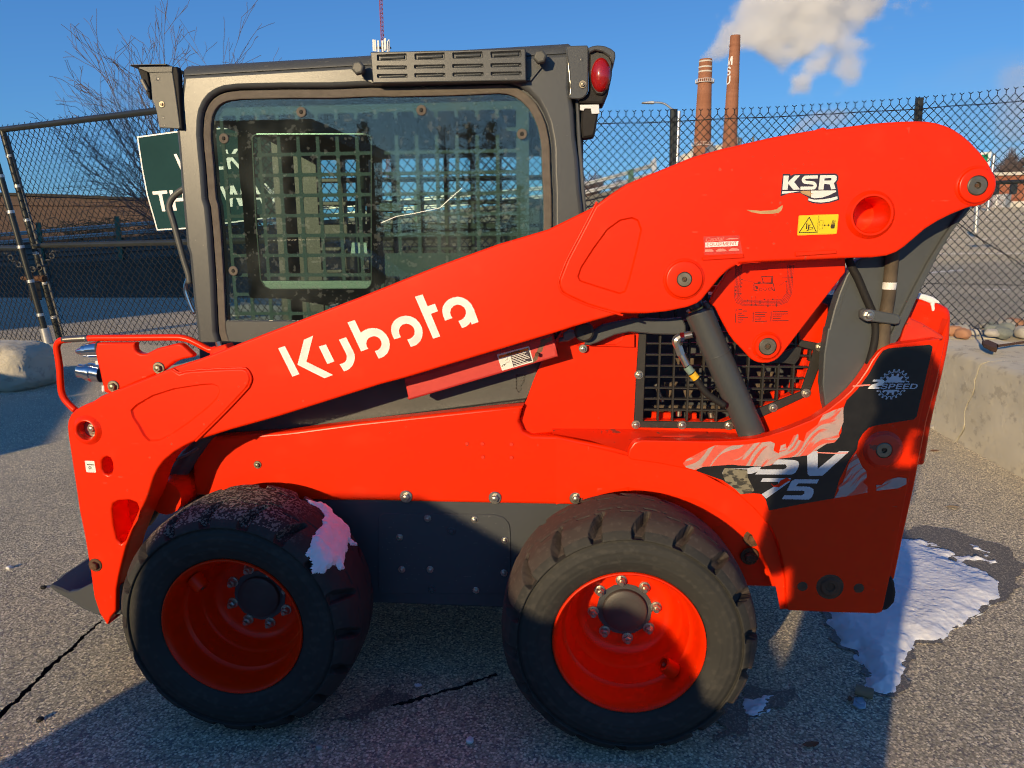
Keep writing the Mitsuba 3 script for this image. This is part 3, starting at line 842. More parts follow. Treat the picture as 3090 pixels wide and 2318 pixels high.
# ledge: the top of the frame in front of the engine panel, and the flared fender skirt
back = [(-0.2429,0.9521),(-0.0996,0.9533),(0.0474,0.9546),(0.2961,0.9495),(0.465,0.9383)]
frY = [0.332, 0.30, 0.235, 0.225, 0.222]
fr = [(-0.2419,0.9409)] + [(-0.116,0.9275)] + [(0.0013,0.9081)] + [(0.1451,0.9521)] + [(0.4296,0.9682)]
obj('frame_ledge', quad_grid([[(x, y, z) for (x, z), y in zip(fr, frY)], [(x, 0.365, z) for x, z in back]]), 'paint_worn', L, 30)
obj('ledge_step', plate([(0.0886,0.924),(0.119,0.9462),(0.2627,0.9497),(0.2842,0.9274)], 0.30, 0.36, 0.004), 'paint_worn', L)
sk_y = [0.3295, 0.318, 0.275, 0.262, 0.255, 0.25, 0.245, 0.24]
sk_t = [(-0.2293,0.9253)] + [(0.0048,0.8731)] + [(0.2207,0.8424)] + [(0.3567,0.7725)] + [(0.4606,0.6649)] + [(0.4897,0.5688)] + [(0.517,0.4825)] + [(0.5234,0.3904)]
sk_b = [(-0.2283,0.6941)] + [(0.0073,0.766)] + [(0.2247,0.7451)] + [(0.3101,0.7039)] + [(0.4024,0.636)] + [(0.454,0.5401)] + [(0.4857,0.4605)] + [(0.5014,0.3895)]
obj('fender_skirt', quad_grid([[(x, y, z) for (x, z), y in zip(sk_b, sk_y)], [(x, y, z) for (x, z), y in zip(sk_t, sk_y)]]), 'paint_orange', L, 30)
inn = [(0.2375,0.7457),(0.3289,0.6919),(0.4269,0.6154),(0.4882,0.5489),(0.4915,0.492),(0.418,0.4895),(0.3343,0.5784),(0.2515,0.6615)] 
obj('fender_inner', bx(-0.06, 0.62, 0.334, 0.36, 0.42, 0.90), 'paint_orange', L)
for x, z in [(0.4226,0.5949),(0.4165,0.5312)]:
    bolt(L, x, z, 0.328, 1.7, 'steel_rust')

# rear tower
tw = [(0.4335,0.9749),(0.3862,0.9639),(0.3336,0.9579),(0.2419,0.9532),(0.0413,0.9532),(0.0193,0.9456),(0.0049,0.9235),(0.0005,0.9),(0.0082,0.8897),(0.0978,0.8785),(0.2118,0.8564),(0.2768,0.8286),(0.3477,0.7804),(0.399,0.7343),(0.4515,0.6736),(0.474,0.626),(0.4898,0.5769)] + [(0.5083,0.4945),(0.5162,0.4008),(0.524,0.3955),(0.6481,0.3944),(0.7954,0.3956),(0.8107,0.4017),(0.8134,0.4135),(0.8258,0.5331),(0.8405,0.6997),(0.8571,0.8995),(0.867,1.0371),(0.8797,1.1411),(0.8889,1.2193),(0.9002,1.274),(0.8942,1.2775),(0.7833,1.2615),(0.7554,1.2566),(0.739,1.2493),(0.7261,1.2349),(0.711,1.2107),(0.699,1.1829),(0.6789,1.1481),(0.6581,1.1191),(0.6368,1.0955),(0.5986,1.061),(0.5541,1.0286),(0.4853,0.9968),(0.4271,0.975),(0.368,0.9625),(0.3081,0.957)]
tower = obj('rear_tower', plate(tw, YT, 0.262, 0.004, steps=2), 'paint_orange', L)
tw2 = [(0.7763,1.2425),(0.9412,1.2741),(0.9532,1.3257),(0.9529,1.2558),(0.9399,1.1257),(0.9224,1.0053),(0.906,0.8032),(0.8864,0.6211),(0.8734,0.479),(0.7992,0.4093),(0.7281,0.819)]
obj('rear_frame', plate(tw2, 0.30, 0.34, 0.004), 'paint_orange', L)
obj('tower_brace', plate([(0.8268,1.3342),(0.8646,1.3175),(0.9245,1.2809),(0.9291,1.2755),(0.9265,1.2691),(0.862,1.2611),(0.8022,1.2492),(0.8168,1.311)], 0.263, 0.30, 0.004), 'paint_worn', L)
boss = lambda x, z, y, r, rp, parent, m='paint_orange', pm='steel_pin', h=0.012: pin_boss(x, z, y, r, rp, parent, m, pm, h)


def pin_boss(x, z, y, r, rp, parent, m, pm, h):
    b = obj('pin_boss', shift(lathe([(-h, rp * 1.0), (-h, r * 0.80), (-h + 0.002, r * 0.86), (-0.004, r * 0.90), (-0.001, r), (0.002, r * 1.03)], x, z, 56), 0, y), m, parent, 35)
    obj('pin', shift(lathe([(-h + 0.006, 0.0), (-h + 0.006, rp * 0.26), (-h - 0.001, rp * 0.34), (-h - 0.001, rp * 0.86), (-h + 0.001, rp * 0.97), (-h + 0.003, rp * 1.01)], x, z, 40), 0, y), pm, parent, 30)
    obj('pin_socket', plate([(x + rp * 0.2 * math.cos(a), z + rp * 0.2 * math.sin(a)) for a in np.arange(6) * math.pi / 3], y - h + 0.002, y - h + 0.0055, 0), 'steel_rust', parent, False)


(px_, pz_), = [(0.7665,0.9373)]
pin_boss(px_, pz_, YT, 0.058, 0.0245, tower, 'paint_worn', 'steel_pin', 0.010)
(qx, qz), = [(0.6447,0.4824)]
obj('pin_recess', shift(lathe([(-0.002, 0.0), (-0.002, 0.012), (-0.006, 0.015), (-0.006, 0.026), (-0.001, 0.032), (-0.0005, 0.041), (0.0, 0.042)], qx, qz, 40), 0, YT), 'steel_rust', tower, 30)
for x, z in [(0.5605,0.4806),(0.7334,0.4809)]:
    obj('bolt_hole', shift(lathe([(-0.0008, 0.0), (-0.0012, 0.012), (-0.0005, 0.0155), (0, 0.016)], x, z, 24), 0, YT), 'steel_rust', tower, 30)
# decals on the tower
dc = [(0.7405,1.2411),(0.7558,1.2478),(0.8704,1.2592),(0.8794,1.2539),(0.8782,1.2372),(0.8656,1.1351),(0.8547,1.042),(0.8475,1.0327),(0.7419,1.0131),(0.7193,1.0052),(0.7024,0.985),(0.6925,0.9628)] + [(0.6904,0.9358),(0.6699,0.9008),(0.6578,0.869),(0.6456,0.8369),(0.6347,0.7777),(0.5475,0.759),(0.4418,0.733),(0.4285,0.7705),(0.4155,0.7864),(0.3928,0.7891),(0.3508,0.7848),(0.3348,0.8006),(0.2942,0.8288),(0.2511,0.844),(0.2086,0.8592),(0.2317,0.8707),(0.3188,0.8799),(0.4148,0.8758),(0.4384,0.8802),(0.4638,0.9023),(0.5487,0.9148),(0.571,0.9319),(0.6017,0.9529),(0.6272,0.9627),(0.6404,0.9879)] + [(0.6415,1.0681),(0.6485,1.0898),(0.6777,1.1239),(0.7055,1.1698),(0.7271,1.2182)]
decal = obj('side_decal', sheet(rounded(dc, 0.003), YT, 0.0008), 'vinyl_black', tower, False)
for q in ([(0.1707,0.881),(0.1823,0.8947),(0.2089,0.9106),(0.2384,0.9278),(0.2678,0.942),(0.3573,0.9453),(0.4339,0.9567),(0.4431,0.9506),(0.4596,0.9235),(0.486,0.9256),(0.4977,0.9729),(0.5118,0.9826),(0.5313,0.9547),(0.5408,0.9862),(0.5595,1.0114)], ):
    pass
tornA = [(0.1707,0.881),(0.1823,0.8947),(0.2089,0.9106),(0.2384,0.9278),(0.2678,0.942),(0.3157,0.9413),(0.3573,0.9453),(0.3956,0.9523),(0.4339,0.9567),(0.4461,0.9507),(0.443,0.9279),(0.4598,0.9187),(0.4642,0.9441),(0.4785,0.9506),(0.4827,0.9318),(0.5005,0.9761),(0.5132,0.9826),(0.5159,0.9639),(0.531,0.9579),(0.5379,0.9861),(0.5682,1.0115)] + [(0.5821,1.0424),(0.6103,1.0571),(0.6398,1.068),(0.644,1.0215),(0.6322,0.985)] + [(0.6364,0.9753),(0.6218,0.9564),(0.6002,0.9529),(0.5738,0.9335),(0.5662,0.917),(0.5487,0.9151),(0.4638,0.9026),(0.4384,0.8805),(0.4148,0.8762),(0.3429,0.8782),(0.3188,0.8805),(0.2317,0.871),(0.2079,0.8605),(0.1803,0.8683)]
obj('torn_residue', sheet(fixpoly(tornA), YT, 0.0011), 'vinyl_torn', tower, False, label='scraped pinkish residue of a torn decal')
obj('torn_residue', sheet(fixpoly([(0.6878,0.9247),(0.6987,0.9045),(0.7093,0.8827),(0.7237,0.8672),(0.7267,0.8483),(0.7164,0.8322),(0.7306,0.8198),(0.7322,0.8),(0.6876,0.7883),(0.6359,0.7784),(0.648,0.805),(0.6441,0.8177),(0.6578,0.8308),(0.6706,0.8914)]), YT, 0.0011), 'vinyl_torn', tower, False)
obj('torn_residue', sheet(fixpoly([(0.7565,0.8242),(0.7726,0.824),(0.7885,0.8418),(0.8196,0.8504),(0.843,0.8478),(0.8448,0.8288),(0.8228,0.8156),(0.759,0.8055)]), YT, 0.0011), 'vinyl_torn', tower, False)
Q1 = YT - 0.0009
for nm, q in (('letter_s', [(0.2983,0.8682),(0.2916,0.8514),(0.3803,0.8514),(0.4008,0.8608),(0.4095,0.8751),(0.388,0.8746),(0.3659,0.869)]), ('letter_s', [(0.458,0.9003),(0.5084,0.8991),(0.5194,0.8946),(0.5227,0.8851),(0.5187,0.8691),(0.5126,0.8578),(0.5026,0.8522),(0.3924,0.8504),(0.4049,0.8673),(0.4763,0.8682),(0.4841,0.8722),(0.4861,0.8786),(0.4812,0.8849),(0.4427,0.8835)]),
              ('letter_v', [(0.5443,0.9141),(0.5654,0.9287),(0.5756,0.9289),(0.5788,0.872),(0.6384,0.9301),(0.6681,0.9306),(0.5945,0.8501),(0.5562,0.8486),(0.5498,0.8555)]), ('numeral_seven', [(0.4161,0.8387),(0.501,0.8406),(0.4982,0.8287),(0.4869,0.8188),(0.4299,0.7718),(0.4158,0.7864),(0.463,0.8199),(0.464,0.8273),(0.4105,0.8267)]),
              ('numeral_five', [(0.5125,0.8371),(0.5854,0.8381),(0.5801,0.8252),(0.5252,0.8245),(0.5176,0.8141),(0.5586,0.8138),(0.5704,0.807),(0.5724,0.7951),(0.5683,0.7812),(0.5586,0.7719),(0.4779,0.7718),(0.4849,0.7846),(0.5368,0.7855),(0.5453,0.7922),(0.5442,0.7986),(0.5402,0.8005),(0.4911,0.7993),(0.5026,0.8298)])):
    obj(nm, sheet(fixpoly(q), Q1, 0.0006), 'vinyl_silver', tower, False)
obj('dust_smear', sheet(fixpoly([(0.2925,0.8514),(0.2983,0.8692),(0.3675,0.8659),(0.3704,0.8403),(0.3922,0.7988),(0.3838,0.7882),(0.3508,0.7848),(0.3348,0.8006),(0.3035,0.8226)]), Q1 - 0.0007, 0.0004), 'sticker_dusty', tower, False)
obj('torn_flap', sheet(fixpoly([(0.4419,0.8226),(0.45,0.8115),(0.4665,0.8103),(0.4921,0.8302),(0.5023,0.8336),(0.4884,0.8423),(0.4711,0.8329),(0.463,0.8199),(0.4498,0.8147)]), Q1 - 0.0007, 0.0004), 'paint_orange', tower, False)
obj('scratch', sheet(LineString([(0.5744,0.9247),(0.6244,0.9226),(0.6621,0.9252)]).buffer(0.0018), Q1 - 0.0007, 0.0004), 'label_pink', tower, False)
obj('scratch', sheet(LineString([(0.6633,1.1331),(0.6839,1.1348),(0.71,1.1373)]).buffer(0.0022), Q1 - 0.0007, 0.0004), 'label_pink', tower, False)
# gear emblem with its lettering
(gxa, gza), (gxb, gzb), (gxc, gzc) = [(0.7766,1.1395),(0.8231,1.14),(0.7723,1.1874)]
gr = math.hypot(gxb - gxa, gzb - gza)


def gear(ro, ri, n, w):
    p = []
    for k in range(n):
        for (u, r) in ((0.0, ri), (0.22, ri), (0.34, ro), (0.66, ro), (0.78, ri)):
            a = (k + u) / n * 2 * math.pi
            p.append((r * math.cos(a), r * math.sin(a)))
    return Polygon(p)


g0 = gear(gr, gr * 0.83, 20, 0)
ring = g0.difference(g0.buffer(-gr * 0.05))
core = gear(gr * 0.72, gr * 0.55, 12, 0)
band = box(-2 * gr, -0.36 * gr, 2 * gr, 0.12 * gr)
em = unary_union([ring, core]).difference(band)
em = affinity.affine_transform(em, [0.98, 0.16, 0.02, 1.0, gxa, gza])
obj('gear_emblem', sheet(em, Q1, 0.0006), 'vinyl_silver', tower, False)
two = [(0.7197,1.1532),(0.7444,1.1543),(0.7497,1.1526),(0.7514,1.1487),(0.7502,1.1424),(0.7445,1.1365),(0.7271,1.1308),(0.7402,1.1306),(0.7386,1.125),(0.7062,1.125),(0.7091,1.1311),(0.7168,1.1385),(0.7349,1.1441),(0.7384,1.1464),(0.7373,1.1481),(0.7181,1.1473)]
obj('lettering', sheet(fixpoly(two), Q1 - 0.0002, 0.0006), 'label_white', tower, False)
(tx, tz), (ux, uz), (vx, vz) = [(0.7414,1.1255),(0.8483,1.1267),(0.7456,1.1406)]
obj('lettering', text_poly_mesh('SPEED', (vz - tz), tx, tz, Q1 - 0.0002, math.atan2(uz - tz, ux - tx), 0.25, True, 0.0006, width=(ux - tx) * 0.98), 'vinyl_silver', tower, False)

# bumper pad, rear door
obj('bumper_pad', plate(rounded([(0.8212,0.4863),(0.8516,0.5025),(0.8622,0.4809),(0.8696,0.4466),(0.8685,0.4118),(0.8487,0.3845),(0.8153,0.3761),(0.7952,0.4298)], 0.012), 0.265, 0.50, 0.012, steps=3), 'rubber_dark', L, 40)
rd = [(0.8807,1.38),(0.9014,1.3836),(0.9357,1.3774),(0.9707,1.3626),(0.9911,1.3521),(0.9989,1.3415),(1.0037,1.3195),(1.0072,1.253),(1.0038,1.2037),(0.9975,1.1404),(0.9882,1.0625),(0.9793,0.9789),(0.9714,0.837),(0.8659,0.8348),(0.7897,1.2068)]
obj('rear_door', plate(rounded(rd, 0.012), 0.38, 1.28, 0.02, steps=4), 'paint_orange', L, 40)
sn = [(0.8849,1.38),(0.9008,1.3897),(0.9393,1.3827),(0.9637,1.37),(0.9707,1.3626),(0.9358,1.3757),(0.9017,1.3809)]
obj('snow_crust', plate(rounded([(0.8857,1.3809),(0.8907,1.3983),(0.9128,1.3948),(0.9387,1.387),(0.9588,1.3739),(0.9669,1.3635),(0.9448,1.3678),(0.9489,1.3468),(0.9434,1.3389),(0.9389,1.3424),(0.9323,1.3665),(0.9062,1.3765)], 0.004), 0.376, 0.70, 0.006, steps=2), 'snow', None, 40, label='thin crust of snow on the top corner of the rear door', category='snow')

# ---------------------------------------------------------------- the loader: lift arm
arm = [(-1.7778,0.9959),(-1.7732,1.0157),(-1.761,1.0369),(-1.7412,1.0541),(-1.7111,1.0688),(-1.6831,1.0789),(-1.6543,1.0967),(-1.6299,1.106),(-1.4074,1.1903),(-1.3606,1.2051),(-1.3209,1.2173)] + [(-0.812,1.4052),(-0.5689,1.4982),(-0.3924,1.559),(-0.2486,1.5996),(-0.1247,1.6582),(-0.0695,1.6969),(-0.0312,1.7214)] + [(0.0273,1.744),(0.0916,1.7693),(0.1515,1.7925),(0.2335,1.8133),(0.289,1.8251),(0.3624,1.8402),(0.4353,1.8515),(0.5063,1.861)] + [(0.4973,1.8574),(0.5633,1.8644),(0.6206,1.8706),(0.6819,1.8735),(0.7308,1.8741),(0.7596,1.8719),(0.7844,1.867),(0.8096,1.8588),(0.8267,1.8503),(0.8484,1.8365),(0.8705,1.8191),(0.8976,1.7929),(0.9209,1.7659),(0.9346,1.7452),(0.9431,1.7203),(0.9431,1.6954),(0.9353,1.6746),(0.9203,1.6623),(0.9048,1.654),(0.877,1.6447),(0.8415,1.6294),(0.81,1.6127),(0.7787,1.5917),(0.7519,1.5661),(0.7287,1.5439),(0.7089,1.5297),(0.6843,1.5202),(0.6507,1.516),(0.5868,1.5146),(0.4796,1.5102),(0.3495,1.505),(0.2884,1.5009)] + [(0.3509,1.5039),(0.3017,1.5008),(0.2789,1.4952),(0.2597,1.4836),(0.2375,1.4618),(0.2187,1.4365),(0.2028,1.4162),(0.1902,1.3992),(0.1771,1.3889),(0.1506,1.3779),(0.0901,1.3651),(0.0392,1.3599),(-0.0121,1.3591)] + [(-0.0357,1.3604),(-0.1164,1.3375),(-0.1752,1.3198),(-0.2346,1.3002),(-0.6827,1.1623),(-0.7537,1.1435)] + [(-1.0791,1.039),(-1.2441,0.9915),(-1.3552,0.9558),(-1.3932,0.9381),(-1.4283,0.9178),(-1.4645,0.8893),(-1.4874,0.8622),(-1.5036,0.8351),(-1.5174,0.8012),(-1.5291,0.7739),(-1.5394,0.7533),(-1.5602,0.7187),(-1.5903,0.6628),(-1.6258,0.5922),(-1.644,0.5424),(-1.6617,0.4922),(-1.6767,0.4416),(-1.6875,0.3616),(-1.7079,0.3389),(-1.7258,0.3074),(-1.749,0.3504),(-1.7609,0.4095),(-1.7627,0.5242),(-1.7669,0.6298),(-1.7736,0.7129),(-1.775,0.8087),(-1.7773,0.8963),(-1.7788,0.9629)]
armp = fixpoly(arm)
slot = [(-1.6749,0.8837),(-1.6667,0.8952),(-1.6546,0.9001),(-1.645,0.8956),(-1.6398,0.8824),(-1.6399,0.859),(-1.6457,0.8441),(-1.6586,0.8384),(-1.6702,0.8435),(-1.6765,0.8595)]
opening = [(-1.6601,0.7228),(-1.653,0.7422),(-1.6348,0.7522),(-1.5969,0.7559),(-1.5727,0.747),(-1.5668,0.7267),(-1.5804,0.6907),(-1.6049,0.6555),(-1.626,0.6146),(-1.6441,0.6014),(-1.6559,0.6192),(-1.6612,0.6677)]
(fhx, fhz), (rhx, rhz) = [(-1.7094,0.9865)] + [(0.6305,1.6311)]
fcirc = Point(fhx, fhz).buffer(0.030, 32)
rcirc = Point(rhx, rhz).buffer(0.0485, 32)
body = obj('lift_arm', plate(armp, YA + 0.008, 0.225, 0.007, holes=[slot, fcirc, rcirc], pockets=[(Polygon(opening).buffer(0.004), 0.085, 0.001)], steps=3), 'paint_orange', L, 40)
front_reg = fixpoly([(-1.4126,1.1903),(-1.3864,1.1735),(-1.3631,1.18),(-1.2852,1.1863),(-1.1856,1.191),(-1.1701,1.1861),(-1.161,1.1718),(-1.1585,1.155),(-1.1649,1.1392),(-1.1764,1.1233),(-1.2521,1.0493),(-1.3553,0.9545)] + [(-1.4171,0.8969),(-1.574,0.0393),(-2.1643,0.0078),(-1.9801,1.2143),(-1.515,1.2177)])
rear_reg = fixpoly([(-0.111,1.6745),(-0.1383,1.6209),(-0.1632,1.5727),(-0.194,1.5138),(-0.2148,1.4599),(-0.2159,1.4427),(-0.21,1.4255),(-0.1973,1.4139),(-0.1324,1.384),(-0.0314,1.3552)] + [(0.0121,1.3304),(0.0163,1.1656),(1.2803,1.1784),(1.1251,2.2979),(-0.0662,2.3441)])
leaf = rounded([(-1.5588,1.0538),(-1.5382,1.0721),(-1.4824,1.1029),(-1.4083,1.126),(-1.3229,1.1395),(-1.2841,1.1424),(-1.2617,1.1339),(-1.2608,1.115),(-1.2725,1.0927),(-1.3041,1.0637),(-1.367,1.0167),(-1.4371,0.9715),(-1.4751,0.9545),(-1.5085,0.952),(-1.5246,0.9687),(-1.5394,1.0023),(-1.5549,1.0293)], 0.006)
dee = rounded([(-0.012,1.6322),(-0.0463,1.6254),(-0.082,1.5998),(-0.1205,1.5474),(-0.1555,1.4926),(-0.1643,1.466),(-0.1573,1.4518),(-0.1047,1.4347),(-0.0418,1.4153),(-0.025,1.4221),(-0.0134,1.4572),(0.0058,1.5411),(0.0166,1.5963),(0.0065,1.6238)], 0.006)
fc = armp.intersection(front_reg)
rc = armp.intersection(rear_reg)
obj('front_casting', plate(fc.buffer(-0.001), YA, YA + 0.02, 0.006, holes=[slot, opening, fcirc], pockets=[(leaf, 0.007, 0.005)], steps=3), 'paint_orange', body, 40)
obj('rear_casting', plate(rc.buffer(-0.001), YA, YA + 0.02, 0.006, holes=[rcirc], pockets=[(dee, 0.007, 0.005)], steps=3), 'paint_orange', body, 40)
obj('weld_ring', shift(lathe([(0.10, 0.0), (0.10, 0.0465), (-0.010, 0.0475), (-0.013, 0.050), (-0.013, 0.055), (-0.006, 0.060), (0.001, 0.066)], rhx, rhz, 64), 0, YA), 'paint_orange', body, 40)
obj('weld_ring', shift(lathe([(0.05, 0.0), (0.05, 0.030), (-0.008, 0.0305), (-0.010, 0.033), (-0.009, 0.038), (-0.004, 0.043), (0.001, 0.050)], fhx, fhz, 48), 0, YA), 'paint_orange', body, 40)
obj('pin', shift(lathe([(0.020, 0.0), (0.020, 0.009), (0.026, 0.010), (0.026, 0.0285), (0.045, 0.0295)], fhx, fhz, 40), 0, YA), 'steel_plated', body)
bolt(body, fhx, fhz, YA + 0.026, 1.0)
for (zx, r, rp) in (([(0.8943,1.7045)], 0.052, 0.0265), ([(0.1368,1.4582)], 0.058, 0.0215)):
    pin_boss(zx[0][0], zx[0][1], YA, r, rp, body, 'paint_orange', 'steel_pin', 0.013)
for q in ([(0.4355,1.5335),(0.5466,1.5386),(0.5491,1.5277),(0.4381,1.5204)], [(0.1835,1.5202),(0.2965,1.529),(0.3004,1.517),(0.1865,1.5103)]):
    obj('stop_bar', plate(rounded(q, 0.002), YA - 0.006, YA + 0.002, 0.002), 'paint_orange', body)
# weld beads
obj('weld_bead', tube([(x, YA + 0.004, z) for x, z in [(-1.4077,1.1872),(-1.3864,1.1735),(-1.3631,1.18),(-1.2852,1.1863),(-1.1856,1.191),(-1.1701,1.1861),(-1.161,1.1718),(-1.1585,1.155),(-1.1649,1.1392),(-1.1764,1.1233),(-1.2521,1.0493),(-1.3553,0.9545)]], 0.0035, 6, 3), 'paint_orange', body, True)
obj('weld_bead', tube([(x, YA + 0.004, z) for x, z in [(-0.111,1.6745),(-0.1383,1.6209),(-0.1632,1.5727),(-0.194,1.5138),(-0.2148,1.4599),(-0.2159,1.4427),(-0.21,1.4255),(-0.1973,1.4139),(-0.1324,1.384),(-0.0314,1.3552)]], 0.0035, 6, 3), 'paint_orange', body, True)

# maker's lettering
for nm, q in (('letter_k', [[(-1.0677,1.252),(-1.0462,1.2592),(-1.0063,1.1726),(-1.0289,1.1643)], [(-0.9853,1.2786),(-0.9559,1.2913),(-0.9815,1.2113),(-0.9006,1.1712),(-0.9282,1.1605),(-1.0104,1.2016)]]),
              ('letter_u', [[(-0.9403,1.2584),(-0.9176,1.2647),(-0.8944,1.2129),(-0.9167,1.2045)], [(-0.8768,1.2792),(-0.8542,1.2871),(-0.8342,1.2447),(-0.8306,1.2345),(-0.8303,1.2228),(-0.8336,1.211),(-0.8395,1.1998),(-0.8483,1.1906),(-0.8581,1.1849),(-0.8665,1.1828),(-0.8785,1.2045),(-0.8694,1.2069),(-0.8611,1.2117),(-0.8563,1.2197),(-0.8549,1.2285),(-0.8574,1.2381)]]),
              ('letter_b', [[(-0.8475,1.3316),(-0.8251,1.3389),(-0.8093,1.3024),(-0.8073,1.3018),(-0.7988,1.3076),(-0.7853,1.3131),(-0.772,1.3152),(-0.7575,1.3141),(-0.7432,1.3076),(-0.7305,1.2952),(-0.7232,1.2808),(-0.7212,1.2658),(-0.7232,1.2519),(-0.7299,1.239),(-0.7406,1.229),(-0.7571,1.2222),(-0.7678,1.2452),(-0.7574,1.2487),(-0.7497,1.2569),(-0.7461,1.2656),(-0.7469,1.2743),(-0.7515,1.283),(-0.7586,1.2882),(-0.7673,1.2907),(-0.7761,1.2892),(-0.7852,1.284),(-0.7908,1.277),(-0.7933,1.2683),(-0.7922,1.2596),(-0.7872,1.2523),(-0.81,1.244)]]),
              ('letter_o', [[(-0.7069,1.2812),(-0.7136,1.2962),(-0.7159,1.3105),(-0.7134,1.3235),(-0.7071,1.3344),(-0.6966,1.3441),(-0.6833,1.3501),(-0.6688,1.3522),(-0.6544,1.3502),(-0.6402,1.3431),(-0.629,1.3309),(-0.6222,1.3181),(-0.6201,1.3038),(-0.6223,1.288),(-0.6285,1.2756),(-0.6399,1.2648),(-0.6575,1.2586),(-0.6675,1.2811),(-0.6581,1.2835),(-0.6501,1.2893),(-0.6452,1.2973),(-0.644,1.3065),(-0.6469,1.316),(-0.6524,1.3225),(-0.661,1.3271),(-0.6711,1.3282),(-0.6808,1.325),(-0.688,1.3178),(-0.6918,1.3086),(-0.6911,1.2977),(-0.6862,1.2876)]]),
              ('letter_t', [[(-0.64,1.4083),(-0.6169,1.415),(-0.603,1.3801),(-0.5808,1.3877),(-0.5725,1.3657),(-0.5937,1.3577),(-0.5676,1.2908),(-0.5891,1.2838)]]),
              ('letter_a', [[(-0.5517,1.3374),(-0.5576,1.3524),(-0.5595,1.368),(-0.5569,1.3807),(-0.5498,1.3914),(-0.5396,1.4004),(-0.5266,1.406),(-0.5124,1.4083),(-0.4982,1.4057),(-0.4842,1.3982),(-0.4731,1.387),(-0.4648,1.3709),(-0.4521,1.3343),(-0.4727,1.3263),(-0.4757,1.3345),(-0.4804,1.3271),(-0.4885,1.3208),(-0.5015,1.3157),(-0.5122,1.3369),(-0.501,1.3412),(-0.4931,1.3492),(-0.4892,1.3582),(-0.4893,1.3672),(-0.4946,1.3774),(-0.5044,1.3836),(-0.5143,1.385),(-0.5244,1.3818),(-0.5325,1.3739),(-0.5362,1.3624),(-0.5347,1.3539),(-0.5295,1.3454)]])):
    obj(nm, cat(*[sheet(fixpoly(p), YA + 0.008, 0.0009) for p in q]), 'vinyl_white', body, False)

# stickers on the arm
Y1 = YA
ksr = [(0.3915,1.7416),(0.3931,1.7422),(0.4109,1.7417),(0.4128,1.7366),(0.4201,1.7414),(0.5289,1.7416),(0.5346,1.7391),(0.5382,1.7344),(0.5392,1.7257),(0.5347,1.717),(0.5377,1.7084),(0.5456,1.6716),(0.5205,1.6643),(0.4969,1.6617),(0.4761,1.6638),(0.4624,1.6694),(0.4631,1.6793),(0.4392,1.6919),(0.4107,1.6907),(0.3904,1.6833),(0.3891,1.683)]
kb = obj('sticker', sheet(fixpoly(ksr), Y1, 0.0007), 'vinyl_purple', body, False, label='torn dark sticker with white letters and a white swoosh')
S_ = LineString(dense([(0.4844,1.7332),(0.4539,1.7327),(0.4485,1.7304),(0.4468,1.7254),(0.4492,1.721),(0.4549,1.719),(0.4708,1.7178),(0.4765,1.7152),(0.4788,1.7108),(0.4773,1.7061),(0.4717,1.7039),(0.4404,1.7037)], 3))
(sa, sb), (sc, sd_) = [(0.2904,1.7828),(0.2908,1.7743)]
for q in ([(0.3937,1.7375),(0.4077,1.7375),(0.4064,1.7206),(0.4235,1.7377),(0.4377,1.7381),(0.4227,1.7207),(0.4389,1.7013),(0.4371,1.7001),(0.4215,1.7003),(0.4077,1.7164),(0.4065,1.7004),(0.3929,1.6998)], S_.buffer(abs(sb - sd_) / 2, cap_style=2),
          Polygon([(0.4902,1.7374),(0.5276,1.7375),(0.5325,1.7352),(0.5345,1.7313),(0.5335,1.7227),(0.5277,1.7161),(0.5336,1.7006),(0.5218,1.7),(0.5169,1.7131),(0.5026,1.7146),(0.5013,1.6997),(0.4882,1.6997)], [[(0.5027,1.7295),(0.5188,1.7298),(0.5211,1.7266),(0.5185,1.7232),(0.5023,1.7229)]]),
          [(0.4687,1.6971),(0.5346,1.6971),(0.5354,1.6935),(0.519,1.685),(0.4989,1.6781),(0.48,1.6767),(0.4703,1.6792)], [(0.4633,1.6769),(0.4803,1.6727),(0.504,1.674),(0.5227,1.677),(0.539,1.6812),(0.5411,1.6744),(0.5203,1.6675),(0.4983,1.6652),(0.4775,1.667),(0.4638,1.6713)], [(0.3921,1.6966),(0.4397,1.6965),(0.4169,1.6922),(0.3922,1.6892)]):
    obj('sticker_lettering', sheet(fixpoly(q), Y1 - 0.0008, 0.0005), 'label_white', body, False)
obj('sticker_tear', sheet(fixpoly([(0.4398,1.6946),(0.4453,1.6969),(0.4675,1.697),(0.4679,1.6903),(0.4759,1.6902),(0.4689,1.6871),(0.4686,1.6808),(0.4588,1.6849),(0.4457,1.6898)]), Y1 - 0.0014, 0.0004), 'scrape_metal', body, False)
obj('paint_scrape', sheet(fixpoly([(0.3,1.6477),(0.3154,1.6472),(0.3381,1.6444),(0.3654,1.6459),(0.3813,1.6485),(0.3843,1.6517),(0.3954,1.6596),(0.3972,1.656),(0.394,1.6455),(0.3852,1.6377),(0.3819,1.6385),(0.3708,1.6364),(0.3386,1.6364),(0.3141,1.6414)]), Y1, 0.0005), 'scrape_metal', body, False)
yl = obj('warning_label', sheet(rounded([(0.4409,1.6315),(0.547,1.6345),(0.5459,1.5807),(0.4401,1.5774)], 0.003), Y1, 0.0007), 'label_amber', body, False, label='yellow crush hazard label with a triangle and a hand')
for q, mt in (([(0.4442,1.6291),(0.5446,1.632),(0.5433,1.5831),(0.4429,1.58)], 'label_yellow'),):
    obj('label_field', sheet(fixpoly(q), Y1 - 0.0008, 0.0004), mt, body, False)
ln = lambda pts, w: LineString(pts).buffer(w, cap_style=2)
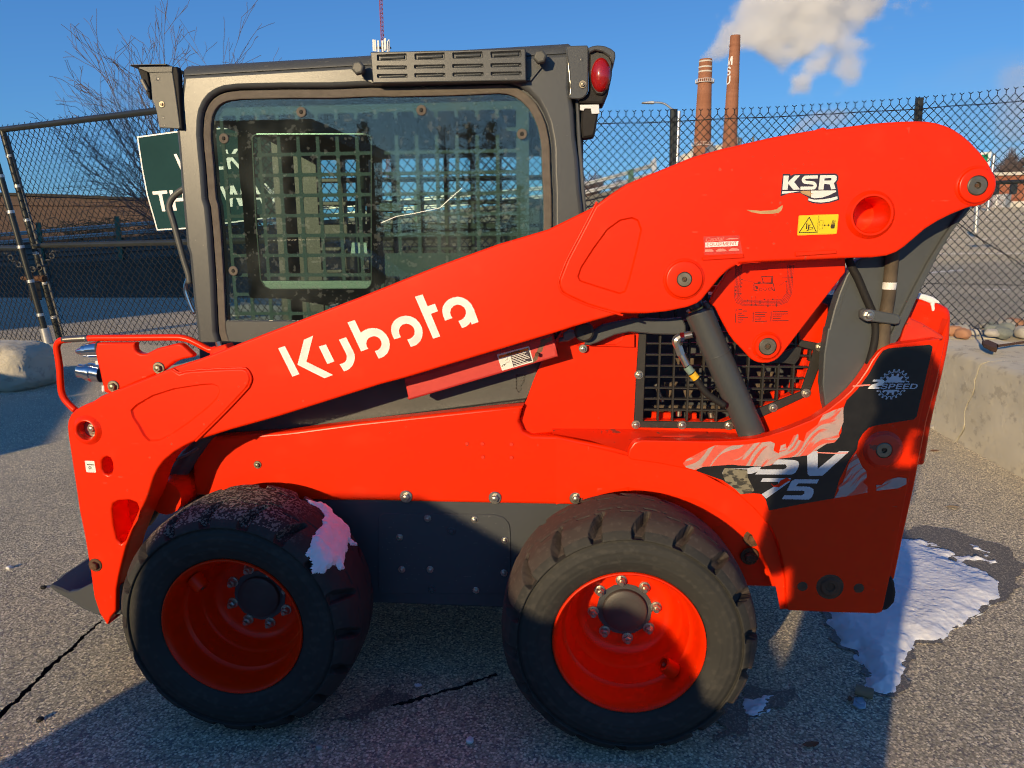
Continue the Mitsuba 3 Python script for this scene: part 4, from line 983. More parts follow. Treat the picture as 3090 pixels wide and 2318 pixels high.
ink = unary_union([Polygon([(0.4692,1.6264),(0.4912,1.5856),(0.4448,1.585),(0.4692,1.6264)]).exterior.buffer(0.0011), ln([(0.4938,1.6302),(0.4931,1.5824)], 0.0004), Polygon([(0.497,1.6162),(0.5072,1.6171),(0.5067,1.5945),(0.4969,1.594)]).exterior.buffer(0.0004),
                   ln([(0.5098,1.6044),(0.5237,1.6046)], 0.0006), fixpoly([(0.5082,1.6045),(0.5128,1.6076),(0.5128,1.6011)]), fixpoly([(0.5253,1.6047),(0.5202,1.608),(0.5207,1.6012)]),
                   fixpoly([(0.5279,1.597),(0.528,1.6063),(0.5388,1.6069),(0.5386,1.5972),(0.5352,1.5953),(0.5304,1.5957)]), ln([(0.5293,1.6063),(0.5282,1.6118)], 0.0007), ln([(0.5321,1.6063),(0.5319,1.6175)], 0.0008), ln([(0.5347,1.6062),(0.535,1.6188)], 0.0008), ln([(0.5376,1.6062),(0.5386,1.6178)], 0.0008),
                   fixpoly([(0.4623,1.6101),(0.4652,1.6104),(0.4653,1.595),(0.4623,1.5946)]), ln([(0.4685,1.5894),(0.4688,1.5974),(0.4707,1.6039),(0.4738,1.6063)], 0.001), ln([(0.4688,1.5974),(0.4686,1.6071)], 0.0008), Polygon([(0.4696,1.5978),(0.4807,1.599),(0.4797,1.5944),(0.4706,1.5939)]).exterior.buffer(0.0007), fixpoly([(0.463,1.5886),(0.4682,1.5942),(0.4692,1.591)])])
obj('label_pictogram', cat(*[sheet(p, Y1 - 0.0013, 0.0004) for p in polys(ink)]), 'label_ink', body, False)
obj('dealer_sticker', sheet(fixpoly([(0.1862,1.5766),(0.2834,1.5792),(0.2958,1.529),(0.1913,1.5254)]), Y1, 0.0005), 'label_red', body, False, label='small faded dealer sticker')
obj('sticker_field', sheet(fixpoly([(0.192,1.5597),(0.2822,1.5635),(0.2815,1.5503),(0.1926,1.5465)]), Y1 - 0.0006, 0.0004), 'label_pink', body, False) if False else obj('sticker_field', sheet(fixpoly([(0.192,1.5597),(0.2822,1.5635),(0.2815,1.5503),(0.1926,1.5465)]), Y1 - 0.0006, 0.0004), 'label_white', body, False)
(ax_, az_), (bx_, bz_), (cx_, cz_) = [(0.1964,1.5495),(0.2787,1.553),(0.196,1.5584)]
obj('sticker_lettering', text_poly_mesh('EQUIPMENT', cz_ - az_, ax_, az_, Y1 - 0.0011, math.atan2(bz_ - az_, bx_ - ax_), 0, False, 0.0004, width=bx_ - ax_), 'label_red', body, False)
(ax_, az_), (bx_, bz_), (cx_, cz_) = [(0.193,1.5622),(0.2409,1.5647),(0.1925,1.5733)]
obj('sticker_lettering', text_poly_mesh('Capital', cz_ - az_, ax_, az_, Y1 - 0.0006, math.atan2(bz_ - az_, bx_ - ax_), 0.3, False, 0.0004, width=bx_ - ax_), 'label_pink', body, False)
for q in ([(0.2465,1.5676),(0.2585,1.572),(0.2818,1.5714),(0.2807,1.569)], [(0.1918,1.5411),(0.2107,1.5414),(0.2154,1.5377),(0.2152,1.5344),(0.1921,1.5337)], [(0.2216,1.5377),(0.2312,1.5426),(0.2436,1.5425),(0.2507,1.5383),(0.2504,1.5359),(0.2234,1.5344)], [(0.2568,1.5391),(0.2648,1.544),(0.2787,1.5435),(0.2858,1.5406),(0.2856,1.5373),(0.2578,1.5358)]):
    obj('sticker_lettering', sheet(fixpoly(q), Y1 - 0.0006, 0.0004), 'label_pink', body, False)
obj('parts_label', sheet(rounded([(-1.7314,0.8849),(-1.6995,0.8846),(-1.6973,0.8455),(-1.7308,0.8469)], 0.002), Y1, 0.0006), 'label_white', body, False)
obj('label_pictogram', cat(sheet(fixpoly([(-1.7252,0.8736),(-1.7024,0.8734),(-1.7028,0.8704),(-1.7253,0.8706)]), Y1 - 0.0007, 0.0004), sheet(Point([(-1.7161,0.8617)][0]).buffer(0.005).difference(Point([(-1.7161,0.8617)][0]).buffer(0.003)), Y1 - 0.0007, 0.0004)), 'label_ink', body, False)
# far arm and far tower, the mirror image of these
MIR = T().translate([0, 1.68, 0]).scale([1, -1, 1])
obj('far_lift_arm', plate(armp, YA, 0.225, 0.006, holes=[opening]), 'paint_orange', L, 40, to_world=MIR)
obj('far_tower', plate(tw, YT, 0.30, 0.004), 'paint_orange', L, 40, to_world=MIR)

# triangular plate below the arm, with its service decal
tri = obj('link_plate', plate([(0.3058,1.5171),(0.2738,1.4647),(0.2413,1.4117),(0.2313,1.3839),(0.2344,1.3781),(0.246,1.3703),(0.252,1.3617),(0.2668,1.3329),(0.2937,1.286),(0.3081,1.2672),(0.3342,1.2407),(0.3566,1.217),(0.3677,1.208),(0.3815,1.2022),(0.3964,1.1997),(0.414,1.201),(0.4295,1.2066),(0.4413,1.2147),(0.4527,1.2287),(0.5733,1.408),(0.6164,1.4708),(0.6129,1.5157)], 0.225, 0.245, 0.003), 'paint_orange', L)
pin_boss(*[(0.4056,1.2517)][0], 0.225, 0.0435, 0.0265, tri, 'paint_orange', 'steel_pin', 0.011)
mk = []
for k in range(5):
    o = 22 * k
    (xa, za), (xb, zb), (xc, zc) = [(0.3026,1.4926),(0.4678,1.4919),(0.3349,1.373)]
    s = (xb - xa) / 930
    mk.append(ln([(xa + o * s * 1.0, za), (xa + o * s, zc + 150 * s), (xa + (40 + o) * s, zc + (50 + .6 * o) * s), (xa + 150 * s, zc + o * s), (xb - 180 * s, zc + (o + 10) * s), (xb - (60 + o) * s, zc + (60 + .6 * o) * s), (xb - o * s, zc + 200 * s), (xb - o * s, za)], 0.0008))
for seg in ([(0.3785,1.4589),(0.4096,1.4597),(0.4108,1.4406),(0.385,1.4398),(0.3785,1.4589)], [(0.3574,1.438),(0.3814,1.4398),(0.4136,1.4379),(0.4184,1.417),(0.412,1.4197),(0.4088,1.4288)], [(0.3574,1.438),(0.3584,1.4189),(0.3683,1.4179)], [(0.4062,1.4579),(0.4081,1.4407)]):
    mk.append(ln(seg, 0.0013))
for c in [(0.378,1.4207),(0.3905,1.4216),(0.4039,1.4216)]:
    mk.append(Point(c).buffer(0.0042).exterior.buffer(0.0007))
mk.append(fixpoly([(0.3604,1.4325),(0.3695,1.4298),(0.3699,1.4225),(0.3645,1.4216)]))
mk.append(fixpoly([(0.3669,1.4434),(0.3757,1.4453),(0.3779,1.438),(0.37,1.4362)]))
for c in [(0.3218,1.4499),(0.3223,1.4399),(0.3059,1.4286),(0.3211,1.4289),(0.3055,1.4184),(0.3057,1.4079),(0.3213,1.4083),(0.3412,1.3892),(0.3534,1.3743),(0.3654,1.3749),(0.3779,1.3855),(0.3781,1.3809),(0.3904,1.3914),(0.4146,1.3923),(0.4262,1.3768),(0.4265,1.3722),(0.4018,1.3716),(0.4496,1.4448),(0.4651,1.4565)]:
    mk.append(Point(c).buffer(0.0024))
for a in ([(0.3519,1.4015),(0.3534,1.3743)], [(0.3639,1.4015),(0.3654,1.3749)], [(0.4001,1.4015),(0.4018,1.3716)], [(0.4264,1.4033),(0.4265,1.3722)], [(0.3059,1.4286),(0.3211,1.4289)], [(0.3057,1.4079),(0.3213,1.4083)], [(0.3218,1.4499),(0.3599,1.4416)], [(0.4496,1.4448),(0.4299,1.4324)], [(0.4651,1.4565),(0.4374,1.456)]):
    mk.append(ln(a, 0.0005))
for y in (715, 745, 780, 812, 850, 885, 920):
    pass
for row in ([(0.3165,1.3617),(0.3303,1.3566),(0.3162,1.3502),(0.3147,1.3439),(0.3151,1.3369),(0.3154,1.3302),(0.3167,1.3235),(0.3648,1.3529),(0.3652,1.3463),(0.3655,1.3396),(0.3659,1.3329),(0.3663,1.3259),(0.4159,1.3549),(0.4163,1.3479),(0.4167,1.3416),(0.418,1.3349),(0.4175,1.3279)],):
    for k, (x, z) in enumerate(row):
        w = [60, 70, 70, 120, 170, 100, 60, 200, 170, 170, 100, 200, 250, 250, 150, 130, 260][k]
        mk.append(ln([(x, z), (x + w * s, z + w * s * 0.02)], 0.0013))
for a in ([(0.3101,1.3637),(0.3096,1.3554)], [(0.309,1.3499),(0.3095,1.322)], [(0.3603,1.3537),(0.361,1.324)], [(0.4123,1.3556),(0.4128,1.326)]):
    mk.append(ln(a, 0.0012))
obj('service_decal', cat(*[sheet(p, 0.225, 0.0005) for p in polys(unary_union(mk).intersection(fixpoly([(0.2904,1.5034),(0.4715,1.5027),(0.473,1.317),(0.2999,1.3145)])))]), 'map_ink', tri, False, label='faint dark service chart printed on the plate')

# rear link with its hoses
lk = [(0.6585,1.5036),(0.6323,1.4592),(0.6157,1.4073),(0.6035,1.3548),(0.5949,1.3017)] + [(0.5917,1.302),(0.5853,1.2228),(0.5873,1.13),(0.599,1.0674),(0.6142,1.0234),(0.6746,1.0116),(0.7233,1.1376),(0.7535,1.1934),(0.7781,1.2423),(0.8054,1.2908)] + [(0.8061,1.3025),(0.819,1.3361),(0.8472,1.4213),(0.8829,1.5142),(0.9159,1.5826),(0.9386,1.6186),(0.9624,1.6508),(0.9659,1.69),(0.91,1.6818),(0.7453,1.5472)]
link = obj('rear_link', plate(lk, 0.262, 0.31, 0.005, steps=2), 'link_grey', L)
fl = [(0.9575,1.6505),(0.9338,1.6185),(0.9112,1.5826),(0.8784,1.5145),(0.8428,1.422),(0.8147,1.3371),(0.8019,1.3038)] + [(0.7966,1.2801),(0.7694,1.2317),(0.7511,1.2437),(0.7726,1.292)] + [(0.7842,1.3228),(0.797,1.3561),(0.8225,1.422),(0.8535,1.4962),(0.8923,1.5737),(0.9241,1.6275),(0.9412,1.652)]
obj('flange', plate(fl, 0.245, 0.2615, 0.003), 'link_grey', link)
obj('groove', plate([(0.6725,1.4989),(0.6487,1.4545),(0.6303,1.3978),(0.6208,1.3404),(0.618,1.3404),(0.6275,1.3978),(0.646,1.4545),(0.6698,1.4989)], 0.2605, 0.2622, 0), 'paint_charcoal', link, False)
obj('hose', tube([(x, 0.245, z) for x, z in [(0.6277,1.5112),(0.6412,1.4833),(0.6596,1.4529),(0.6814,1.4084),(0.7005,1.3706),(0.7143,1.3422)] + [(0.7145,1.346),(0.7243,1.2984),(0.7227,1.2503),(0.7129,1.1956)]], 0.0115, 10), 'rubber_dark', L, True)
obj('hose', tube([(x, 0.245, z) for x, z in [(0.7518,1.5336),(0.752,1.4968),(0.7516,1.4504),(0.7522,1.4036),(0.7491,1.3612),(0.7457,1.3232)] + [(0.7456,1.3164),(0.748,1.2565),(0.7384,1.2019)]], 0.0185, 12), 'hose_dusty', L, True)
obj('hose_band', rod(*[(x, 0.245, z) for x, z in [(0.7516,1.4401),(0.7512,1.4196)]], 0.0192), 'label_white', L)
obj('hose_clamp', plate(rounded([(0.6615,1.3598),(0.6714,1.3654),(0.6873,1.3645),(0.7698,1.3482),(0.7761,1.3379),(0.7744,1.3224),(0.7633,1.3205),(0.6765,1.3306),(0.6631,1.34)], 0.006), 0.205, 0.228, 0.003), 'link_grey', link)
bolt(link, *[(0.6841,1.3473)][0], 0.205, 1.0)

# lift cylinder
(ax_, az_), (bx_, bz_) = [(0.2026,1.3611),(0.3995,0.9491)]
A3, B3 = np.array([ax_, 0.282, az_]), np.array([bx_, 0.30, bz_])
cyl = obj('lift_cylinder', rod(A3, B3, 0.0435, n=48, prof=[(0, 0.0), (0, 0.030), (0.012, 0.0395), (0.03, 0.042), (0.345, 0.042), (0.348, 0.0428), (0.352, 0.0428), (0.355, 0.042), (0.98, 0.042), (1.0, 0.038), (1.0, 0.0)]), 'cylinder_grey', L, 30)
dv = (A3 - B3) / np.linalg.norm(A3 - B3)
obj('gland_ring', rod(A3 + dv * 0.002, A3 - dv * 0.004, 0.034, n=32), 'brass', cyl, 30)
obj('piston_rod', rod(A3, A3 + dv * 0.12, 0.022, n=24), 'cylinder_grey', cyl, 30)
obj('lug', plate(rounded([(0.2151,1.3791),(0.2255,1.3853),(0.2365,1.3791),(0.2443,1.3629),(0.2267,1.3592)], 0.004), 0.24, 0.27, 0.004), 'cylinder_grey', cyl)
P3 = lambda q, y: [(x, y, z) for x, z in q]
obj('fitting', cat(tube(P3([(0.1846,1.2842),(0.1669,1.2804),(0.1509,1.276)], 0.240), 0.0115, 12), tube(P3([(0.1509,1.276),(0.1404,1.2674),(0.139,1.2582),(0.1449,1.2435)], 0.240), [0.0125, 0.014, 0.013, 0.0115], 10), rod(*P3([(0.1448,1.2472),(0.1547,1.2214)], 0.240), 0.0135, n=6), rod(*P3([(0.1528,1.2251),(0.174,1.1881)], 0.240), 0.0115, n=14)), 'steel_plated', cyl, 30)
obj('fitting_nut', rod(*P3([(0.1609,1.2774),(0.1484,1.2766)], 0.240), 0.0155, n=6), 'chrome', cyl, False)
obj('hose', tube(P3([(0.1721,1.1918),(0.1856,1.1695),(0.199,1.1509),(0.2162,1.1267),(0.2354,1.1024),(0.2653,1.0801),(0.2951,1.0616)], 0.245), [0.011, 0.0105, 0.0105, 0.0105, 0.0105, 0.0105], 12), 'rubber_dark', L, True)
obj('hose_band', rod(*P3([(0.1742,1.1836),(0.1893,1.1658)], 0.243), 0.0122), 'teal_band', L)
obj('hose_band', rod(*P3([(0.1913,1.1621),(0.2046,1.1465)], 0.244), 0.0122), 'yellow_band', L)

# service strut stowed below the arm
st = [(-0.7143,1.1355),(-0.671,1.1484),(-0.2391,1.2821),(-0.2209,1.211),(-0.7004,1.0649),(-0.7069,1.0703),(-0.7039,1.0755)]
strut = obj('service_strut', plate(st, 0.25, 0.31, 0.007, steps=3), 'paint_faded_red', L, 40)
lb = [(-0.4134,1.2153),(-0.412,1.2169),(-0.3154,1.243),(-0.3132,1.2428),(-0.3115,1.2412),(-0.2991,1.1957),(-0.3004,1.1934),(-0.3959,1.1653),(-0.3983,1.1663)]
obj('warning_label', sheet(fixpoly(lb), 0.25, 0.0006), 'label_white', strut, False, label='white warning label with an orange band')
obj('label_band', sheet(fixpoly([(-0.4093,1.2121),(-0.3144,1.2388),(-0.3125,1.2306),(-0.4068,1.2038)]), 0.2494, 0.0004), 'label_orange', strut, False)
obj('label_text_field', sheet(fixpoly([(-0.3706,1.2132),(-0.3119,1.2295),(-0.303,1.197),(-0.362,1.1782)]), 0.2494, 0.0004), 'vinyl_purple', strut, False)
rowsq = [ln(a, 0.0009) for a in ([(-0.3677,1.2116),(-0.3214,1.2248)], [(-0.368,1.2065),(-0.3254,1.2191)], [(-0.3664,1.2015),(-0.3168,1.2162)], [(-0.3651,1.1965),(-0.3129,1.212)], [(-0.3638,1.1919),(-0.309,1.2076)], [(-0.3619,1.1872),(-0.3241,1.1982)], [(-0.3606,1.1818),(-0.3143,1.1956)])]
obj('label_text', cat(*[sheet(q, 0.2490, 0.0003) for q in rowsq]), 'label_white', strut, False)
(ax_, az_), (bx_, bz_), (cx_, cz_) = [(-0.3835,1.2131),(-0.3385,1.226),(-0.3855,1.2191)]
obj('label_text', text_poly_mesh('WARNING', math.hypot(cx_ - ax_, cz_ - az_), ax_, az_, 0.2490, math.atan2(bz_ - az_, bx_ - ax_), 0, True, 0.0003, width=(bx_ - ax_)), 'label_ink', strut, False)
obj('label_picture', cat(*[sheet(q, 0.2490, 0.0003) for q in (ln([(-0.3985,1.1768),(-0.3944,1.1836),(-0.3878,1.1856),(-0.3905,1.1809)], 0.0011), ln([(-0.3884,1.1876),(-0.3758,1.1931),(-0.3744,1.1985)], 0.0005), ln([(-0.3877,1.197),(-0.3797,1.2024),(-0.3796,1.2078)], 0.0005))]), 'label_ink', strut, False)
obj('grease_smear', sheet(wobble([(-0.2428,1.277),(-0.2595,1.2664),(-0.2745,1.2618),(-0.2876,1.2285),(-0.2921,1.2171),(-0.2951,1.2057),(-0.3121,1.1884),(-0.2914,1.1905),(-0.2838,1.2095),(-0.2707,1.2286),(-0.2595,1.2513),(-0.2409,1.2646)], 0.006, 60, 8).intersection(fixpoly(st).buffer(-0.004)), 0.25, 0.0004), 'grime', strut, False)
obj('strut_stud', rod(*P3([(-0.2869,1.2189)], 0.25), (lambda q: (q[0][0], 0.225, q[0][1]))([(-0.2863,1.2204)]), 0.006), 'steel_rust', strut)
hl = [(-0.142,1.24),(-0.1302,1.2638),(-0.1116,1.2868),(-0.0826,1.3051),(-0.0453,1.3136),(0.0177,1.3258),(0.04,1.3229)] + [(0.0488,1.3256),(0.1117,1.322),(0.163,1.3289),(0.175,1.3019),(0.1761,1.2737),(0.0762,1.2759),(0.0015,1.2831)] + [(-0.0073,1.2812),(-0.0445,1.2734),(-0.0781,1.2584),(-0.1042,1.2464),(-0.123,1.2401)]
obj('latch_lever', plate(rounded(hl, 0.004), 0.30, 0.33, 0.004), 'link_grey', L)
(wx, wz), = [(-0.1407,1.2854)]
obj('latch_knob', shift(lathe([(-0.03, 0.0), (-0.03, 0.004), (-0.033, 0.005), (-0.034, 0.024), (-0.030, 0.030), (-0.010, 0.031), (0.0, 0.026), (0.03, 0.02)], wx, wz, 40), 0, 0.30), 'plastic_black', L, 30)
obj('latch_body', plate(rounded([(-0.2222,1.2514),(-0.2208,1.2628),(-0.2083,1.2648),(-0.2065,1.2782),(-0.1877,1.2908),(-0.1764,1.2878),(-0.1632,1.2803),(-0.1612,1.2727),(-0.1762,1.2631),(-0.1912,1.2565)], 0.003), 0.27, 0.31, 0.004), 'galvanised_dull', L)
obj('latch_plate', plate([(-0.1686,1.2354),(-0.0998,1.2343),(-0.0391,1.2354),(-0.0205,1.2501),(-0.0095,1.2663),(0.0206,1.2695),(0.0216,1.2273),(-0.1609,1.2308)], 0.345, 0.359, 0.002), 'paint_orange', L)
bolt(L, *[(-0.1435,1.2225)][0], 0.345, 0.8)

# front: coupler bracket, couplers, tube guard
cb = [(-1.6625,1.261),(-1.6578,1.2627),(-1.5352,1.264),(-1.5383,1.2518),(-1.5366,1.2404),(-1.5305,1.2342),(-1.5236,1.2303),(-1.5134,1.2283),(-1.5031,1.2287),(-1.4844,1.2379),(-1.4658,1.2465),(-1.4057,1.261),(-1.391,1.262),(-1.3826,1.2583),(-1.3505,1.2275),(-1.3501,1.2233),(-1.3543,1.2184),(-1.381,1.2142),(-1.4114,1.2043),(-1.4334,1.1899),(-1.4551,1.174),(-1.6309,1.1013),(-1.6474,1.102),(-1.6567,1.1074),(-1.6599,1.1359),(-1.6639,1.1764),(-1.6671,1.1995),(-1.6696,1.2224),(-1.6677,1.2424)]
br = obj('coupler_bracket', plate(rounded(cb, 0.003), 0.135, 0.165, 0.006, steps=3), 'paint_orange', L, 40)
for x, z in [(-1.6217,1.1244),(-1.465,1.1848)]:
    bolt(br, x, z, 0.135, 1.1, 'steel_pin')
for yy, prof, pts in ((0.17, [(0, 0), (0, 0.006), (0.10, 0.010), (0.34, 0.0175), (0.36, 0.021), (0.52, 0.021), (0.55, 0.024), (1, 0.025), (1, 0)], [(-1.7574,1.2286),(-1.6779,1.2378)]), (0.17, [(0, 0), (0, 0.019), (0.04, 0.022), (0.28, 0.022), (0.3, 0.025), (0.42, 0.025), (0.44, 0.030), (0.62, 0.030), (0.66, 0.028), (1, 0.028), (1, 0)], [(-1.7584,1.1667),(-1.6801,1.1577)])):
    obj('hydraulic_coupler', rod((pts[0][0], yy, pts[0][1]), (pts[1][0], yy, pts[1][1]), 1, n=28, prof=prof), 'chrome', L, 30)
obj('coupler_stub', cat(rod(*P3([(-1.681,1.202),(-1.6809,1.1904)], 0.16), 0.008), rod(*P3([(-1.6574,1.1263),(-1.6597,1.1074)], 0.14), 0.006)), 'label_white', L)
gp_ = [(-1.7894,1.0347),(-1.8004,1.0451),(-1.8139,1.0599),(-1.8242,1.0762),(-1.8295,1.0985),(-1.8286,1.1282),(-1.8255,1.1696),(-1.8253,1.2048),(-1.8266,1.234),(-1.8232,1.25),(-1.8148,1.2602),(-1.8004,1.2655),(-1.7511,1.2698),(-1.6903,1.2724),(-1.5999,1.2734),(-1.51,1.2747),(-1.4357,1.2757),(-1.4062,1.2747),(-1.3788,1.2683),(-1.352,1.2556),(-1.3239,1.2406),(-1.3096,1.2359),(-1.2886,1.2409)]
obj('tube_guard', tube(P3(gp_, 0.175), 0.0105, 14, 4), 'paint_orange', L, True)
obj('worn_tube', tube(P3([(-1.8018,1.266),(-1.7818,1.2679),(-1.7511,1.2701),(-1.7145,1.272)], 0.175), 0.0108, 14, 3), 'bare_steel', L, True)
obj('guard_mount', plate([(-1.3002,1.2425),(-1.276,1.2512),(-1.2505,1.2576),(-1.244,1.2477),(-1.26,1.2319),(-1.2781,1.2267),(-1.3047,1.2253)], 0.15, 0.20, 0.003), 'paint_orange', L)
obj('mount_bolt', rod(*P3([(-1.282,1.2489),(-1.286,1.2631)], 0.175), 0.009, n=6), 'steel_plated', L, False)

# front hitch plate
hp_ = [(-1.9308,0.4328),(-1.918,0.4377),(-1.7939,0.5271),(-1.756,0.5483),(-1.6935,0.5433),(-1.6875,0.3563),(-1.7482,0.3245),(-1.7618,0.3298),(-1.8753,0.3927),(-1.9092,0.4074)]
hitch = obj('hitch_plate', plate([(-1.9324,0.4321),(-1.9228,0.439),(-1.892,0.4285),(-1.8516,0.4096),(-1.7991,0.3737),(-1.7571,0.3388),(-1.7618,0.3298),(-1.8163,0.351),(-1.8755,0.3912),(-1.9088,0.4104)], 0.13, 1.55, 0.004), 'paint_charcoal', L)
obj('hitch_end', plate([(-1.9113,0.4328),(-1.8653,0.4142),(-1.8288,0.4214),(-1.7833,0.4448),(-1.6702,0.449),(-1.683,0.34),(-1.7544,0.3355),(-1.8079,0.3626),(-1.8676,0.3967),(-1.8973,0.4144)], 0.128, 0.15, 0.003), 'paint_charcoal', hitch)
obj('hitch_rail', plate([(-2.0085,0.3907),(-1.9827,0.4031),(-1.949,0.3738),(-1.8643,0.331),(-1.8738,0.3152),(-1.9588,0.3566)], 0.26, 1.5, 0.004), 'paint_charcoal', hitch)
bolt(L, *[(-1.7396,0.5261)][0], YA + 0.001, 1.3, 'steel_rust')
obj('front_cross_tube', rod(*[(x, y, z) for (x, z), y in (((-1.55, 0.72), 0.23), ((-1.55, 0.72), 1.45))], 0.06), 'paint_orange', L)
obj('tilt_cylinder', rod((-1.70, 0.33, 0.60), (-1.36, 0.35, 1.02), 0.035, n=24), 'cylinder_grey', L)
obj('front_frame', bx(-1.60, -1.40, 0.42, 1.26, 0.30, 1.00), 'paint_charcoal', L)
obj('hose', tube(P3([(-1.5228,0.8379),(-1.5134,0.8465),(-1.4985,0.8539),(-1.4616,0.8707),(-1.4318,0.8888)], 0.26), 0.005, 8), 'galvanised_dull', L, True)

# ---------------------------------------------------------------- wheels
RR, AZ = 0.392, 0.385


def tyre_mesh(seed, shift_a):
    prof = np.array([(0.012, 0.221), (-0.004, 0.236), (-0.014, 0.258), (-0.019, 0.283), (-0.018, 0.305), (-0.013, 0.322), (-0.008, 0.330), (-0.005, 0.3325), (-0.014, 0.334), (-0.0155, 0.337), (-0.012, 0.343), (-0.004, 0.354),
                     (0.006, 0.364), (0.018, 0.3735), (0.030, 0.380), (0.042, 0.3845), (0.055, 0.387), (0.07, 0.3885), (0.09, 0.3903), (0.12, 0.3917), (0.145, 0.392)])
    L_ = np.r_[0, np.cumsum(np.hypot(*np.diff(prof, axis=0).T))]
    s = np.linspace(0, L_[-1], 84)
    half = np.stack([np.interp(s, L_, prof[:, 0]), np.interp(s, L_, prof[:, 1])], 1)
    full = np.vstack([half, np.stack([0.29 - half[::-1][1:, 0], half[::-1][1:, 1]], 1)])
    NT = 760
    a = np.linspace(0, 2 * np.pi, NT, endpoint=False)
    Y, A = np.meshgrid(full[:, 0], a)
    R = np.tile(full[:, 1], (NT, 1))
    N = 18
    near = Y < 0.145
    yy = np.where(near, Y, 0.29 - Y)
    tread = np.clip((R - 0.3375) / 0.004, 0, 1)
    nz = meshkit.fbm(np.stack([np.cos(A) * 9, np.sin(A) * 9, Y * 60], -1), 3, seed)
    u = (A / (2 * np.pi) * N + shift_a + np.where(near, 0, 0.5) + (0.9 * np.clip(yy, 0, 1) / 0.1) * np.where(near, 1, 1) * 0.35 + 0.05 * (nz - 0.5)) % 1.0
    w = np.interp(yy, [-0.012, 0.0, 0.03, 0.075, 0.085], [0.15, 0.15, 0.12, 0.07, 0.0])
    d = np.abs(u - 0.5)
    notch = np.clip((w - d) / 0.028, 0, 1) * (yy < 0.088) * np.clip((0.088 - yy) / 0.006, 0, 1)
    depth = np.interp(yy, [-0.012, 0.0, 0.02, 0.06, 0.09], [0.008, 0.022, 0.034, 0.032, 0.02])
    # the thin broken line where the lugs meet the worn centre
    zig = 0.088 + 0.012 * np.sign(np.sin(A * N + 1.0 + 2 * math.pi * shift_a)) + 0.006 * (nz - 0.5) * 2
    line = np.clip(1 - np.abs(yy - zig) / 0.0035, 0, 1) * (np.sin(A * N * 2.0 + 0.6) > -0.75)
    R = R - tread * (notch * depth + line * 0.008 + 0.0025 * (nz - 0.5))
    Y = Y + np.where(near, 1, -1) * tread * notch * 0.016 * np.clip((0.022 - yy) / 0.03, 0, 1)
    # rings on the sidewall
    for r0, h in ((0.268, 0.0012), (0.300, 0.0010), (0.318, 0.0010)):
        Y = Y + np.where(np.abs(R - r0) < 0.0035, -h if True else 0, 0) * (near * 2 - 1)
    X, Z = R * np.cos(A), R * np.sin(A)
    low = Z < -AZ + 0.001
    bulge = np.clip((-Z - AZ + 0.02) / 0.03, 0, 1)
    Y = Y + np.where(near, -1, 1) * bulge * 0.006
    Z = np.maximum(Z, -AZ + 0.001)
    n, m = X.shape
    k, i = np.meshgrid(np.arange(n), np.arange(m - 1), indexing='ij')
    k2 = (k + 1) % n
    f = np.concatenate([np.stack([k * m + i, k2 * m + i, k2 * m + i + 1], -1).reshape(-1, 3), np.stack([k * m + i, k2 * m + i + 1, k * m + i + 1], -1).reshape(-1, 3)])
    f = f[:, ::-1]
    v = np.stack([X, Y, Z], -1).reshape(-1, 3)
    # split sidewall and tread
    j0 = int(np.argmax(half[:, 1] > 0.356))
    jj = (np.arange(m)[None, :] >= j0) & (np.arange(m)[None, :] <= m - 1 - j0)
    isT = np.broadcast_to(jj, (n, m)).reshape(-1)
    ft = isT[f].all(1)

    def sub(mask):
        q = tm(v, f[mask])
        q.remove_unreferenced_vertices()
        return q
    return sub(~ft), sub(ft)


rim_prof = [(0.014, 0.222), (0.002, 0.229), (-0.004, 0.2275), (-0.005, 0.224), (0.0, 0.219), (0.014, 0.213), (0.03, 0.2095), (0.072, 0.204), (0.082, 0.199), (0.088, 0.191), (0.148, 0.181), (0.157, 0.176), (0.164, 0.167), (0.192, 0.159), (0.202, 0.152), (0.209, 0.140), (0.212, 0.128), (0.212, 0.070), (0.213, 0.0)]
RIM = mikit.ply(lathe(rim_prof, 0, 0, 128), 'paint_orange', 40)
CAP = mikit.ply(lathe([(0.213, 0.0715), (0.196, 0.0710), (0.191, 0.066), (0.188, 0.045), (0.187, 0.0)], 0, 0, 64), 'hub_black', 40)
NUT = mikit.ply(cat(lathe([(0.0, 0.021), (-0.005, 0.020), (-0.006, 0.014)][::1], 0, 0, 24), plate([(x * 0.0155, z * 0.0155) for x, z in hexa], -0.026, -0.004, 0.003), rod((0, -0.026, 0), (0, -0.037, 0), 0.0085, 0.0075, 12)), 'steel_plated', 30)
side_r, tread_r = tyre_mesh(5, 0.15)
side_f, tread_f = tyre_mesh(9, 0.55)
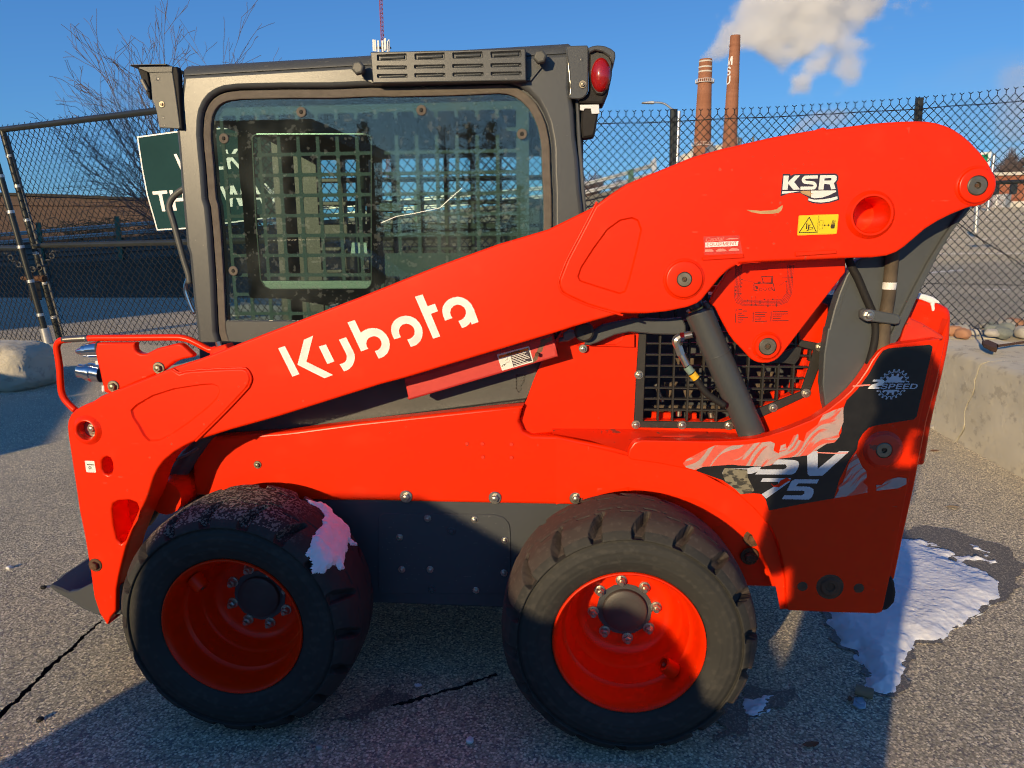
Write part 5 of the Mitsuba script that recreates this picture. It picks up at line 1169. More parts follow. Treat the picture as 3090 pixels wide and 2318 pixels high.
for nm, cx, far, sm, tr, tmat, a0 in (('wheel', 0.0, 0, side_r, tread_r, 'tyre_tread', 0.12), ('wheel', -1.232, 0, side_f, tread_f, 'tyre_frosted', 0.30), ('wheel', 0.0, 1, side_r, tread_r, 'tyre_tread', 0), ('wheel', -1.232, 1, side_f, tread_f, 'tyre_tread', 0)):
    W_ = key_for(L + '__' + nm)
    M = T().translate([cx, 0, AZ]) if not far else T().translate([cx, 1.68, AZ]).rotate([0, 0, 1], 180)
    obj('tyre', sm, 'tyre_side', W_, True, to_world=M)
    obj('tread', tr, tmat, W_, True, to_world=M)
    obj('rim', RIM, None, W_, to_world=M)
    obj('hub_cap', CAP, None, W_, to_world=M)
    if not far:
        for k in range(8):
            a = a0 + k * math.pi / 4
            obj('lug_nut', NUT, None, W_, to_world=M @ T().translate([0.102 * math.cos(a), 0.212, 0.102 * math.sin(a)]).rotate([0, 1, 0], 17.0 * k).scale(0.9))
        va = -0.73 if cx == 0 else 2.45
        obj('valve_guard', rod((0.196 * math.cos(va), 0.075, 0.196 * math.sin(va)), (0.150 * math.cos(va), 0.065, 0.150 * math.sin(va)), 1, n=24, prof=[(0, 0.026), (1, 0.024), (1, 0.018), (0.5, 0.016), (0.5, 0)]), 'paint_orange', W_, 40, to_world=M)
        obj('valve', rod((0.18 * math.cos(va), 0.07, 0.18 * math.sin(va)), (0.150 * math.cos(va), 0.06, 0.150 * math.sin(va)), 0.006), 'steel_pin', W_, to_world=M)
obj('axle', rod((0, 0.21, AZ), (0, 0.5, AZ), 0.09), 'paint_charcoal', L)
obj('axle', rod((-1.232, 0.21, AZ), (-1.232, 0.5, AZ), 0.09), 'paint_charcoal', L)

# snow lying on the front tyre
sp_ = Polygon([(1.0984,0.2255),(1.0407,0.2325),(0.9308,0.2756),(0.8632,0.2811),(0.8301,0.2412),(0.6586,0.2633),(0.5885,0.2166),(0.5066,0.233),(0.5246,0.1977),(0.5793,0.1819),(0.5439,0.1291),(0.4796,0.0773),(0.4737,0.0479),(0.5074,0.0442),(0.5592,0.0541),(0.5652,0.0016),(0.6336,-0.0119),(0.7198,0.0007),(0.7836,0.0076),(0.8316,0.0404),(0.8421,0.0873),(0.8426,0.143),(0.8788,0.1924),(0.9532,0.2211),(1.0354,0.2114)])
tx0, ty0, tx1, ty1 = sp_.bounds
sx = 0.395
P2 = affinity.scale(sp_, sx, 1, origin=(0, 0))
gx_, gy_ = np.meshgrid(np.arange(P2.bounds[0] - 0.01, P2.bounds[2] + 0.01, 0.003), np.arange(P2.bounds[1] - 0.01, P2.bounds[3] + 0.01, 0.003))
pp = shapely.points(gx_.ravel(), gy_.ravel())
dd = (shapely.distance(P2.boundary, pp) * np.where(shapely.contains(P2, pp), 1, -1)).reshape(gx_.shape)
nz = meshkit.fbm(np.stack([gx_ * 70, gy_ * 70, 0 * gx_], -1), 4, 2) - 0.5
t = np.clip((dd + 0.018 * nz) / 0.022, -1, 1)
H_ = 0.011 * np.where(t > 0, t * (2 - t), 3 * t) + 0.006 * nz * np.clip(t + .2, 0, 1) + 0.002
Rs = np.interp(np.where(gy_ < 0.145, gy_, 0.29 - gy_), [-0.012, -0.004, 0.006, 0.018, 0.030, 0.055, 0.145], [0.343, 0.354, 0.364, 0.3735, 0.380, 0.387, 0.392]) + H_
an = gx_ / sx
V_ = np.stack([-1.232 + Rs * np.cos(an), gy_, AZ + Rs * np.sin(an)], -1)
ok = (H_ > -0.004)
okq = ok[:-1, :-1] & ok[1:, :-1] & ok[:-1, 1:] & ok[1:, 1:]
k, i = np.nonzero(okq)
m = gx_.shape[1]
a = k * m + i
sm_ = tm(V_.reshape(-1, 3), np.concatenate([np.stack([a, a + 1, a + m + 1], 1), np.stack([a, a + m + 1, a + m], 1)]))
sm_.remove_unreferenced_vertices()
obj('snow_clump', sm_, 'snow', None, True, label='clump of frozen snow clinging to the tread of the front tyre', category='snow')

# ---------------------------------------------------------------- cab
ztop = lambda x: 2.138 + (x + 1.47) * 0.0272
cabL = [(-1.4825,2.127)] + [(-1.4936,1.9316),(-1.4931,1.8745),(-1.4952,1.7589)] + [(-1.4955,1.5544),(-1.489,1.5283),(-1.4888,1.3772),(-1.4845,1.2285)]
cabR = [(-0.193,2.0369),(-0.1819,1.9726),(-0.1756,1.8915)] + [(-0.165,1.8178),(-0.1577,1.7253),(-0.1486,1.6566)]
cab = obj('cab', plate(fixpoly([(x, ztop(x) - 0.033) for x in (-1.452, -0.19)] [::-1] + [(-1.452, ztop(-1.45) - 0.033)] + cabL[1:] + [(-1.50, 0.98), (-0.13, 0.98)] + cabR[::-1]), 0.42, 0.48, 0.014, steps=4,
      holes=[rounded(fixpoly([(-1.392,1.7116),(-1.3907,1.8163),(-1.3917,1.8739),(-1.3912,1.9167),(-1.3861,1.9564),(-1.3794,1.9817),(-1.3666,2.0039),(-1.3514,2.019),(-1.3321,2.0297),(-1.3101,2.0362),(-1.267,2.0399),(-1.1155,2.0395),(-0.9622,2.036)] + [(-0.8286,2.0382),(-0.7624,2.0359),(-0.5656,2.0354),(-0.4145,2.0383),(-0.3888,2.0353),(-0.3631,2.0266),(-0.3375,2.0107),(-0.3119,1.9851),(-0.2948,1.9563),(-0.2811,1.9234),(-0.2725,1.8822),(-0.269,1.8533)] + [(-0.2673,1.7847),(-0.2633,1.7098),(-0.2623,1.615),(-0.268,1.5188)] + [(-0.20, 1.14), (-0.28, 1.06), (-1.30, 1.04), (-1.36, 1.08)] + [(-1.3951,1.2608),(-1.3875,1.4524),(-1.385,1.6017),(-1.3861,1.6897)]).buffer(0.020), 0.02)]), 'paint_charcoal', L, 45)
win = rounded(fixpoly([(-1.397,1.7121),(-1.3957,1.8172),(-1.3967,1.8751),(-1.3962,1.9181),(-1.391,1.9579),(-1.3844,1.9833),(-1.3715,2.0056),(-1.3563,2.0207),(-1.3368,2.0315),(-1.3147,2.038),(-1.2715,2.0418),(-1.1194,2.0413),(-0.9655,2.0378)] + [(-0.8313,2.0401),(-0.7649,2.0377),(-0.5673,2.0372),(-0.4155,2.0402),(-0.3897,2.0371),(-0.3639,2.0284),(-0.3383,2.0125),(-0.3126,1.9867),(-0.2954,1.9578),(-0.2816,1.9248),(-0.2729,1.8834),(-0.2694,1.8544)] + [(-0.2678,1.7855),(-0.2637,1.7104),(-0.2627,1.6152),(-0.2684,1.5185)] + [(-0.20, 1.14), (-0.28, 1.06), (-1.30, 1.04), (-1.36, 1.08)] + [(-1.4001,1.2595),(-1.3925,1.4519),(-1.3899,1.6018),(-1.3911,1.6901)]), 0.02)
obj('seal_gap', plate(win.buffer(0.028), 0.452, 0.470, 0, holes=[win.buffer(-0.016)]), 'paint_charcoal', cab)
obj('window_seal', plate(win.buffer(0.0135), 0.437, 0.455, 0.004, holes=[win.buffer(-0.0135)], steps=2), 'rubber_seal', cab, 40)
gv, gf_ = tri_cap(ring_of(win.buffer(-0.006).exterior), [])
obj('window_pane', tm(np.stack([gv[:, 0], np.full(len(gv), 0.448), gv[:, 1]], 1), gf_), 'glass_cab', cab, False)
# black printed border and sliding pane
bo = fixpoly([(-1.2975,1.9565),(-1.2937,1.9625),(-1.2878,1.9639),(-0.9857,1.9593)] + [(-0.6488,1.9607),(-0.4143,1.9574),(-0.4066,1.955),(-0.4044,1.9465),(-0.4039,1.9108),(-0.409,1.905),(-0.4148,1.9062),(-0.7495,1.9125)] + [(-0.7935,1.9114),(-0.8038,1.9041),(-0.8071,1.8929),(-0.8147,1.6942),(-0.817,1.6787),(-0.8163,1.6552),(-0.8229,1.4608),(-0.8128,1.4446),(-0.7963,1.4405)] + [(-0.8104,1.4403),(-0.8489,1.4161),(-0.8923,1.3835),(-1.0207,1.3505)] + [(-1.1704,1.3747),(-1.2876,1.3765),(-1.2973,1.3792),(-1.3005,1.39),(-1.2985,1.4889),(-1.2984,1.5639),(-1.298,1.6896)] + [(-1.3018,1.7936),(-1.2979,1.9169)])
pane1 = rounded(fixpoly([(-1.2476,1.9083),(-1.2429,1.9159),(-1.2315,1.9195),(-0.8631,1.9134),(-0.8473,1.9086),(-0.8413,1.8972),(-0.8624,1.4323),(-0.8698,1.4161),(-0.8827,1.4088),(-1.2217,1.4083),(-1.2404,1.4165),(-1.2535,1.4412),(-1.255,1.6434)]), 0.008)
obj('window_border', plate(bo, 0.452, 0.455, 0.0005, holes=[pane1]), 'glass_print', cab, False)
obj('sliding_frame', plate(pane1.buffer(0.002), 0.449, 0.456, 0.001, holes=[pane1.buffer(-0.0035)]), 'plastic_black', cab)
obj('frame_trim', plate([(-1.2304,1.9215),(-0.8665,1.9147),(-0.8666,1.9117),(-1.2307,1.9181)], 0.4485, 0.452, 0.0005), 'alu', cab)
obj('sill_rail', plate([(-1.2495,1.4373),(-0.8616,1.4373),(-0.8648,1.4223),(-0.8779,1.4089),(-1.2209,1.4076),(-1.2374,1.4167)], 0.4485, 0.453, 0.0015), 'alu', cab)
obj('window_latch', plate(rounded([(-0.8263,1.695),(-0.7775,1.6945),(-0.7533,1.6927),(-0.7454,1.6856),(-0.7468,1.6701),(-0.7544,1.6632),(-0.8277,1.6631)], 0.004), 0.449, 0.47, 0.003), 'plastic_black', cab)
for x, z in [(-1.3421,1.9071),(-1.0716,1.9852)] + [(-0.6718,1.9825),(-0.3461,1.9029)] + [(-1.346,1.4707)]:
    obj('pane_washer', shift(lathe([(0.0, 0.0168), (-0.003, 0.0165), (-0.0045, 0.015), (-0.0045, 0.0065)], x, z, 28), 0, 0.4475), 'rubber_seal', cab)
    obj('pane_bolt', rod((x, 0.4475, z), (x, 0.4395, z), 0.0062, 0.005, 10), 'rubber_dark', cab)
obj('glass_scratch', sheet(LineString([(-0.8205,1.6278),(-0.7666,1.6488),(-0.7054,1.6579),(-0.6566,1.6672),(-0.6202,1.6745),(-0.5915,1.6993),(-0.5448,1.737)]).buffer(0.0011), 0.4476, 0.0003), 'label_white', cab, False)
# inner guard
gxs = [q[0] for q in [(-1.1623,1.8254),(-1.0953,1.8244),(-1.0285,1.8234),(-0.962,1.8224),(-0.8951,1.8213)]]
pit = (gxs[-1] - gxs[0]) / 4
gzs = [q[1] for q in [(-1.0262,1.8541),(-1.0282,1.7867),(-1.0302,1.7185),(-1.0299,1.6535),(-1.0318,1.587),(-1.0314,1.5215)]]
pz_ = (gzs[0] - gzs[-1]) / 5
GX0, GX1 = [(-1.361,1.8479)][0][0], [(-0.3248,1.7503)][0][0]
GZ1 = [(-1.285,2.0074)][0][1]
hl_ = []
for iy in range(-2, 13):
    zc = gzs[0] + pz_ * 0.5 - iy * pz_ if False else gzs[0] - (iy + 0.5) * pz_
    for ix in range(-4, 26):
        xc = gxs[0] + (ix + 0.5) * pit
        if iy == 5 and xc > gxs[-1] + pit:
            continue
        c = box(xc - pit * 0.41, zc - pz_ * 0.415, xc + pit * 0.41, zc + pz_ * 0.415)
        c = c.intersection(box(GX0 + 0.012, 0.9, GX1 - 0.016, GZ1 - 0.022))
        if c.area > 0.0012:
            hl_.append(c.buffer(-0.006).buffer(0.006, quad_segs=3))
obj('window_guard', plate(box(GX0, 0.98, GX1, GZ1), 0.463, 0.467, 0.0006, holes=hl_), 'guard_paint', cab, False)
# roof, far side, front, rear
yr = [0.42, 0.42]
prof_ = [(0.4205, -0.036), (0.4215, -0.028), (0.426, -0.018), (0.434, -0.009), (0.446, -0.003), (0.462, 0.0), (0.84, 0.012), (1.19, 0.0), (1.23, -0.013), (1.258, -0.042), (1.2595, -0.077)]
rows = []
for x in [-1.455, -1.445] + list(np.linspace(-1.40, -0.24, 12)) + [-0.20, -0.19]:
    e = 0.006 if x in (-1.455, -0.19) else 0
    rows.append([(x, y + (e if y < 0.84 else -e), ztop(x) + z - e) for y, z in prof_])
rf = quad_grid(rows)
rf.faces = rf.faces
obj('roof', rf, 'paint_charcoal', cab, True)
obj('headliner', bx(-1.44, -0.20, 0.49, 1.19, 2.03, 2.045), 'plastic_black', cab)
for x in (-1.455, -0.19):
    zz = ztop(x) - 0.006
    obj('roof_end', prism_x([(0.427, zz - 0.08), (1.253, zz - 0.08), (1.25, zz - 0.04), (1.19, zz), (0.84, zz + 0.008), (0.492, zz), (0.43, zz - 0.04)], x - (0.0 if x < -1 else 0.02), x + (0.02 if x < -1 else 0.0), 0.002), 'paint_charcoal', cab)
fh = []
for ix in range(9):
    for iz in range(9):
        fh.append(box(-1.30 + ix * 0.115, 1.05 + iz * 0.098, -1.30 + ix * 0.115 + 0.098, 1.05 + iz * 0.098 + (0.052 if iz in (2, 5) else 0.080)))
obj('far_side', plate(box(-1.45, 0.98, -0.15, 2.06), 1.21, 1.26, 0.003, holes=fh), 'plastic_black', cab)
obj('rear_wall', prism_x(box(0.48, 0.98, 1.21, 2.05).difference(box(0.56, 1.5, 1.13, 1.98)), -0.19, -0.15, 0.003), 'plastic_black', cab)
obj('front_frame', prism_x(box(0.48, 0.98, 1.21, 2.05).difference(box(0.55, 1.1, 1.14, 1.98)), -1.47, -1.43, 0.003), 'plastic_black', cab)
obj('floor', bx(-1.46, -0.16, 0.48, 1.21, 0.96, 1.0), 'plastic_black', cab)
obj('seat', plate(rounded([(-0.92, 1.0), (-0.90, 1.14), (-0.50, 1.10), (-0.42, 1.62), (-0.36, 1.72), (-0.27, 1.70), (-0.26, 1.55), (-0.36, 1.0)], 0.04), 0.62, 1.06, 0.03, steps=3), 'seat_vinyl', L)
for y in (0.60, 1.10):
    obj('control_lever', tube([(-1.05, y, 1.0), (-1.04, y, 1.25), (-1.00, y, 1.40), (-1.01, y, 1.46)], [0.012, 0.012, 0.014, 0.022], 10), 'plastic_black', L, True)
    obj('arm_rest', bx(-0.90, -0.45, y - 0.03, y + 0.03, 1.30, 1.35, 0.012), 'plastic_black', L)
obj('operator_card', plate([(-1.0322,1.5609),(-0.9754,1.5605),(-0.9731,1.5164),(-1.0388,1.5167)], 0.80, 0.803, 0), 'label_white', L, False)
obj('inner_post', tube([(-1.12, 1.1, 1.0), (-1.10, 1.1, 1.4), (-1.06, 1.1, 2.0)], 0.022, 10), 'plastic_grey', L, True)
# vent panel over the window
vent = [(-0.8154,2.1478),(-0.811,2.1481),(-0.3296,2.145),(-0.3278,2.0525),(-0.8109,2.0563)]
pk = []
for c in ([(-0.7951,2.1401),(-0.6999,2.1415),(-0.6998,2.1206),(-0.795,2.1212)], [(-0.6765,2.1401),(-0.5801,2.1414),(-0.5806,2.1198),(-0.675,2.1211)], [(-0.5573,2.1396),(-0.4622,2.1405),(-0.4608,2.1202),(-0.556,2.1211)], [(-0.4388,2.139),(-0.3429,2.1403),(-0.3413,2.1201),(-0.4365,2.1203)], [(-0.7977,2.1086),(-0.7003,2.106),(-0.6999,2.0941),(-0.797,2.0958)], [(-0.6789,2.107),(-0.5805,2.1061),(-0.5796,2.0942),(-0.6776,2.0952)], [(-0.5585,2.1063),(-0.4602,2.1049),(-0.4591,2.0927),(-0.5575,2.0944)], [(-0.4392,2.1055),(-0.3422,2.1041),(-0.3414,2.092),(-0.4377,2.0929)], [(-0.7976,2.0831),(-0.6994,2.0814),(-0.699,2.0695),(-0.7964,2.0703)], [(-0.6788,2.0825),(-0.5799,2.0812),(-0.5793,2.0689),(-0.6775,2.0698)], [(-0.5582,2.0814),(-0.4597,2.0805),(-0.4591,2.0683),(-0.5572,2.0692)], [(-0.4387,2.0804),(-0.3415,2.0795),(-0.3407,2.0677),(-0.4371,2.0686)]):
    pk.append((rounded(c, 0.0035), 0.010, 0.0045))
vp = obj('vent_panel', plate(rounded(vent, 0.002), 0.382, 0.43, 0.003, pockets=pk, steps=2), 'paint_charcoal', cab, 30)
for k, (q, _, _) in enumerate(pk):
    x0, z0, x1, z1 = q.bounds
    obj('louvre', tube([(x0 + 0.010, 0.391, (z0 + z1) / 2 - 0.002 + 0.0015), (x1 - 0.010, 0.391, (z0 + z1) / 2 - 0.002 + 0.0015 + 0.002)], (z1 - z0) * 0.27, 10, 2, False), 'paint_charcoal', vp, True)
for q in ([(-0.8584,2.0791),(-0.8215,2.0722),(-0.8176,2.0611)], [(-0.3291,2.0573),(-0.2811,2.0965),(-0.3148,2.057)]):
    obj('mount_tab', plate(q, 0.412, 0.42, 0.001), 'paint_charcoal', cab)
for (x, z) in [(-0.8529,2.0997),(-0.2841,2.1168)]:
    hh = [(math.cos(a) * 0.021 * (1 if i % 2 == 0 else 0.86), math.sin(a) * 0.021 * (1 if i % 2 == 0 else 0.86)) for i, a in enumerate(np.arange(12) * math.pi / 6 + 0.2)]
    obj('knob', cat(plate([(x + p, z + q) for p, q in hh], 0.362, 0.388, 0.006, steps=3), rod((x, 0.388, z), (x, 0.43, z), 0.011)), 'plastic_grey', cab, 40)
# front lamp bracket
fb = [(-1.5554,2.1105),(-1.4796,2.1108),(-1.4756,2.1057),(-1.4726,2.0595),(-1.4669,1.9397),(-1.4699,1.9341),(-1.5374,1.9388),(-1.5409,1.9439),(-1.54,1.958),(-1.5435,1.9917),(-1.546,2.0029),(-1.5495,2.0141),(-1.5544,2.0254),(-1.5527,2.0697)]
bk = obj('lamp_bracket', plate(rounded(fb, 0.003), 0.40, 0.409, 0.002), 'plastic_grey', cab)
obj('bracket_lip', plate([(-1.4736,2.1253),(-1.4614,2.1261),(-1.4588,2.1059),(-1.4621,2.0122),(-1.4628,1.9368),(-1.4652,1.9318),(-1.4684,1.9364),(-1.4693,2.0013),(-1.4726,2.0595),(-1.4771,2.1058)], 0.403, 0.43, 0.002), 'rubber_dark', bk)
obj('lamp_hood', cat(plate([(-1.5888,2.1237),(-1.5853,2.1282),(-1.4735,2.1264),(-1.4767,2.1096),(-1.5554,2.1099),(-1.5765,2.1192)], 0.399, 0.404, 0.001), plate([(-1.6209,2.1329),(-1.6172,2.1373),(-1.496,2.1358),(-1.4963,2.1325),(-1.6144,2.1344)], 0.404, 0.55, 0.001)), 'plastic_grey', bk)
obj('lamp_recess', plate([(-1.6053,2.1295),(-1.5725,2.1175),(-1.5699,2.0757),(-1.5716,2.0308),(-1.5788,2.0366),(-1.5869,2.0761),(-1.595,2.093),(-1.5978,2.1043)], 0.42, 0.55, 0.002), 'rubber_dark', bk)
obj('front_lamp', plate(rounded([(-1.5975,2.0931),(-1.5848,2.0956),(-1.5723,2.0673),(-1.5692,2.0533),(-1.5797,2.0563),(-1.59,2.0762)], 0.004), 0.41, 0.425, 0.003), 'galvanised_dull', bk)
for (x, z), r in zip([(-1.5273,2.0897),(-1.5204,2.0105),(-1.5206,1.9696),(-1.5185,1.9463)], (0.0065, 0.006, 0.0035, 0.0032)):
    obj('bracket_hole', lathe([(0.3992, 0.0), (0.3992, r * 0.8), (0.3998, r)], x, z, 16), 'paint_charcoal', bk)
bolt(bk, *[(-1.5209,2.011)][0], 0.399, 0.55, 'steel_pin')
# rear lamp
rl = [(-0.2071,2.1543),(-0.1409,2.1544),(-0.1375,2.1473),(-0.1363,2.0218),(-0.1424,2.0092),(-0.1515,2.0015),(-0.1632,1.9982),(-0.1863,1.9995),(-0.196,2.0025),(-0.1906,2.0191),(-0.194,2.0746)]
lp = obj('rear_lamp_bracket', plate(rounded(rl, 0.004), 0.405, 0.416, 0.003), 'paint_charcoal', cab)
obj('weld_bead', tube([(x, 0.412, z) for x, z in [(-0.2042,2.1511),(-0.1989,2.1139),(-0.1939,2.0627),(-0.1903,2.035),(-0.1926,2.004)]], 0.004, 8, 5), 'steel_plated', lp, True)
bolt(lp, *[(-0.1537,2.0409)][0], 0.405, 0.7, 'steel_pin')
(hx0, hz0), = [(-0.1574,2.1134)]
obj('bracket_hole', lathe([(0.4042, 0.0), (0.4042, 0.004), (0.4048, 0.0055)], hx0, hz0, 16), 'paint_charcoal', lp)
obj('lamp_housing', plate(rounded([(-0.1373,2.1488),(-0.1149,2.1505),(-0.0645,2.1186),(-0.0625,2.1029),(-0.0643,2.0634),(-0.0719,2.0279),(-0.0832,2.0002),(-0.0905,1.9851),(-0.1652,1.9891),(-0.1666,1.998),(-0.1402,2.0155),(-0.1341,2.0293)], 0.006), 0.425, 0.52, 0.008, steps=2), 'rubber_dark', lp)
obj('lamp_bezel', plate(rounded([(-0.1335,2.1339),(-0.1191,2.1413),(-0.0942,2.1368),(-0.0732,2.1225),(-0.0638,2.1067),(-0.0639,2.0654),(-0.0716,2.034),(-0.0921,2.0106),(-0.113,2.0131),(-0.128,2.0353),(-0.1339,2.0751)], 0.006), 0.412, 0.428, 0.004), 'plastic_black', lp)
obj('lamp_visor', cat(plate(rounded([(-0.1401,2.1443),(-0.1257,2.1493),(-0.1094,2.1512),(-0.0868,2.1482),(-0.0682,2.14),(-0.0566,2.1304),(-0.055,2.1157),(-0.0612,2.0965),(-0.0646,2.1024),(-0.074,2.1193),(-0.0947,2.133),(-0.1174,2.1375),(-0.1337,2.1302)], 0.002), 0.395, 0.53, 0.003)), 'paint_charcoal', lp)
(lx, lz), (lx1, _), (_, lz1) = [(-0.0982,2.0684),(-0.0675,2.0677),(-0.099,2.1194)]
dome = trimesh.creation.icosphere(4)
dv_ = dome.vertices * [lx1 - lx, 0.028, lz1 - lz]
obj('lamp_lens', tm(dv_ + [lx, 0.416, lz], dome.faces), 'lamp_red', lp, True)
obj('lamp_clip', plate([(-0.1622,1.9859),(-0.1019,1.9854),(-0.0993,1.9571),(-0.1246,1.9568),(-0.1282,1.973),(-0.1468,1.9734),(-0.1493,1.967),(-0.162,1.9689)], 0.43, 0.434, 0.001), 'galvanised', lp)
obj('work_lamp', plate(rounded([(-0.1566,1.9768),(-0.146,1.9827),(-0.1054,1.9757),(-0.1039,1.9586),(-0.1109,1.9105),(-0.117,1.8901),(-0.1534,1.8845),(-0.1582,1.9278)], 0.006), 0.435, 0.50, 0.006), 'rubber_dark', lp)
obj('rear_seal', plate([(-0.1758,2.0036),(-0.1657,2.0034),(-0.1568,1.882),(-0.1451,1.7582),(-0.1374,1.6561),(-0.1581,1.6512)], 0.44, 0.60, 0.003), 'paint_charcoal', cab)
# hand rail and mirror stay at the front
obj('grab_rail', tube([(x, 0.44, z) for x, z in [(-1.4874,1.7495),(-1.5098,1.738),(-1.5342,1.7205),(-1.549,1.7009),(-1.5525,1.681),(-1.5441,1.6444),(-1.5323,1.584),(-1.5181,1.5095),(-1.5069,1.4617),(-1.5044,1.4273)]], 0.0105, 12), 'plastic_grey', cab, True)
obj('stay_rod', tube([(x, 0.46, z) for x, z in [(-1.5166,1.4503),(-1.5284,1.4261),(-1.5334,1.4053),(-1.5273,1.3773),(-1.519,1.3493),(-1.507,1.3212)]], 0.0075, 12), 'chrome', cab, True)
obj('rubber_foot', plate(rounded([(-1.486,1.2291),(-1.401,1.2286),(-1.3331,1.2243),(-1.3344,1.2085),(-1.3713,1.1956),(-1.4217,1.1793),(-1.471,1.179),(-1.4867,1.2044)], 0.008), 0.43, 0.55, 0.006), 'plastic_black', cab)

# ---------------------------------------------------------------- fences


def seg_tubes(A, B, r, n=4):
    """Straight n-sided tubes for arrays of end points."""
    A, B = np.asarray(A, float), np.asarray(B, float)
    r = np.broadcast_to(np.asarray(r, float), (2, len(A))) if np.ndim(r) < 2 else np.asarray(r)
    d = B - A
    d /= np.linalg.norm(d, axis=1, keepdims=True) + 1e-12
    ref = np.where(np.abs(d[:, 2:3]) < 0.9, [[0, 0, 1.0]], [[1.0, 0, 0]])
    u = np.cross(d, ref)
    u /= np.linalg.norm(u, axis=1, keepdims=True)
    w = np.cross(d, u)
    a = np.arange(n) * 2 * np.pi / n
    off = np.cos(a)[None, :, None] * u[:, None] + np.sin(a)[None, :, None] * w[:, None]
    v = np.concatenate([A[:, None] + off * r[0][:, None, None], B[:, None] + off * r[1][:, None, None]], 1).reshape(-1, 3)
    base = np.arange(len(A))[:, None] * 2 * n
    f = []
    for i in range(n):
        j = (i + 1) % n
        f += [np.hstack([base + i, base + j, base + n + j]), np.hstack([base + i, base + n + j, base + n + i])]
    return tm(v, np.vstack(f))


def chain_link(P, cols, rows_, r, barbs=0.0, seed=1):
    """P(u, v) -> point; u counts half diamonds along, v counts half diamonds up."""
    a, b = [], []
    rr = np.random.default_rng(seed)
    J = {}

    def node(i, j):
        if (i, j) not in J:
            J[(i, j)] = np.array(P(i + 0.10 * (rr.random() - 0.5), j + 0.10 * (rr.random() - 0.5))) + [0, 0.004 * (1 if i % 2 else -1), 0]
        return J[(i, j)]
    for i in range(cols):
        for j in range(rows_):
            if (i + j) % 2 == 0:
                if i + 1 <= cols:
                    a.append(node(i, j)); b.append(node(i + 1, j + 1))
                if i - 1 >= 0:
                    a.append(node(i, j)); b.append(node(i - 1, j + 1))
    if barbs:
        for i in range(cols + 1):
            if (i + rows_) % 2 == 0:
                p = node(i, rows_)
                q = p + [0, 0, barbs]
                a.append(p); b.append(q)
                for s in (-1, 1):
                    a.append(q); b.append(q + [s * barbs * 0.55, 0.0, barbs * 0.40])
    return seg_tubes(a, b, r)


FY = 4.9
ftop = [(-0.2176,2.6163),(0.3518,2.6124),(0.9125,2.6125),(1.4646,2.6163),(2.0071,2.6352),(2.5406,2.6576),(3.0644,2.6909),(3.5486,2.7353),(4.2248,2.7959)]
fX, fZ = np.array([q[0] for q in ftop]), np.array([q[1] for q in ftop])
fx0, fx1 = -1.2, 6.2
PW = 0.036
ncol = int((fx1 - fx0) / PW)
nrow = 54


def PF(i, j):
    x = fx0 + i * PW
    zt = float(np.interp(x, fX, fZ))
    return (x, FY + 0.012 * math.sin(x * 1.9), zt - (nrow - j) * 0.0372)


fen = thing('chain_link_fence', 'black chain link fence with bare wire tips on top along the raised parking lot', 'fence')
obj('wire_mesh', chain_link(PF, ncol, nrow, 0.0036, 0.034), 'wire_black', fen, False, kind='stuff')
for q0, q1 in (([(0.6574,2.6681)], [(0.6707,1.9382)]), ([(2.7304,2.7181)], [(2.7386,2.0706)])):
    (xa, za), (xb, zb) = q0[0], q1[0]
    s = (xa - xb) / (za - zb)
    obj('fence_post', plate([(xa - 0.03, za), (xa + 0.03, za), (xa + 0.03 - s * (za - 0.5), 0.5), (xa - 0.03 - s * (za - 0.5), 0.5)], 4.925, 4.965, 0.006), 'pipe_black', fen)
    obj('post_flange', plate([(xa - 0.012, za - 0.01), (xa + 0.002, za - 0.01), (xa + 0.002 - s * (za - 0.5), 0.5), (xa - 0.012 - s * (za - 0.5), 0.5)], 4.915, 4.93, 0.002), 'pipe_black', fen)
obj('tension_wire', tube([(x, FY - 0.008, z) for x, z in [(-0.5333,2.5499),(-0.0097,2.5511),(0.1858,2.5521),(0.3887,2.5514),(0.6406,2.5561),(0.9901,2.5685),(1.2541,2.5744),(1.4837,2.5761),(1.7438,2.5851),(2.0502,2.5946),(2.2899,2.6054),(2.5441,2.6111),(2.7646,2.6205),(2.9985,2.6373),(3.2316,2.6447),(3.5571,2.6654),(4.142,2.7165)]], 0.0045, 6), 'wire_black', fen, True)
obj('tension_wire', tube([(x, FY - 0.008, z) for x, z in [(2.8211,1.1467),(3.0837,1.1364),(3.4379,1.1334),(3.7444,1.1231),(4.0224,1.1179)]], 0.0035, 6), 'wire_black', fen, True)
obj('slack_cable', tube([(x, FY - 0.03, z) for x, z in [(3.0568,1.7152),(3.1327,1.6552),(3.2583,1.5648),(3.4448,1.45),(3.6309,1.3409),(3.7086,1.2804),(4.0071,1.098)]], 0.0045, 6), 'wire_black', fen, True)
obj('tension_wire', tube([(x, FY - 0.008, z) for x, z in [(3.387,0.742),(3.5399,0.7551),(3.7874,0.7685),(3.9501,0.7728)]], 0.004, 6), 'wire_black', fen, True)
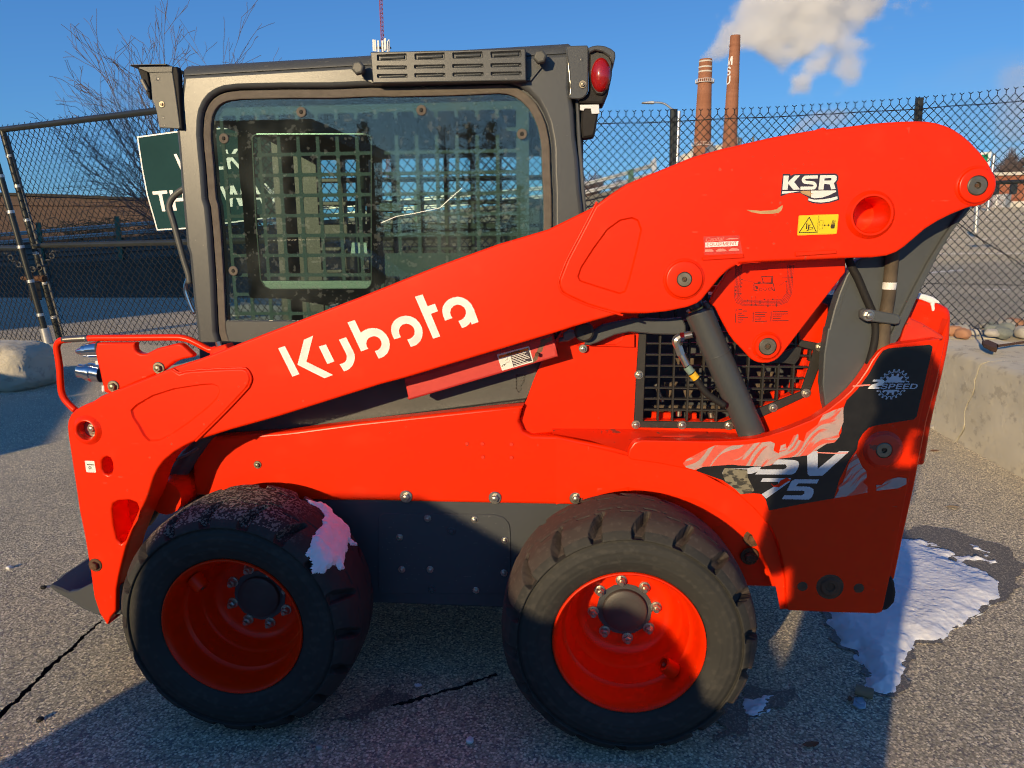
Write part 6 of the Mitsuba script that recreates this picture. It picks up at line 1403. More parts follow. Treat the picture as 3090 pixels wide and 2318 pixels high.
# scrap bar lying on the blocks
scr = thing('metal_scrap', 'thin bent rod and rusty clamp lying on top of the concrete blocks', 'scrap')
obj('rod', tube([(x, y, 0.735 + h) for (x, y), h in zip([(3.2127,4.6277),(3.1596,4.4182),(3.0435,4.1219),(2.9794,3.9642)], (0.06, 0.05, 0.02, 0.0))], 0.006, 8), 'wire_black', scr, True)
obj('rod', tube([(x, y, 0.735) for (x, y) in [(2.9808,3.8191),(3.1544,3.9366),(3.3247,4.058),(3.5518,4.202)]], 0.010, 8), 'steel_rust', scr, True)
obj('clamp', prism_z([(2.9845,4.006),(3.0524,4.0475),(3.0065,3.8201),(2.8846,3.6058),(2.8758,3.6735),(2.9174,3.8529)], 0.72, 0.755, 0.006), 'steel_rust', scr)

# riprap stones under the fence
ico = trimesh.creation.icosphere(2)
srng = np.random.default_rng(77)


def stone(s, seed, flat=0.7):
    v = ico.vertices.copy()
    d = meshkit.fbm(v * 1.6 + seed * 3.1, 3, seed) - 0.5
    v = v * (1 + 0.75 * d[:, None])
    v = np.sign(v) * np.abs(v) ** 0.8
    return tm(v * [s, s * (0.7 + 0.5 * srng.random()), s * flat], ico.faces)


for k in range(64):
    x, y = 2.95 + 2.3 * srng.random(), 4.62 + 0.75 * srng.random()
    s = 0.03 + 0.05 * srng.random() ** 1.5
    key = key_for('rock')
    obj2 = stone(s, k)
    a = srng.random() * 6.28
    scene[key] = mikit.ply(obj2, ('stone_a', 'stone_b', 'stone_a', 'stone_b', 'stone_a', 'stone_c')[k % 6] if k % 17 else 'stone_c', 40, to_world=T().translate([x, y, 0.70 + s * 0.3 + 0.02 * srng.random()]).rotate([0, 0, 1], math.degrees(a)))
    kind_ = 'rust' if k % 17 == 0 else ('pale', 'grey green', 'pale', 'grey green', 'pale', 'rust')[k % 6]
    tag(key, kind_ + ' riprap stone heaped along the foot of the fence behind the blocks', 'rock', kind_ + ' riprap stones under the fence')

# the gate on the left
GTL, GBL = np.array([-8.7475, 8.815, 3.19]), np.array([-8.40, 9.00, 0.06])
gd = np.array([3.1011, -1.2654, 0.0])
gd /= np.linalg.norm(gd)
GLEN = 8.6
gate = thing('gate', 'black chain link gate leaf with top pipe and middle rail, behind the cab', 'gate')
up_ = (GTL - GBL)
nr = 49


def PGt(i, j):
    p = GBL + up_ * (j / nr) + gd * (i * 0.064)
    return p + np.array([0.37, 0.93, 0]) * 0.008 * math.sin(i * 0.21)


obj('wire_mesh', chain_link(PGt, int(GLEN / 0.064), nr, 0.0055, 0, 4), 'wire_black', gate, False, kind='stuff')
obj('top_rail', rod(GTL - gd * 0.02, GTL + gd * GLEN, 0.042, n=20), 'pipe_black', gate, 30)
for k in range(60):
    p = GTL + gd * (0.14 * k) + np.array([0, 0, 0.04])
    obj('wire_tip', seg_tubes([p], [p + np.array([0.015, 0, 0.03])], 0.005), 'pipe_black', gate, False)
mid = GBL + up_ * 0.455
obj('middle_rail', rod(mid, mid + gd * GLEN + np.array([0, 0, 0.12]), 0.040, n=20), 'pipe_black', gate, 30)
obj('gate_post', rod(GBL - [0, 0, 0.06], GTL + up_ * 0.005, 0.045, n=20), 'pipe_black', gate, 30)
q_ = np.array([0.10, -0.04, 0])
obj('stretcher_bar', rod(GBL + q_, GTL + q_ - [0, 0, 0.1], 0.018, n=10), 'galvanised_dull', gate, 30)
for t in (0.10, 0.27, 0.42, 0.58, 0.74, 0.88):
    p = GBL + up_ * t
    obj('band', rod(p - up_ * 0.007, p + up_ * 0.007, 0.052, n=16), 'galvanised', gate, 30)
g2 = thing('gate', 'second black gate leaf ending in a post at the far left edge', 'gate')
(bxg, byg), = [(-8.3238,8.6402)]
(txg, tyg), = [(-8.6453,8.5249)]
B2, T2 = np.array([bxg, byg, 0.0]), np.array([txg, tyg, 2.5])
T2 = B2 + (T2 - B2) * 1.28
obj('gate_post', rod(B2, T2, 0.045, n=20), 'pipe_black', g2, 30)
for t in (0.14, 0.30, 0.46, 0.62, 0.78):
    p = B2 + (T2 - B2) * t
    obj('band', rod(p - (T2 - B2) * 0.007, p + (T2 - B2) * 0.007, 0.052, n=16), 'galvanised', g2, 30)
obj('post_sleeve', rod(B2, B2 + (T2 - B2) * 0.075, 0.07, n=16), 'galvanised', g2, 30)
obj('wire_mesh', chain_link(lambda i, j: B2 + (T2 - B2) * (j / nr) - gd * (i * 0.064), 70, nr, 0.0055, 0, 6), 'wire_black', g2, False, kind='stuff')
m2 = B2 + (T2 - B2) * 0.455
obj('middle_rail', rod(m2, m2 - gd * 4.5, 0.040, n=20), 'pipe_black', g2, 30)
p = GBL + up_ * 0.285
gl = thing('gate_latch', 'rusty fork latch with a black padlock box and chain between the gate posts', 'latch')
obj('latch_plate', cat(rod(p - gd * 0.45 + [0, -0.1, 0.03], p + gd * 0.1 + [0, -0.06, 0.03], 0.03, 0.05, 8), rod(p - gd * 0.2 + [0, -0.08, 0.0], p - gd * 0.2 + [0, -0.08, 0.14], 0.02)), 'steel_rust', gl, 30)
obj('lock_box', cat(rod(p + [-0.12, -0.07, -0.30], p + [-0.12, -0.07, -0.02], 0.10, n=4)), 'plastic_black', gl, False)
ch = []
for k in range(16):
    t = k / 15.0
    c = p + np.array([-0.55 + 0.85 * t, -0.08, 0.50 - 1.0 * t * (1 - t) * 1.2 - 0.05 * t])
    ring_ = [c + 0.04 * np.array([math.cos(a), (math.sin(a) if k % 2 else 0), (0 if k % 2 else math.sin(a))]) for a in np.linspace(0, 2 * math.pi, 9)]
    ch.append(tube(ring_, 0.010, 6, 1, False))
obj('chain', cat(*ch), 'galvanised_dull', gl, 30)

# the sign on the gate
SY = 7.0
sg = [(-5.5676,2.8066),(-5.057,2.86),(-4.7568,2.8844)] + [(-3.8022,2.8966),(-3.6367,1.8543)] + [(-5.0502,1.6954),(-5.4307,1.6801),(-5.4555,1.8171),(-5.5154,2.1084),(-5.5462,2.4197)]
sign = thing('sign', 'dark green sign with white block letters hung on the gate behind the cab', 'sign')
obj('sign_board', plate(sg, SY, SY + 0.012, 0), 'sign_green', sign, False)
obj('sign_border', plate(sg, SY - 0.002, SY - 0.0005, 0, holes=[fixpoly(sg).buffer(-0.016)]), 'label_white', sign, False)
(ax_, az_), (bx_, bz_), (cx_, cz_) = [(-5.3658,1.9232),(-5.419,2.1577),(-5.341,2.1591)] 
(ex_, ez_), = [(-3.9062,2.0093)]
(sx0, sz0), (sx1, sz1) = (ax_ - 0.02, az_), (ex_ + 0.12, ez_)
obj('lettering', text_poly_mesh('THIS WAY', cz_ - az_, bx_ + 0.01, az_ - 0.01, SY - 0.003, math.atan2(sz1 - sz0, sx1 - sx0), -0.07, True, 0.001, width=sx1 - bx_), 'label_white', sign, False)
(wx_, wz_), (wx2, wz2) = [(-5.1044,2.5786),(-5.0654,2.3923)]
obj('lettering', text_poly_mesh('WALK', wz_ - wz2 + 0.03, wx_ + 0.02, wz2 - 0.02, SY - 0.003, 0.06, -0.07, True, 0.001, width=(sx1 - bx_) * 0.5), 'label_white', sign, False)

# weathered block at the left edge
(kx, ky), = [(-6.2025,5.1151)]
bk_ = trimesh.creation.icosphere(4)
v = bk_.vertices.copy()
v = np.sign(v) * np.abs(v) ** 0.55
v = v * (1 + 0.10 * (meshkit.fbm(v * 2.2, 4, 5)[:, None] - 0.5)) * (1 - 0.16 * (v[:, 2:3] + 1) / 2)
v += 0.03 * (meshkit.fbm(v * 9, 3, 8)[:, None] - 0.5)
(hx_, hz_), = [(80.306,9.6098)] if False else [(0, 0)]
scene[key_for('concrete_block')] = mikit.ply(tm(v * [0.46, 0.40, 0.29], bk_.faces), 'concrete', 40, to_world=T().translate([-6.36, 5.42, 0.25]))
tag('concrete_block', 'worn rounded concrete block standing at the left edge beyond the yard', 'block')

# ---------------------------------------------------------------- background, left and middle
gr_ = thing('guardrail', 'two tier galvanised guardrail climbing to the right behind the fence', 'guardrail')
rail = [(-22.2592,1.5456),(-18.1391,1.7881),(-13.0813,2.1096),(-7.7273,2.5056),(-3.5529,2.8026),(-0.0381,3.0821),(0.8521,3.287),(1.911,3.5753)]
zoff = [0.0, -0.235]
wprof = [(0.00, 0.06), (0.05, 0.045), (0.05, 0.02), (0.0, 0.0), (0.05, -0.02), (0.05, -0.045), (0.0, -0.06)]
for k, zo in enumerate(zoff):
    rows = [[(x, 20.0 - d, z + zo + h - 0.06) for d, h in wprof] for x, z in rail]
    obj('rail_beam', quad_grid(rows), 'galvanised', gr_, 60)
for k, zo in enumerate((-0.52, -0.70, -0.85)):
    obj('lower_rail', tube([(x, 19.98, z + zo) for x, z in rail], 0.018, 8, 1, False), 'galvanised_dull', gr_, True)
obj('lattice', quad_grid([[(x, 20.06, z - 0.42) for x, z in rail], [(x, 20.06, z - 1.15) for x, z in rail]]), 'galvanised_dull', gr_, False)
for (x, z) in [(-16.779,2.0724),(-14.2083,2.2577),(-10.2973,2.5058),(-4.9198,2.8978),(1.2757,3.5851)]:
    zt = float(np.interp(x, [q[0] for q in rail], [q[1] for q in rail]))
    obj('post', bx(x - 0.07, x + 0.07, 19.90, 19.96, zt - 1.2, zt + (0.22 if x < -4 else 0.0), 0.004), 'post_green', gr_)
ex_, ez_ = rail[-1]
obj('rail_end', plate([(ex_ - 0.02, ez_ - 0.30), (ex_ + 0.10, ez_ - 0.18), (ex_ + 0.04, ez_ + 0.16), (ex_ - 0.10, ez_ + 0.02)], 19.9, 20.05, 0.004), 'galvanised', gr_)
br_ = thing('bridge', 'low rust brown steel girder bridge on the horizon at left', 'bridge')
gt = [(-29.3799,3.8087),(-26.0272,3.6501),(-23.1926,3.5383),(-19.1098,3.3362),(-14.9246,3.1444)]
gb = [(-14.9497,2.8394),(-19.1479,2.9855),(-23.2601,3.0376),(-26.1134,3.0852),(-29.4965,3.1387)]
obj('girder', plate(gt + gb, 30.0, 30.6, 0.01), 'brown_steel', br_)
obj('girder_flange', plate(gt + [(x, z - 0.12) for x, z in gt[::-1]], 29.85, 30.0, 0.005), 'rubber_dark', br_)
obj('abutment', plate([(x, z) for x, z in gb] + [(gb[-1][0], 0.0), (gb[0][0], 0.0)], 30.1, 30.5, 0.01), 'brown_steel', br_)
wd = np.random.default_rng(5)
A_, B_ = [], []
for k in range(260):
    c = np.array([-17.5 + 7.5 * wd.random(), 21.4 + 0.8 * wd.random(), 1.2 + 0.3 * wd.random()])
    p = c
    d = np.array([wd.normal() * 0.5, wd.normal() * 0.2, 1.0])
    for s in range(5):
        q = p + d * 0.26 / np.linalg.norm(d)
        A_.append(p); B_.append(q)
        p = q
        d = d + np.array([wd.normal() * 0.45, wd.normal() * 0.2, -0.28])
obj('dry_weeds', seg_tubes(A_, B_, 0.011, 3), 'weed', None, False, label='tangle of dry brown weeds growing behind the guardrail', kind='stuff', category='weeds')


def bare_tree(base, h, seed, spread=0.9, levels=6, r0=None, twig=0.004, fan=None, kids=(3, 4)):
    R = np.random.default_rng(seed)
    segs = {'trunk': [], 'crown': []}

    def grow(p, d, ln_, r, lev):
        n = 4 if lev < 2 else 3
        for s in range(n):
            d2 = d + R.normal(size=3) * 0.13 + np.array([0, 0, 0.05])
            d2 /= np.linalg.norm(d2)
            q = p + d2 * ln_ / n
            r2 = max(r * 0.90, twig)
            segs['trunk' if lev == 0 else 'crown'].append((p, q, r, r2))
            p, d, r = q, d2, r2
            if lev < levels and (s >= n - 2 or lev > 0 and R.random() < 0.8):
                m = R.integers(kids[0] - 2, kids[1] - 1) if lev else R.integers(2, 4)
                for _ in range(m):
                    az = R.random() * 2 * np.pi
                    u = np.cross(d, [0.3, 0.5, 0.8])
                    u /= np.linalg.norm(u)
                    w = np.cross(d, u)
                    t = spread * (0.45 + 0.5 * R.random())
                    dd = d * math.cos(t) + (u * math.cos(az) + w * math.sin(az)) * math.sin(t)
                    if fan is not None:
                        dd = dd + np.array(fan) * 0.25
                    grow(p, dd / np.linalg.norm(dd), ln_ * (0.55 + 0.25 * R.random()), max(r * 0.62, twig), lev + 1)
        if lev < levels:
            grow(p, d, ln_ * 0.75, max(r * 0.8, twig), lev + 1)
    grow(np.array(base, float), np.array([0, 0, 1.0]), h * 0.30, r0 or h * 0.02, 0)
    out = {}
    for k, s in segs.items():
        A = np.array([q[0] for q in s]); B = np.array([q[1] for q in s])
        out[k] = seg_tubes(A, B, np.array([[q[2] for q in s], [q[3] for q in s]]), 5 if k == 'trunk' else 3)
    return out


def plant_tree(parts, label, name='bare_tree', group=None, mat='bark'):
    t = thing(name, label, 'tree', group)
    for k, m in parts.items():
        obj(k, m, mat, t, k == 'trunk')
    return t


(tx_, _), = [(-11.3634,2.1442)]
R_ = np.random.default_rng(12)
# the young tree left of the cab: many long limbs fanning out from low down
segs_t, segs_c = [], []
root = np.array([tx_ + 0.35, 18.0, 1.0])


def limb(p, d, ln_, r, lev):
    n = max(3, int(ln_ / 0.22))
    for s in range(n):
        d = d + R_.normal(size=3) * (0.05 if lev == 0 else 0.08) + np.array([0, 0, 0.022])
        d /= np.linalg.norm(d)
        q = p + d * ln_ / n
        r2 = max(r * (1 - 0.75 / n), 0.0055)
        (segs_t if lev < 0 else segs_c).append((p, q, r, r2))
        p, r = q, r2
        if lev < 3 and s > 0 and R_.random() < (0.72 if lev == 0 else 0.62 if lev == 1 else 0.40):
            u = np.cross(d, R_.normal(size=3))
            u /= np.linalg.norm(u)
            t = 0.35 + 0.35 * R_.random()
            limb(p, d * math.cos(t) + u * math.sin(t), ln_ * (0.30 + 0.25 * R_.random()) * (1.0 - 0.5 * s / n + 0.2), max(r * 0.6, 0.0055), lev + 1)


segs_t.append((root - [0, 0, 1.2], root, 0.11, 0.10))
segs_t.append((root, root + [0.05, 0, 0.6], 0.10, 0.085))
root = root + [0.05, 0, 0.6]
for ang, ln_ in ((173, 2.6), (164, 3.1), (156, 3.3), (148, 3.4), (140, 3.6), (132, 3.8), (125, 4.1), (118, 4.5), (112, 4.7), (106, 5.0), (100, 5.2), (94, 5.2), (88, 5.2), (81, 5.0), (73, 4.5), (64, 4.0), (54, 3.4), (42, 2.8)):
    a = math.radians(ang)
    limb(root + np.array([0, 0, 0.15 * R_.random()]), np.array([math.cos(a), 0.35 * R_.normal(), math.sin(a)]), ln_ * (0.78 + 0.2 * R_.random()), 0.026, 0)
mk2 = lambda s, n: seg_tubes(np.array([q[0] for q in s]), np.array([q[1] for q in s]), np.array([[q[2] for q in s], [q[3] for q in s]]), n)
plant_tree({'trunk': mk2(segs_t, 8), 'crown': mk2(segs_c, 4)}, 'bare young tree with fanning purplish limbs behind the gate, left of the cab')

# radio mast
mast = thing('radio_mast', 'thin red and white lattice radio mast rising above the cab roof', 'mast')
(mx, mz0), (mx2, mz1) = [(-64.3891,61.8211),(-64.4968,84.1281)]
A_, B_ = [], []
z = 20.0
lean = (mx2 - mx) / (mz1 - mz0)
wdt = 0.62
k = 0
while z < mz1 + 20:
    c0, c1 = np.array([mx + lean * (z - mz0), 250, z]), np.array([mx + lean * (z + 1.3 - mz0), 250, z + 1.3])
    cs = [np.array([wdt * math.cos(a), wdt * math.sin(a), 0]) for a in (0.3, 2.4, 4.5)]
    for i in range(3):
        A_ += [c0 + cs[i], c0 + cs[i], c0 + cs[i]]
        B_ += [c1 + cs[i], c1 + cs[(i + 1) % 3], c0 + cs[(i + 1) % 3]]
    z += 1.3
obj('lattice', seg_tubes(A_, B_, 0.075, 4), 'mast_red', mast, False)
for k, (x, z) in enumerate([(-67.0609,62.0764),(-66.3121,61.8512),(-65.2106,61.5344),(-64.0906,61.6667),(-63.1874,61.9681),(-62.8678,62.1632),(-61.9874,61.9346),(-62.3182,61.454)]):
    obj('antenna_panel', bx(x - 0.28, x + 0.28, 248.9 - 0.5 * (k % 3), 249.3 - 0.5 * (k % 3), z - 1.6, z + 1.9, 0.03), 'white_paint', mast)
(xa, za), (xb, _) = [(-67.4359,61.678),(-61.6516,61.4355)]
obj('platform', bx(xa, xb, 249, 251, za - 0.2, za + 0.15, 0.03), 'galvanised_dull', mast)

# smokestacks
for nm, q, (r0, r1), lab in (('a', [(46.3967,66.0402),(46.4367,30.9686)], (2.36, 3.3), 'shorter brick smokestack with pale bands and a white balcony near its top'), ('b', [(51.5886,67.339),(51.4459,30.8944)], (1.66, 2.46), 'taller brick smokestack with white letters down its left side')):
    Y = 300 if nm == 'a' else 272
    (xa, za), (xb, zb) = q
    tilt = (xa - xb) / (za - zb)
    st_ = thing('smokestack', lab, 'smokestack')
    zs = np.linspace(0, za, 30)

    def rad(z):
        return r1 + (r0 - r1) * (z - zb) / (za - zb)
    rows = []
    aa = np.linspace(0, 2 * math.pi, 40)
    for z in zs:
        rows.append([(xb + tilt * (z - zb) + rad(z) * math.cos(t), Y + rad(z) * math.sin(t), z) for t in aa])
    rows.append([(xa + (r0 - 0.5) * math.cos(t), Y + (r0 - 0.5) * math.sin(t), za) for t in aa])
    rows.append([(xa + (r0 - 0.5) * math.cos(t), Y + (r0 - 0.5) * math.sin(t), za - 6) for t in aa])
    m_ = quad_grid(rows)
    obj('shaft', m_, 'stack_brick', st_, 30)

    def ringat(z, h, dr, mt, name):
        xc = xb + tilt * (z - zb)
        obj(name, rod((xc, Y, z), (xc, Y, z + h), rad(z) + dr, n=40), mt, st_, 30)
    if nm == 'a':
        for dz in (0.6, 2.6, 4.2):
            ringat(za - dz - 0.5, 0.5, 0.10, 'pale_wall', 'band')
        for zz in (za - 8.4, PYZ if False else [(46.8002,34.8301)][0][1]):
            xc = xb + tilt * (zz - zb)
            obj('balcony', cat(lathe([(0, 0), (0, 0)], 0, 0, 8) if False else rod((xc, Y, zz), (xc, Y, zz + 0.15), rad(zz) + 0.9, n=40), *[rod((xc + (rad(zz) + 0.85) * math.cos(t), Y + (rad(zz) + 0.85) * math.sin(t), zz), (xc + (rad(zz) + 0.85) * math.cos(t), Y + (rad(zz) + 0.85) * math.sin(t), zz + 1.2), 0.07, n=4) for t in np.linspace(0, 2 * math.pi, 28)], tube([(xc + (rad(zz) + 0.85) * math.cos(t), Y + (rad(zz) + 0.85) * math.sin(t), zz + 1.2) for t in np.linspace(0, 2 * math.pi, 40)], 0.07, 4, 1, False)), 'white_paint', st_, False)
    else:
        ringat(za - 3.4, 0.4, 0.10, 'stack_brick', 'band')
        for ch_, (x, z) in zip('MSU', [(50.2098,57.8402),(50.0377,54.7079),(49.8559,51.7407)]):
            m_ = meshkit.text_mesh(ch_, 2.6, 0.05, True)
            v = m_.vertices.copy()
            cxm = (v[:, 0].min() + v[:, 0].max()) / 2
            R0 = rad(z) + 0.04
            t = math.pi * 1.13 + (v[:, 0] - cxm) / R0
            xc = xb + tilt * (z + v[:, 1] - zb)
            m_.vertices = np.stack([xc + (R0 + v[:, 2]) * np.cos(t), Y + (R0 + v[:, 2]) * np.sin(t), z + v[:, 1]], 1)
            obj('lettering', m_, 'label_white', st_, False)
pl = thing('power_plant_building', 'pale flat roofed plant building at the foot of the smokestacks', 'building')
(xa, za), (xb, zb), (xc, zc), (xd, zd) = [(50.0572,34.1426),(52.3247,36.5779),(57.3803,36.486),(59.8667,35.2074)]
obj('wing', bx(xa, xb, 290, 312, 0, za, 0.1), 'pale_wall', pl)
obj('wing', bx(xb - 6, xc - 1, 314, 340, 0, zb, 0.1), 'pale_wall', pl)
obj('wing', bx(xc - 14, xd + 90, 330, 360, 0, zd, 0.1), 'pale_wall', pl)
(xs, zs_), (xs2, _) = [(45.8935,32.8304),(48.1033,32.7921)]
obj('duct', bx(xs, xs2, 280, 289, 0, zs_, 0.1), 'slate_wall', pl)
for x, z in [(66.0218,40.9724),(67.1689,40.9517),(72.3067,41.1386)]:
    obj('roof_vent', rod((x, 332, z - 4), (x, 332, z + 0.6), 0.5, n=10), 'galvanised_dull', pl)

# street lamp
sl = thing('street_lamp', 'slim grey street lamp with one curved arm reaching left beside the smokestacks', 'street lamp')
P35 = lambda q: [(x, 35, z) for x, z in q]
(xa, za), (xb, zb) = [(4.4212,7.2469),(4.4117,4.8218)]
obj('pole', rod((xa + (xb - xa) * za / (za - zb), 35, 0), (xa, 35, za), 0.13, 0.09, 14), 'galvanised', sl, 30)
obj('arm', tube(P35([(4.4192,7.1226),(4.2471,7.2506),(4.0492,7.3791),(3.7848,7.571),(3.5244,7.6449),(3.2334,7.6575)]), 0.045, 8), 'galvanised', sl, True)
obj('lamp_head', plate(rounded([(2.6711,7.6264),(2.6959,7.6694),(3.1994,7.7141),(3.2781,7.6752),(3.28,7.6131),(3.2029,7.5961)], 0.02), 34.85, 35.15, 0.02), 'galvanised', sl)

# right background
bb = thing('brick_building', 'long low red brick building with a pale base across the parking lot at right', 'building')
(xa, za), (xb, zb), (_, zc), (_, zd) = [(31.4192,5.8954),(33.7044,5.9741),(33.0329,3.9375),(33.0952,3.4114)]
obj('wall', bx(xa - 22, xb + 40, 60, 75, zd - 1, zc + 2.35, 0.02) if False else plate([(xa - 22, zc), (xb + 40, zc), (xb + 40, zb + 0.5), (xa - 22, za - 0.4)], 60, 75, 0.02), 'brick', bb)
obj('base_course', plate([(xa - 22, zd - 1.2), (xb + 40, zd - 1.2), (xb + 40, zc), (xa - 22, zc)], 59.9, 75, 0.02), 'pale_wall', bb)
obj('coping', plate([(xa - 22, za - 0.4), (xb + 40, zb + 0.5), (xb + 40, zb + 0.75), (xa - 22, za - 0.15)], 59.8, 75, 0.02), 'pale_wall', bb)
for k, (x, z) in enumerate([(30.6142,3.6931),(30.8713,3.6903),(31.2748,3.686),(31.8242,3.6801),(32.0072,3.6781),(32.3728,3.6742)]):
    obj(('door', 'window')[k % 2], bx(x - 0.5, x + 0.5, 59.75, 59.89, z - 1.2, z + 0.8, 0.02), ('stack_brick', 'white_paint', 'slate_wall')[k % 3], bb)
pr = thing('pipe_barrier', 'black horizontal pipe barrier with short brackets in front of the brick building', 'barrier')
(xa, za), (xb, zb) = [(6.9028,2.4282),(7.6087,2.4457)]
obj('pipe', rod((xa, 12, za), (xb, 12, zb), 0.035, n=10), 'pipe_black', pr, 30)
for x, z in [(7.0809,2.3888),(7.377,2.3933)]:
    obj('bracket', bx(x - 0.05, x + 0.05, 12.0, 12.06, z - 0.16, z + 0.05, 0.005), 'pipe_black', pr)
for x in (xb + 2,):
    obj('post', rod((x, 12, 0.9), (x, 12, za), 0.035, n=10), 'pipe_black', pr, 30)
hs = thing('highway_sign', 'corner of a bright green highway sign with a white border behind the arm end', 'sign')
hg = [(22.4388,6.5625),(25.4968,6.6294),(26.1025,6.6562),(26.0523,5.9173),(26.0515,5.7626),(22.5254,5.6909)]
obj('sign_board', plate(hg, 50, 50.1, 0), 'sign_bright_green', hs, False)
obj('sign_border', plate(hg, 49.95, 49.99, 0, holes=[fixpoly(hg).buffer(-0.16)]), 'label_white', hs, False)
obj('post', rod((hg[0][0] + 4, 50.3, 2.0), (hg[0][0] + 4, 50.3, hg[0][1]), 0.12), 'galvanised', hs)
bo_ = thing('marker_post', 'short grey metal marker post standing alone in the parking lot', 'post')
(xa, za), (xb, zb) = [(10.7438,2.3394),(10.7797,1.679)]
obj('shaft', rod((xb, 20, zb - 0.1), (xa, 20, za), 0.06, n=10), 'galvanised', bo_, 30)
for k, (px_, s, sd) in enumerate((((2165, 430), 4.6, 3), ((2190, 430), 5.5, 4), ((2215, 430), 5.0, 6), ((2150, 432), 3.4, 9), ((2240, 430), 6.0, 11))):
    pass
for k, (x, y, h, sd) in enumerate(((47.0, 88, 6.4, 3), (49.5, 92, 7.8, 4), (52.5, 90, 7.0, 6), (45.0, 95, 5.6, 9), (56, 96, 8.2, 14))):
    plant_tree(bare_tree((x, y, 4.2), h, sd, 0.75, 4, twig=0.028), 'bare grey tree rising behind the long brick building', group='bare trees behind the brick building')
for k, (x, y, h, sd) in enumerate(((0.8, 60, 5.4, 23), (2.2, 64, 5.0, 24))):
    plant_tree(bare_tree((x, y, 2.2), h, sd, 0.75, 4, twig=0.018), 'faint bare tree peeping over the guardrail right of the cab', group='bare trees over the guardrail')

# ---------------------------------------------------------------- litter in the foreground
(lx_, ly_), (lx2, ly2) = [(0.8182,0.3862),(0.8696,0.3619)]
tb = obj('cardboard_roll', cat(rod((lx_, ly_, 0.02), (lx2, ly2, 0.02), 1, n=20, prof=[(0, 0.014), (0, 0.018), (1, 0.018), (1, 0.014), (0, 0.014)])), 'cardboard', None, 30, label='short brown cardboard roll at the tip of the snow patch', category='litter')
cpp = [(0.8029,0.3537),(0.8341,0.3617),(0.8336,0.3242),(0.8223,0.2992),(0.7983,0.2946),(0.7855,0.3159)]
cap = thing('plastic_cap', 'pale blue plastic cap lying near the tip of the snow patch', 'cap')
obj('cap_plate', prism_z(cpp, 0.001, 0.010, 0.003), 'cap_blue', cap)
cc_ = fixpoly(cpp).centroid
obj('cap_ring', prism_z([(cc_.x + 0.012 * math.cos(a), cc_.y + 0.014 * math.sin(a)) for a in np.arange(16) * math.pi / 8], 0.0095, 0.014, 0.002), 'cap_blue', cap)


def leaf(name, c, s, ang, mt, label):
    n = 8
    u = np.linspace(-1, 1, n)
    w = 0.42 * (1 - u ** 2) ** 0.8
    ca, sa = math.cos(ang), math.sin(ang)
    rows = []
    for k, t in enumerate((-1, 0, 1)):
        px, py = u * s, w * s * t
        rows.append(np.stack([c[0] + ca * px - sa * py, c[1] + sa * px + ca * py, 0.006 + 0.012 * np.abs(t) * s / 0.03 * w + 0.006 * u ** 2], 1))
    obj(name, quad_grid(rows), mt, None, True, label=label, category='leaf')


for q, s, an, mt, lb_ in (([(0.5808,0.0929)][0], 0.030, 0.3, 'leaf_brown', 'curled dark brown leaf in the shade at the bottom of the yard'), ([(2.0313,2.2767)][0], 0.040, -0.1, 'leaf_tan', 'tan leaf on the sunlit asphalt above the snow patch'),
                          ([(0.7857,0.3431)][0], 0.018, 1.2, 'leaf_brown', 'small brown leaf touching the pale blue cap'), ([(2.462,3.4617)][0], 0.04, 0.2, 'leaf_brown', 'dark leaf on the asphalt near the foot of the concrete blocks')):
    leaf('leaf', q, s, an, mt, lb_)
pebr = np.random.default_rng(3)
for q, s, mt, lb_ in (([(-0.4895,0.0325)][0], 0.012, 'label_white', 'white pebble in the shade between the wheels'), ([(-0.959,-0.0368)][0], 0.010, 'stone_a', 'tan pebble in front of the front tyre'), ([(-1.9419,0.0226)][0], 0.010, 'rubber_dark', 'dark pebble on the sunlit asphalt at lower left'),
                      ([(-2.608,0.9262)][0], 0.012, 'rubber_dark', 'black crumb beside the hitch plate'), ([(-2.9253,1.1095)][0], 0.012, 'label_white', 'white chip on the asphalt at the left edge'), ([(2.7667,4.1424)][0], 0.030, 'stone_a', 'pale rubble fragment at the foot of the concrete blocks')):
    key = key_for('pebble')
    scene[key] = mikit.ply(stone(s, int(s * 7000), 0.7), mt, 40, to_world=T().translate([q[0], q[1], s * 0.5]))
    tag(key, lb_, 'pebble')

# ---------------------------------------------------------------- beyond the frame: what shades the yard and stands mirrored in the glass


def body_mesh(bones, edge=0.03):
    """One skin over bones ((p, r), (q, r))."""
    def sph(p, r):
        return m3.Manifold.sphere(r, 20).translate([float(c) for c in p])
    parts = [m3.Manifold.batch_hull([sph(p, r), sph(q, s)]) for (p, r), (q, s) in bones]
    u = parts[0]
    for b in parts[1:]:
        u = u + b
    u = u.refine_to_length(edge)
    me = u.to_mesh()
    t = trimesh.Trimesh(me.vert_properties[:, :3], me.tri_verts, process=True)
    trimesh.smoothing.filter_taubin(t, iterations=8)
    return t


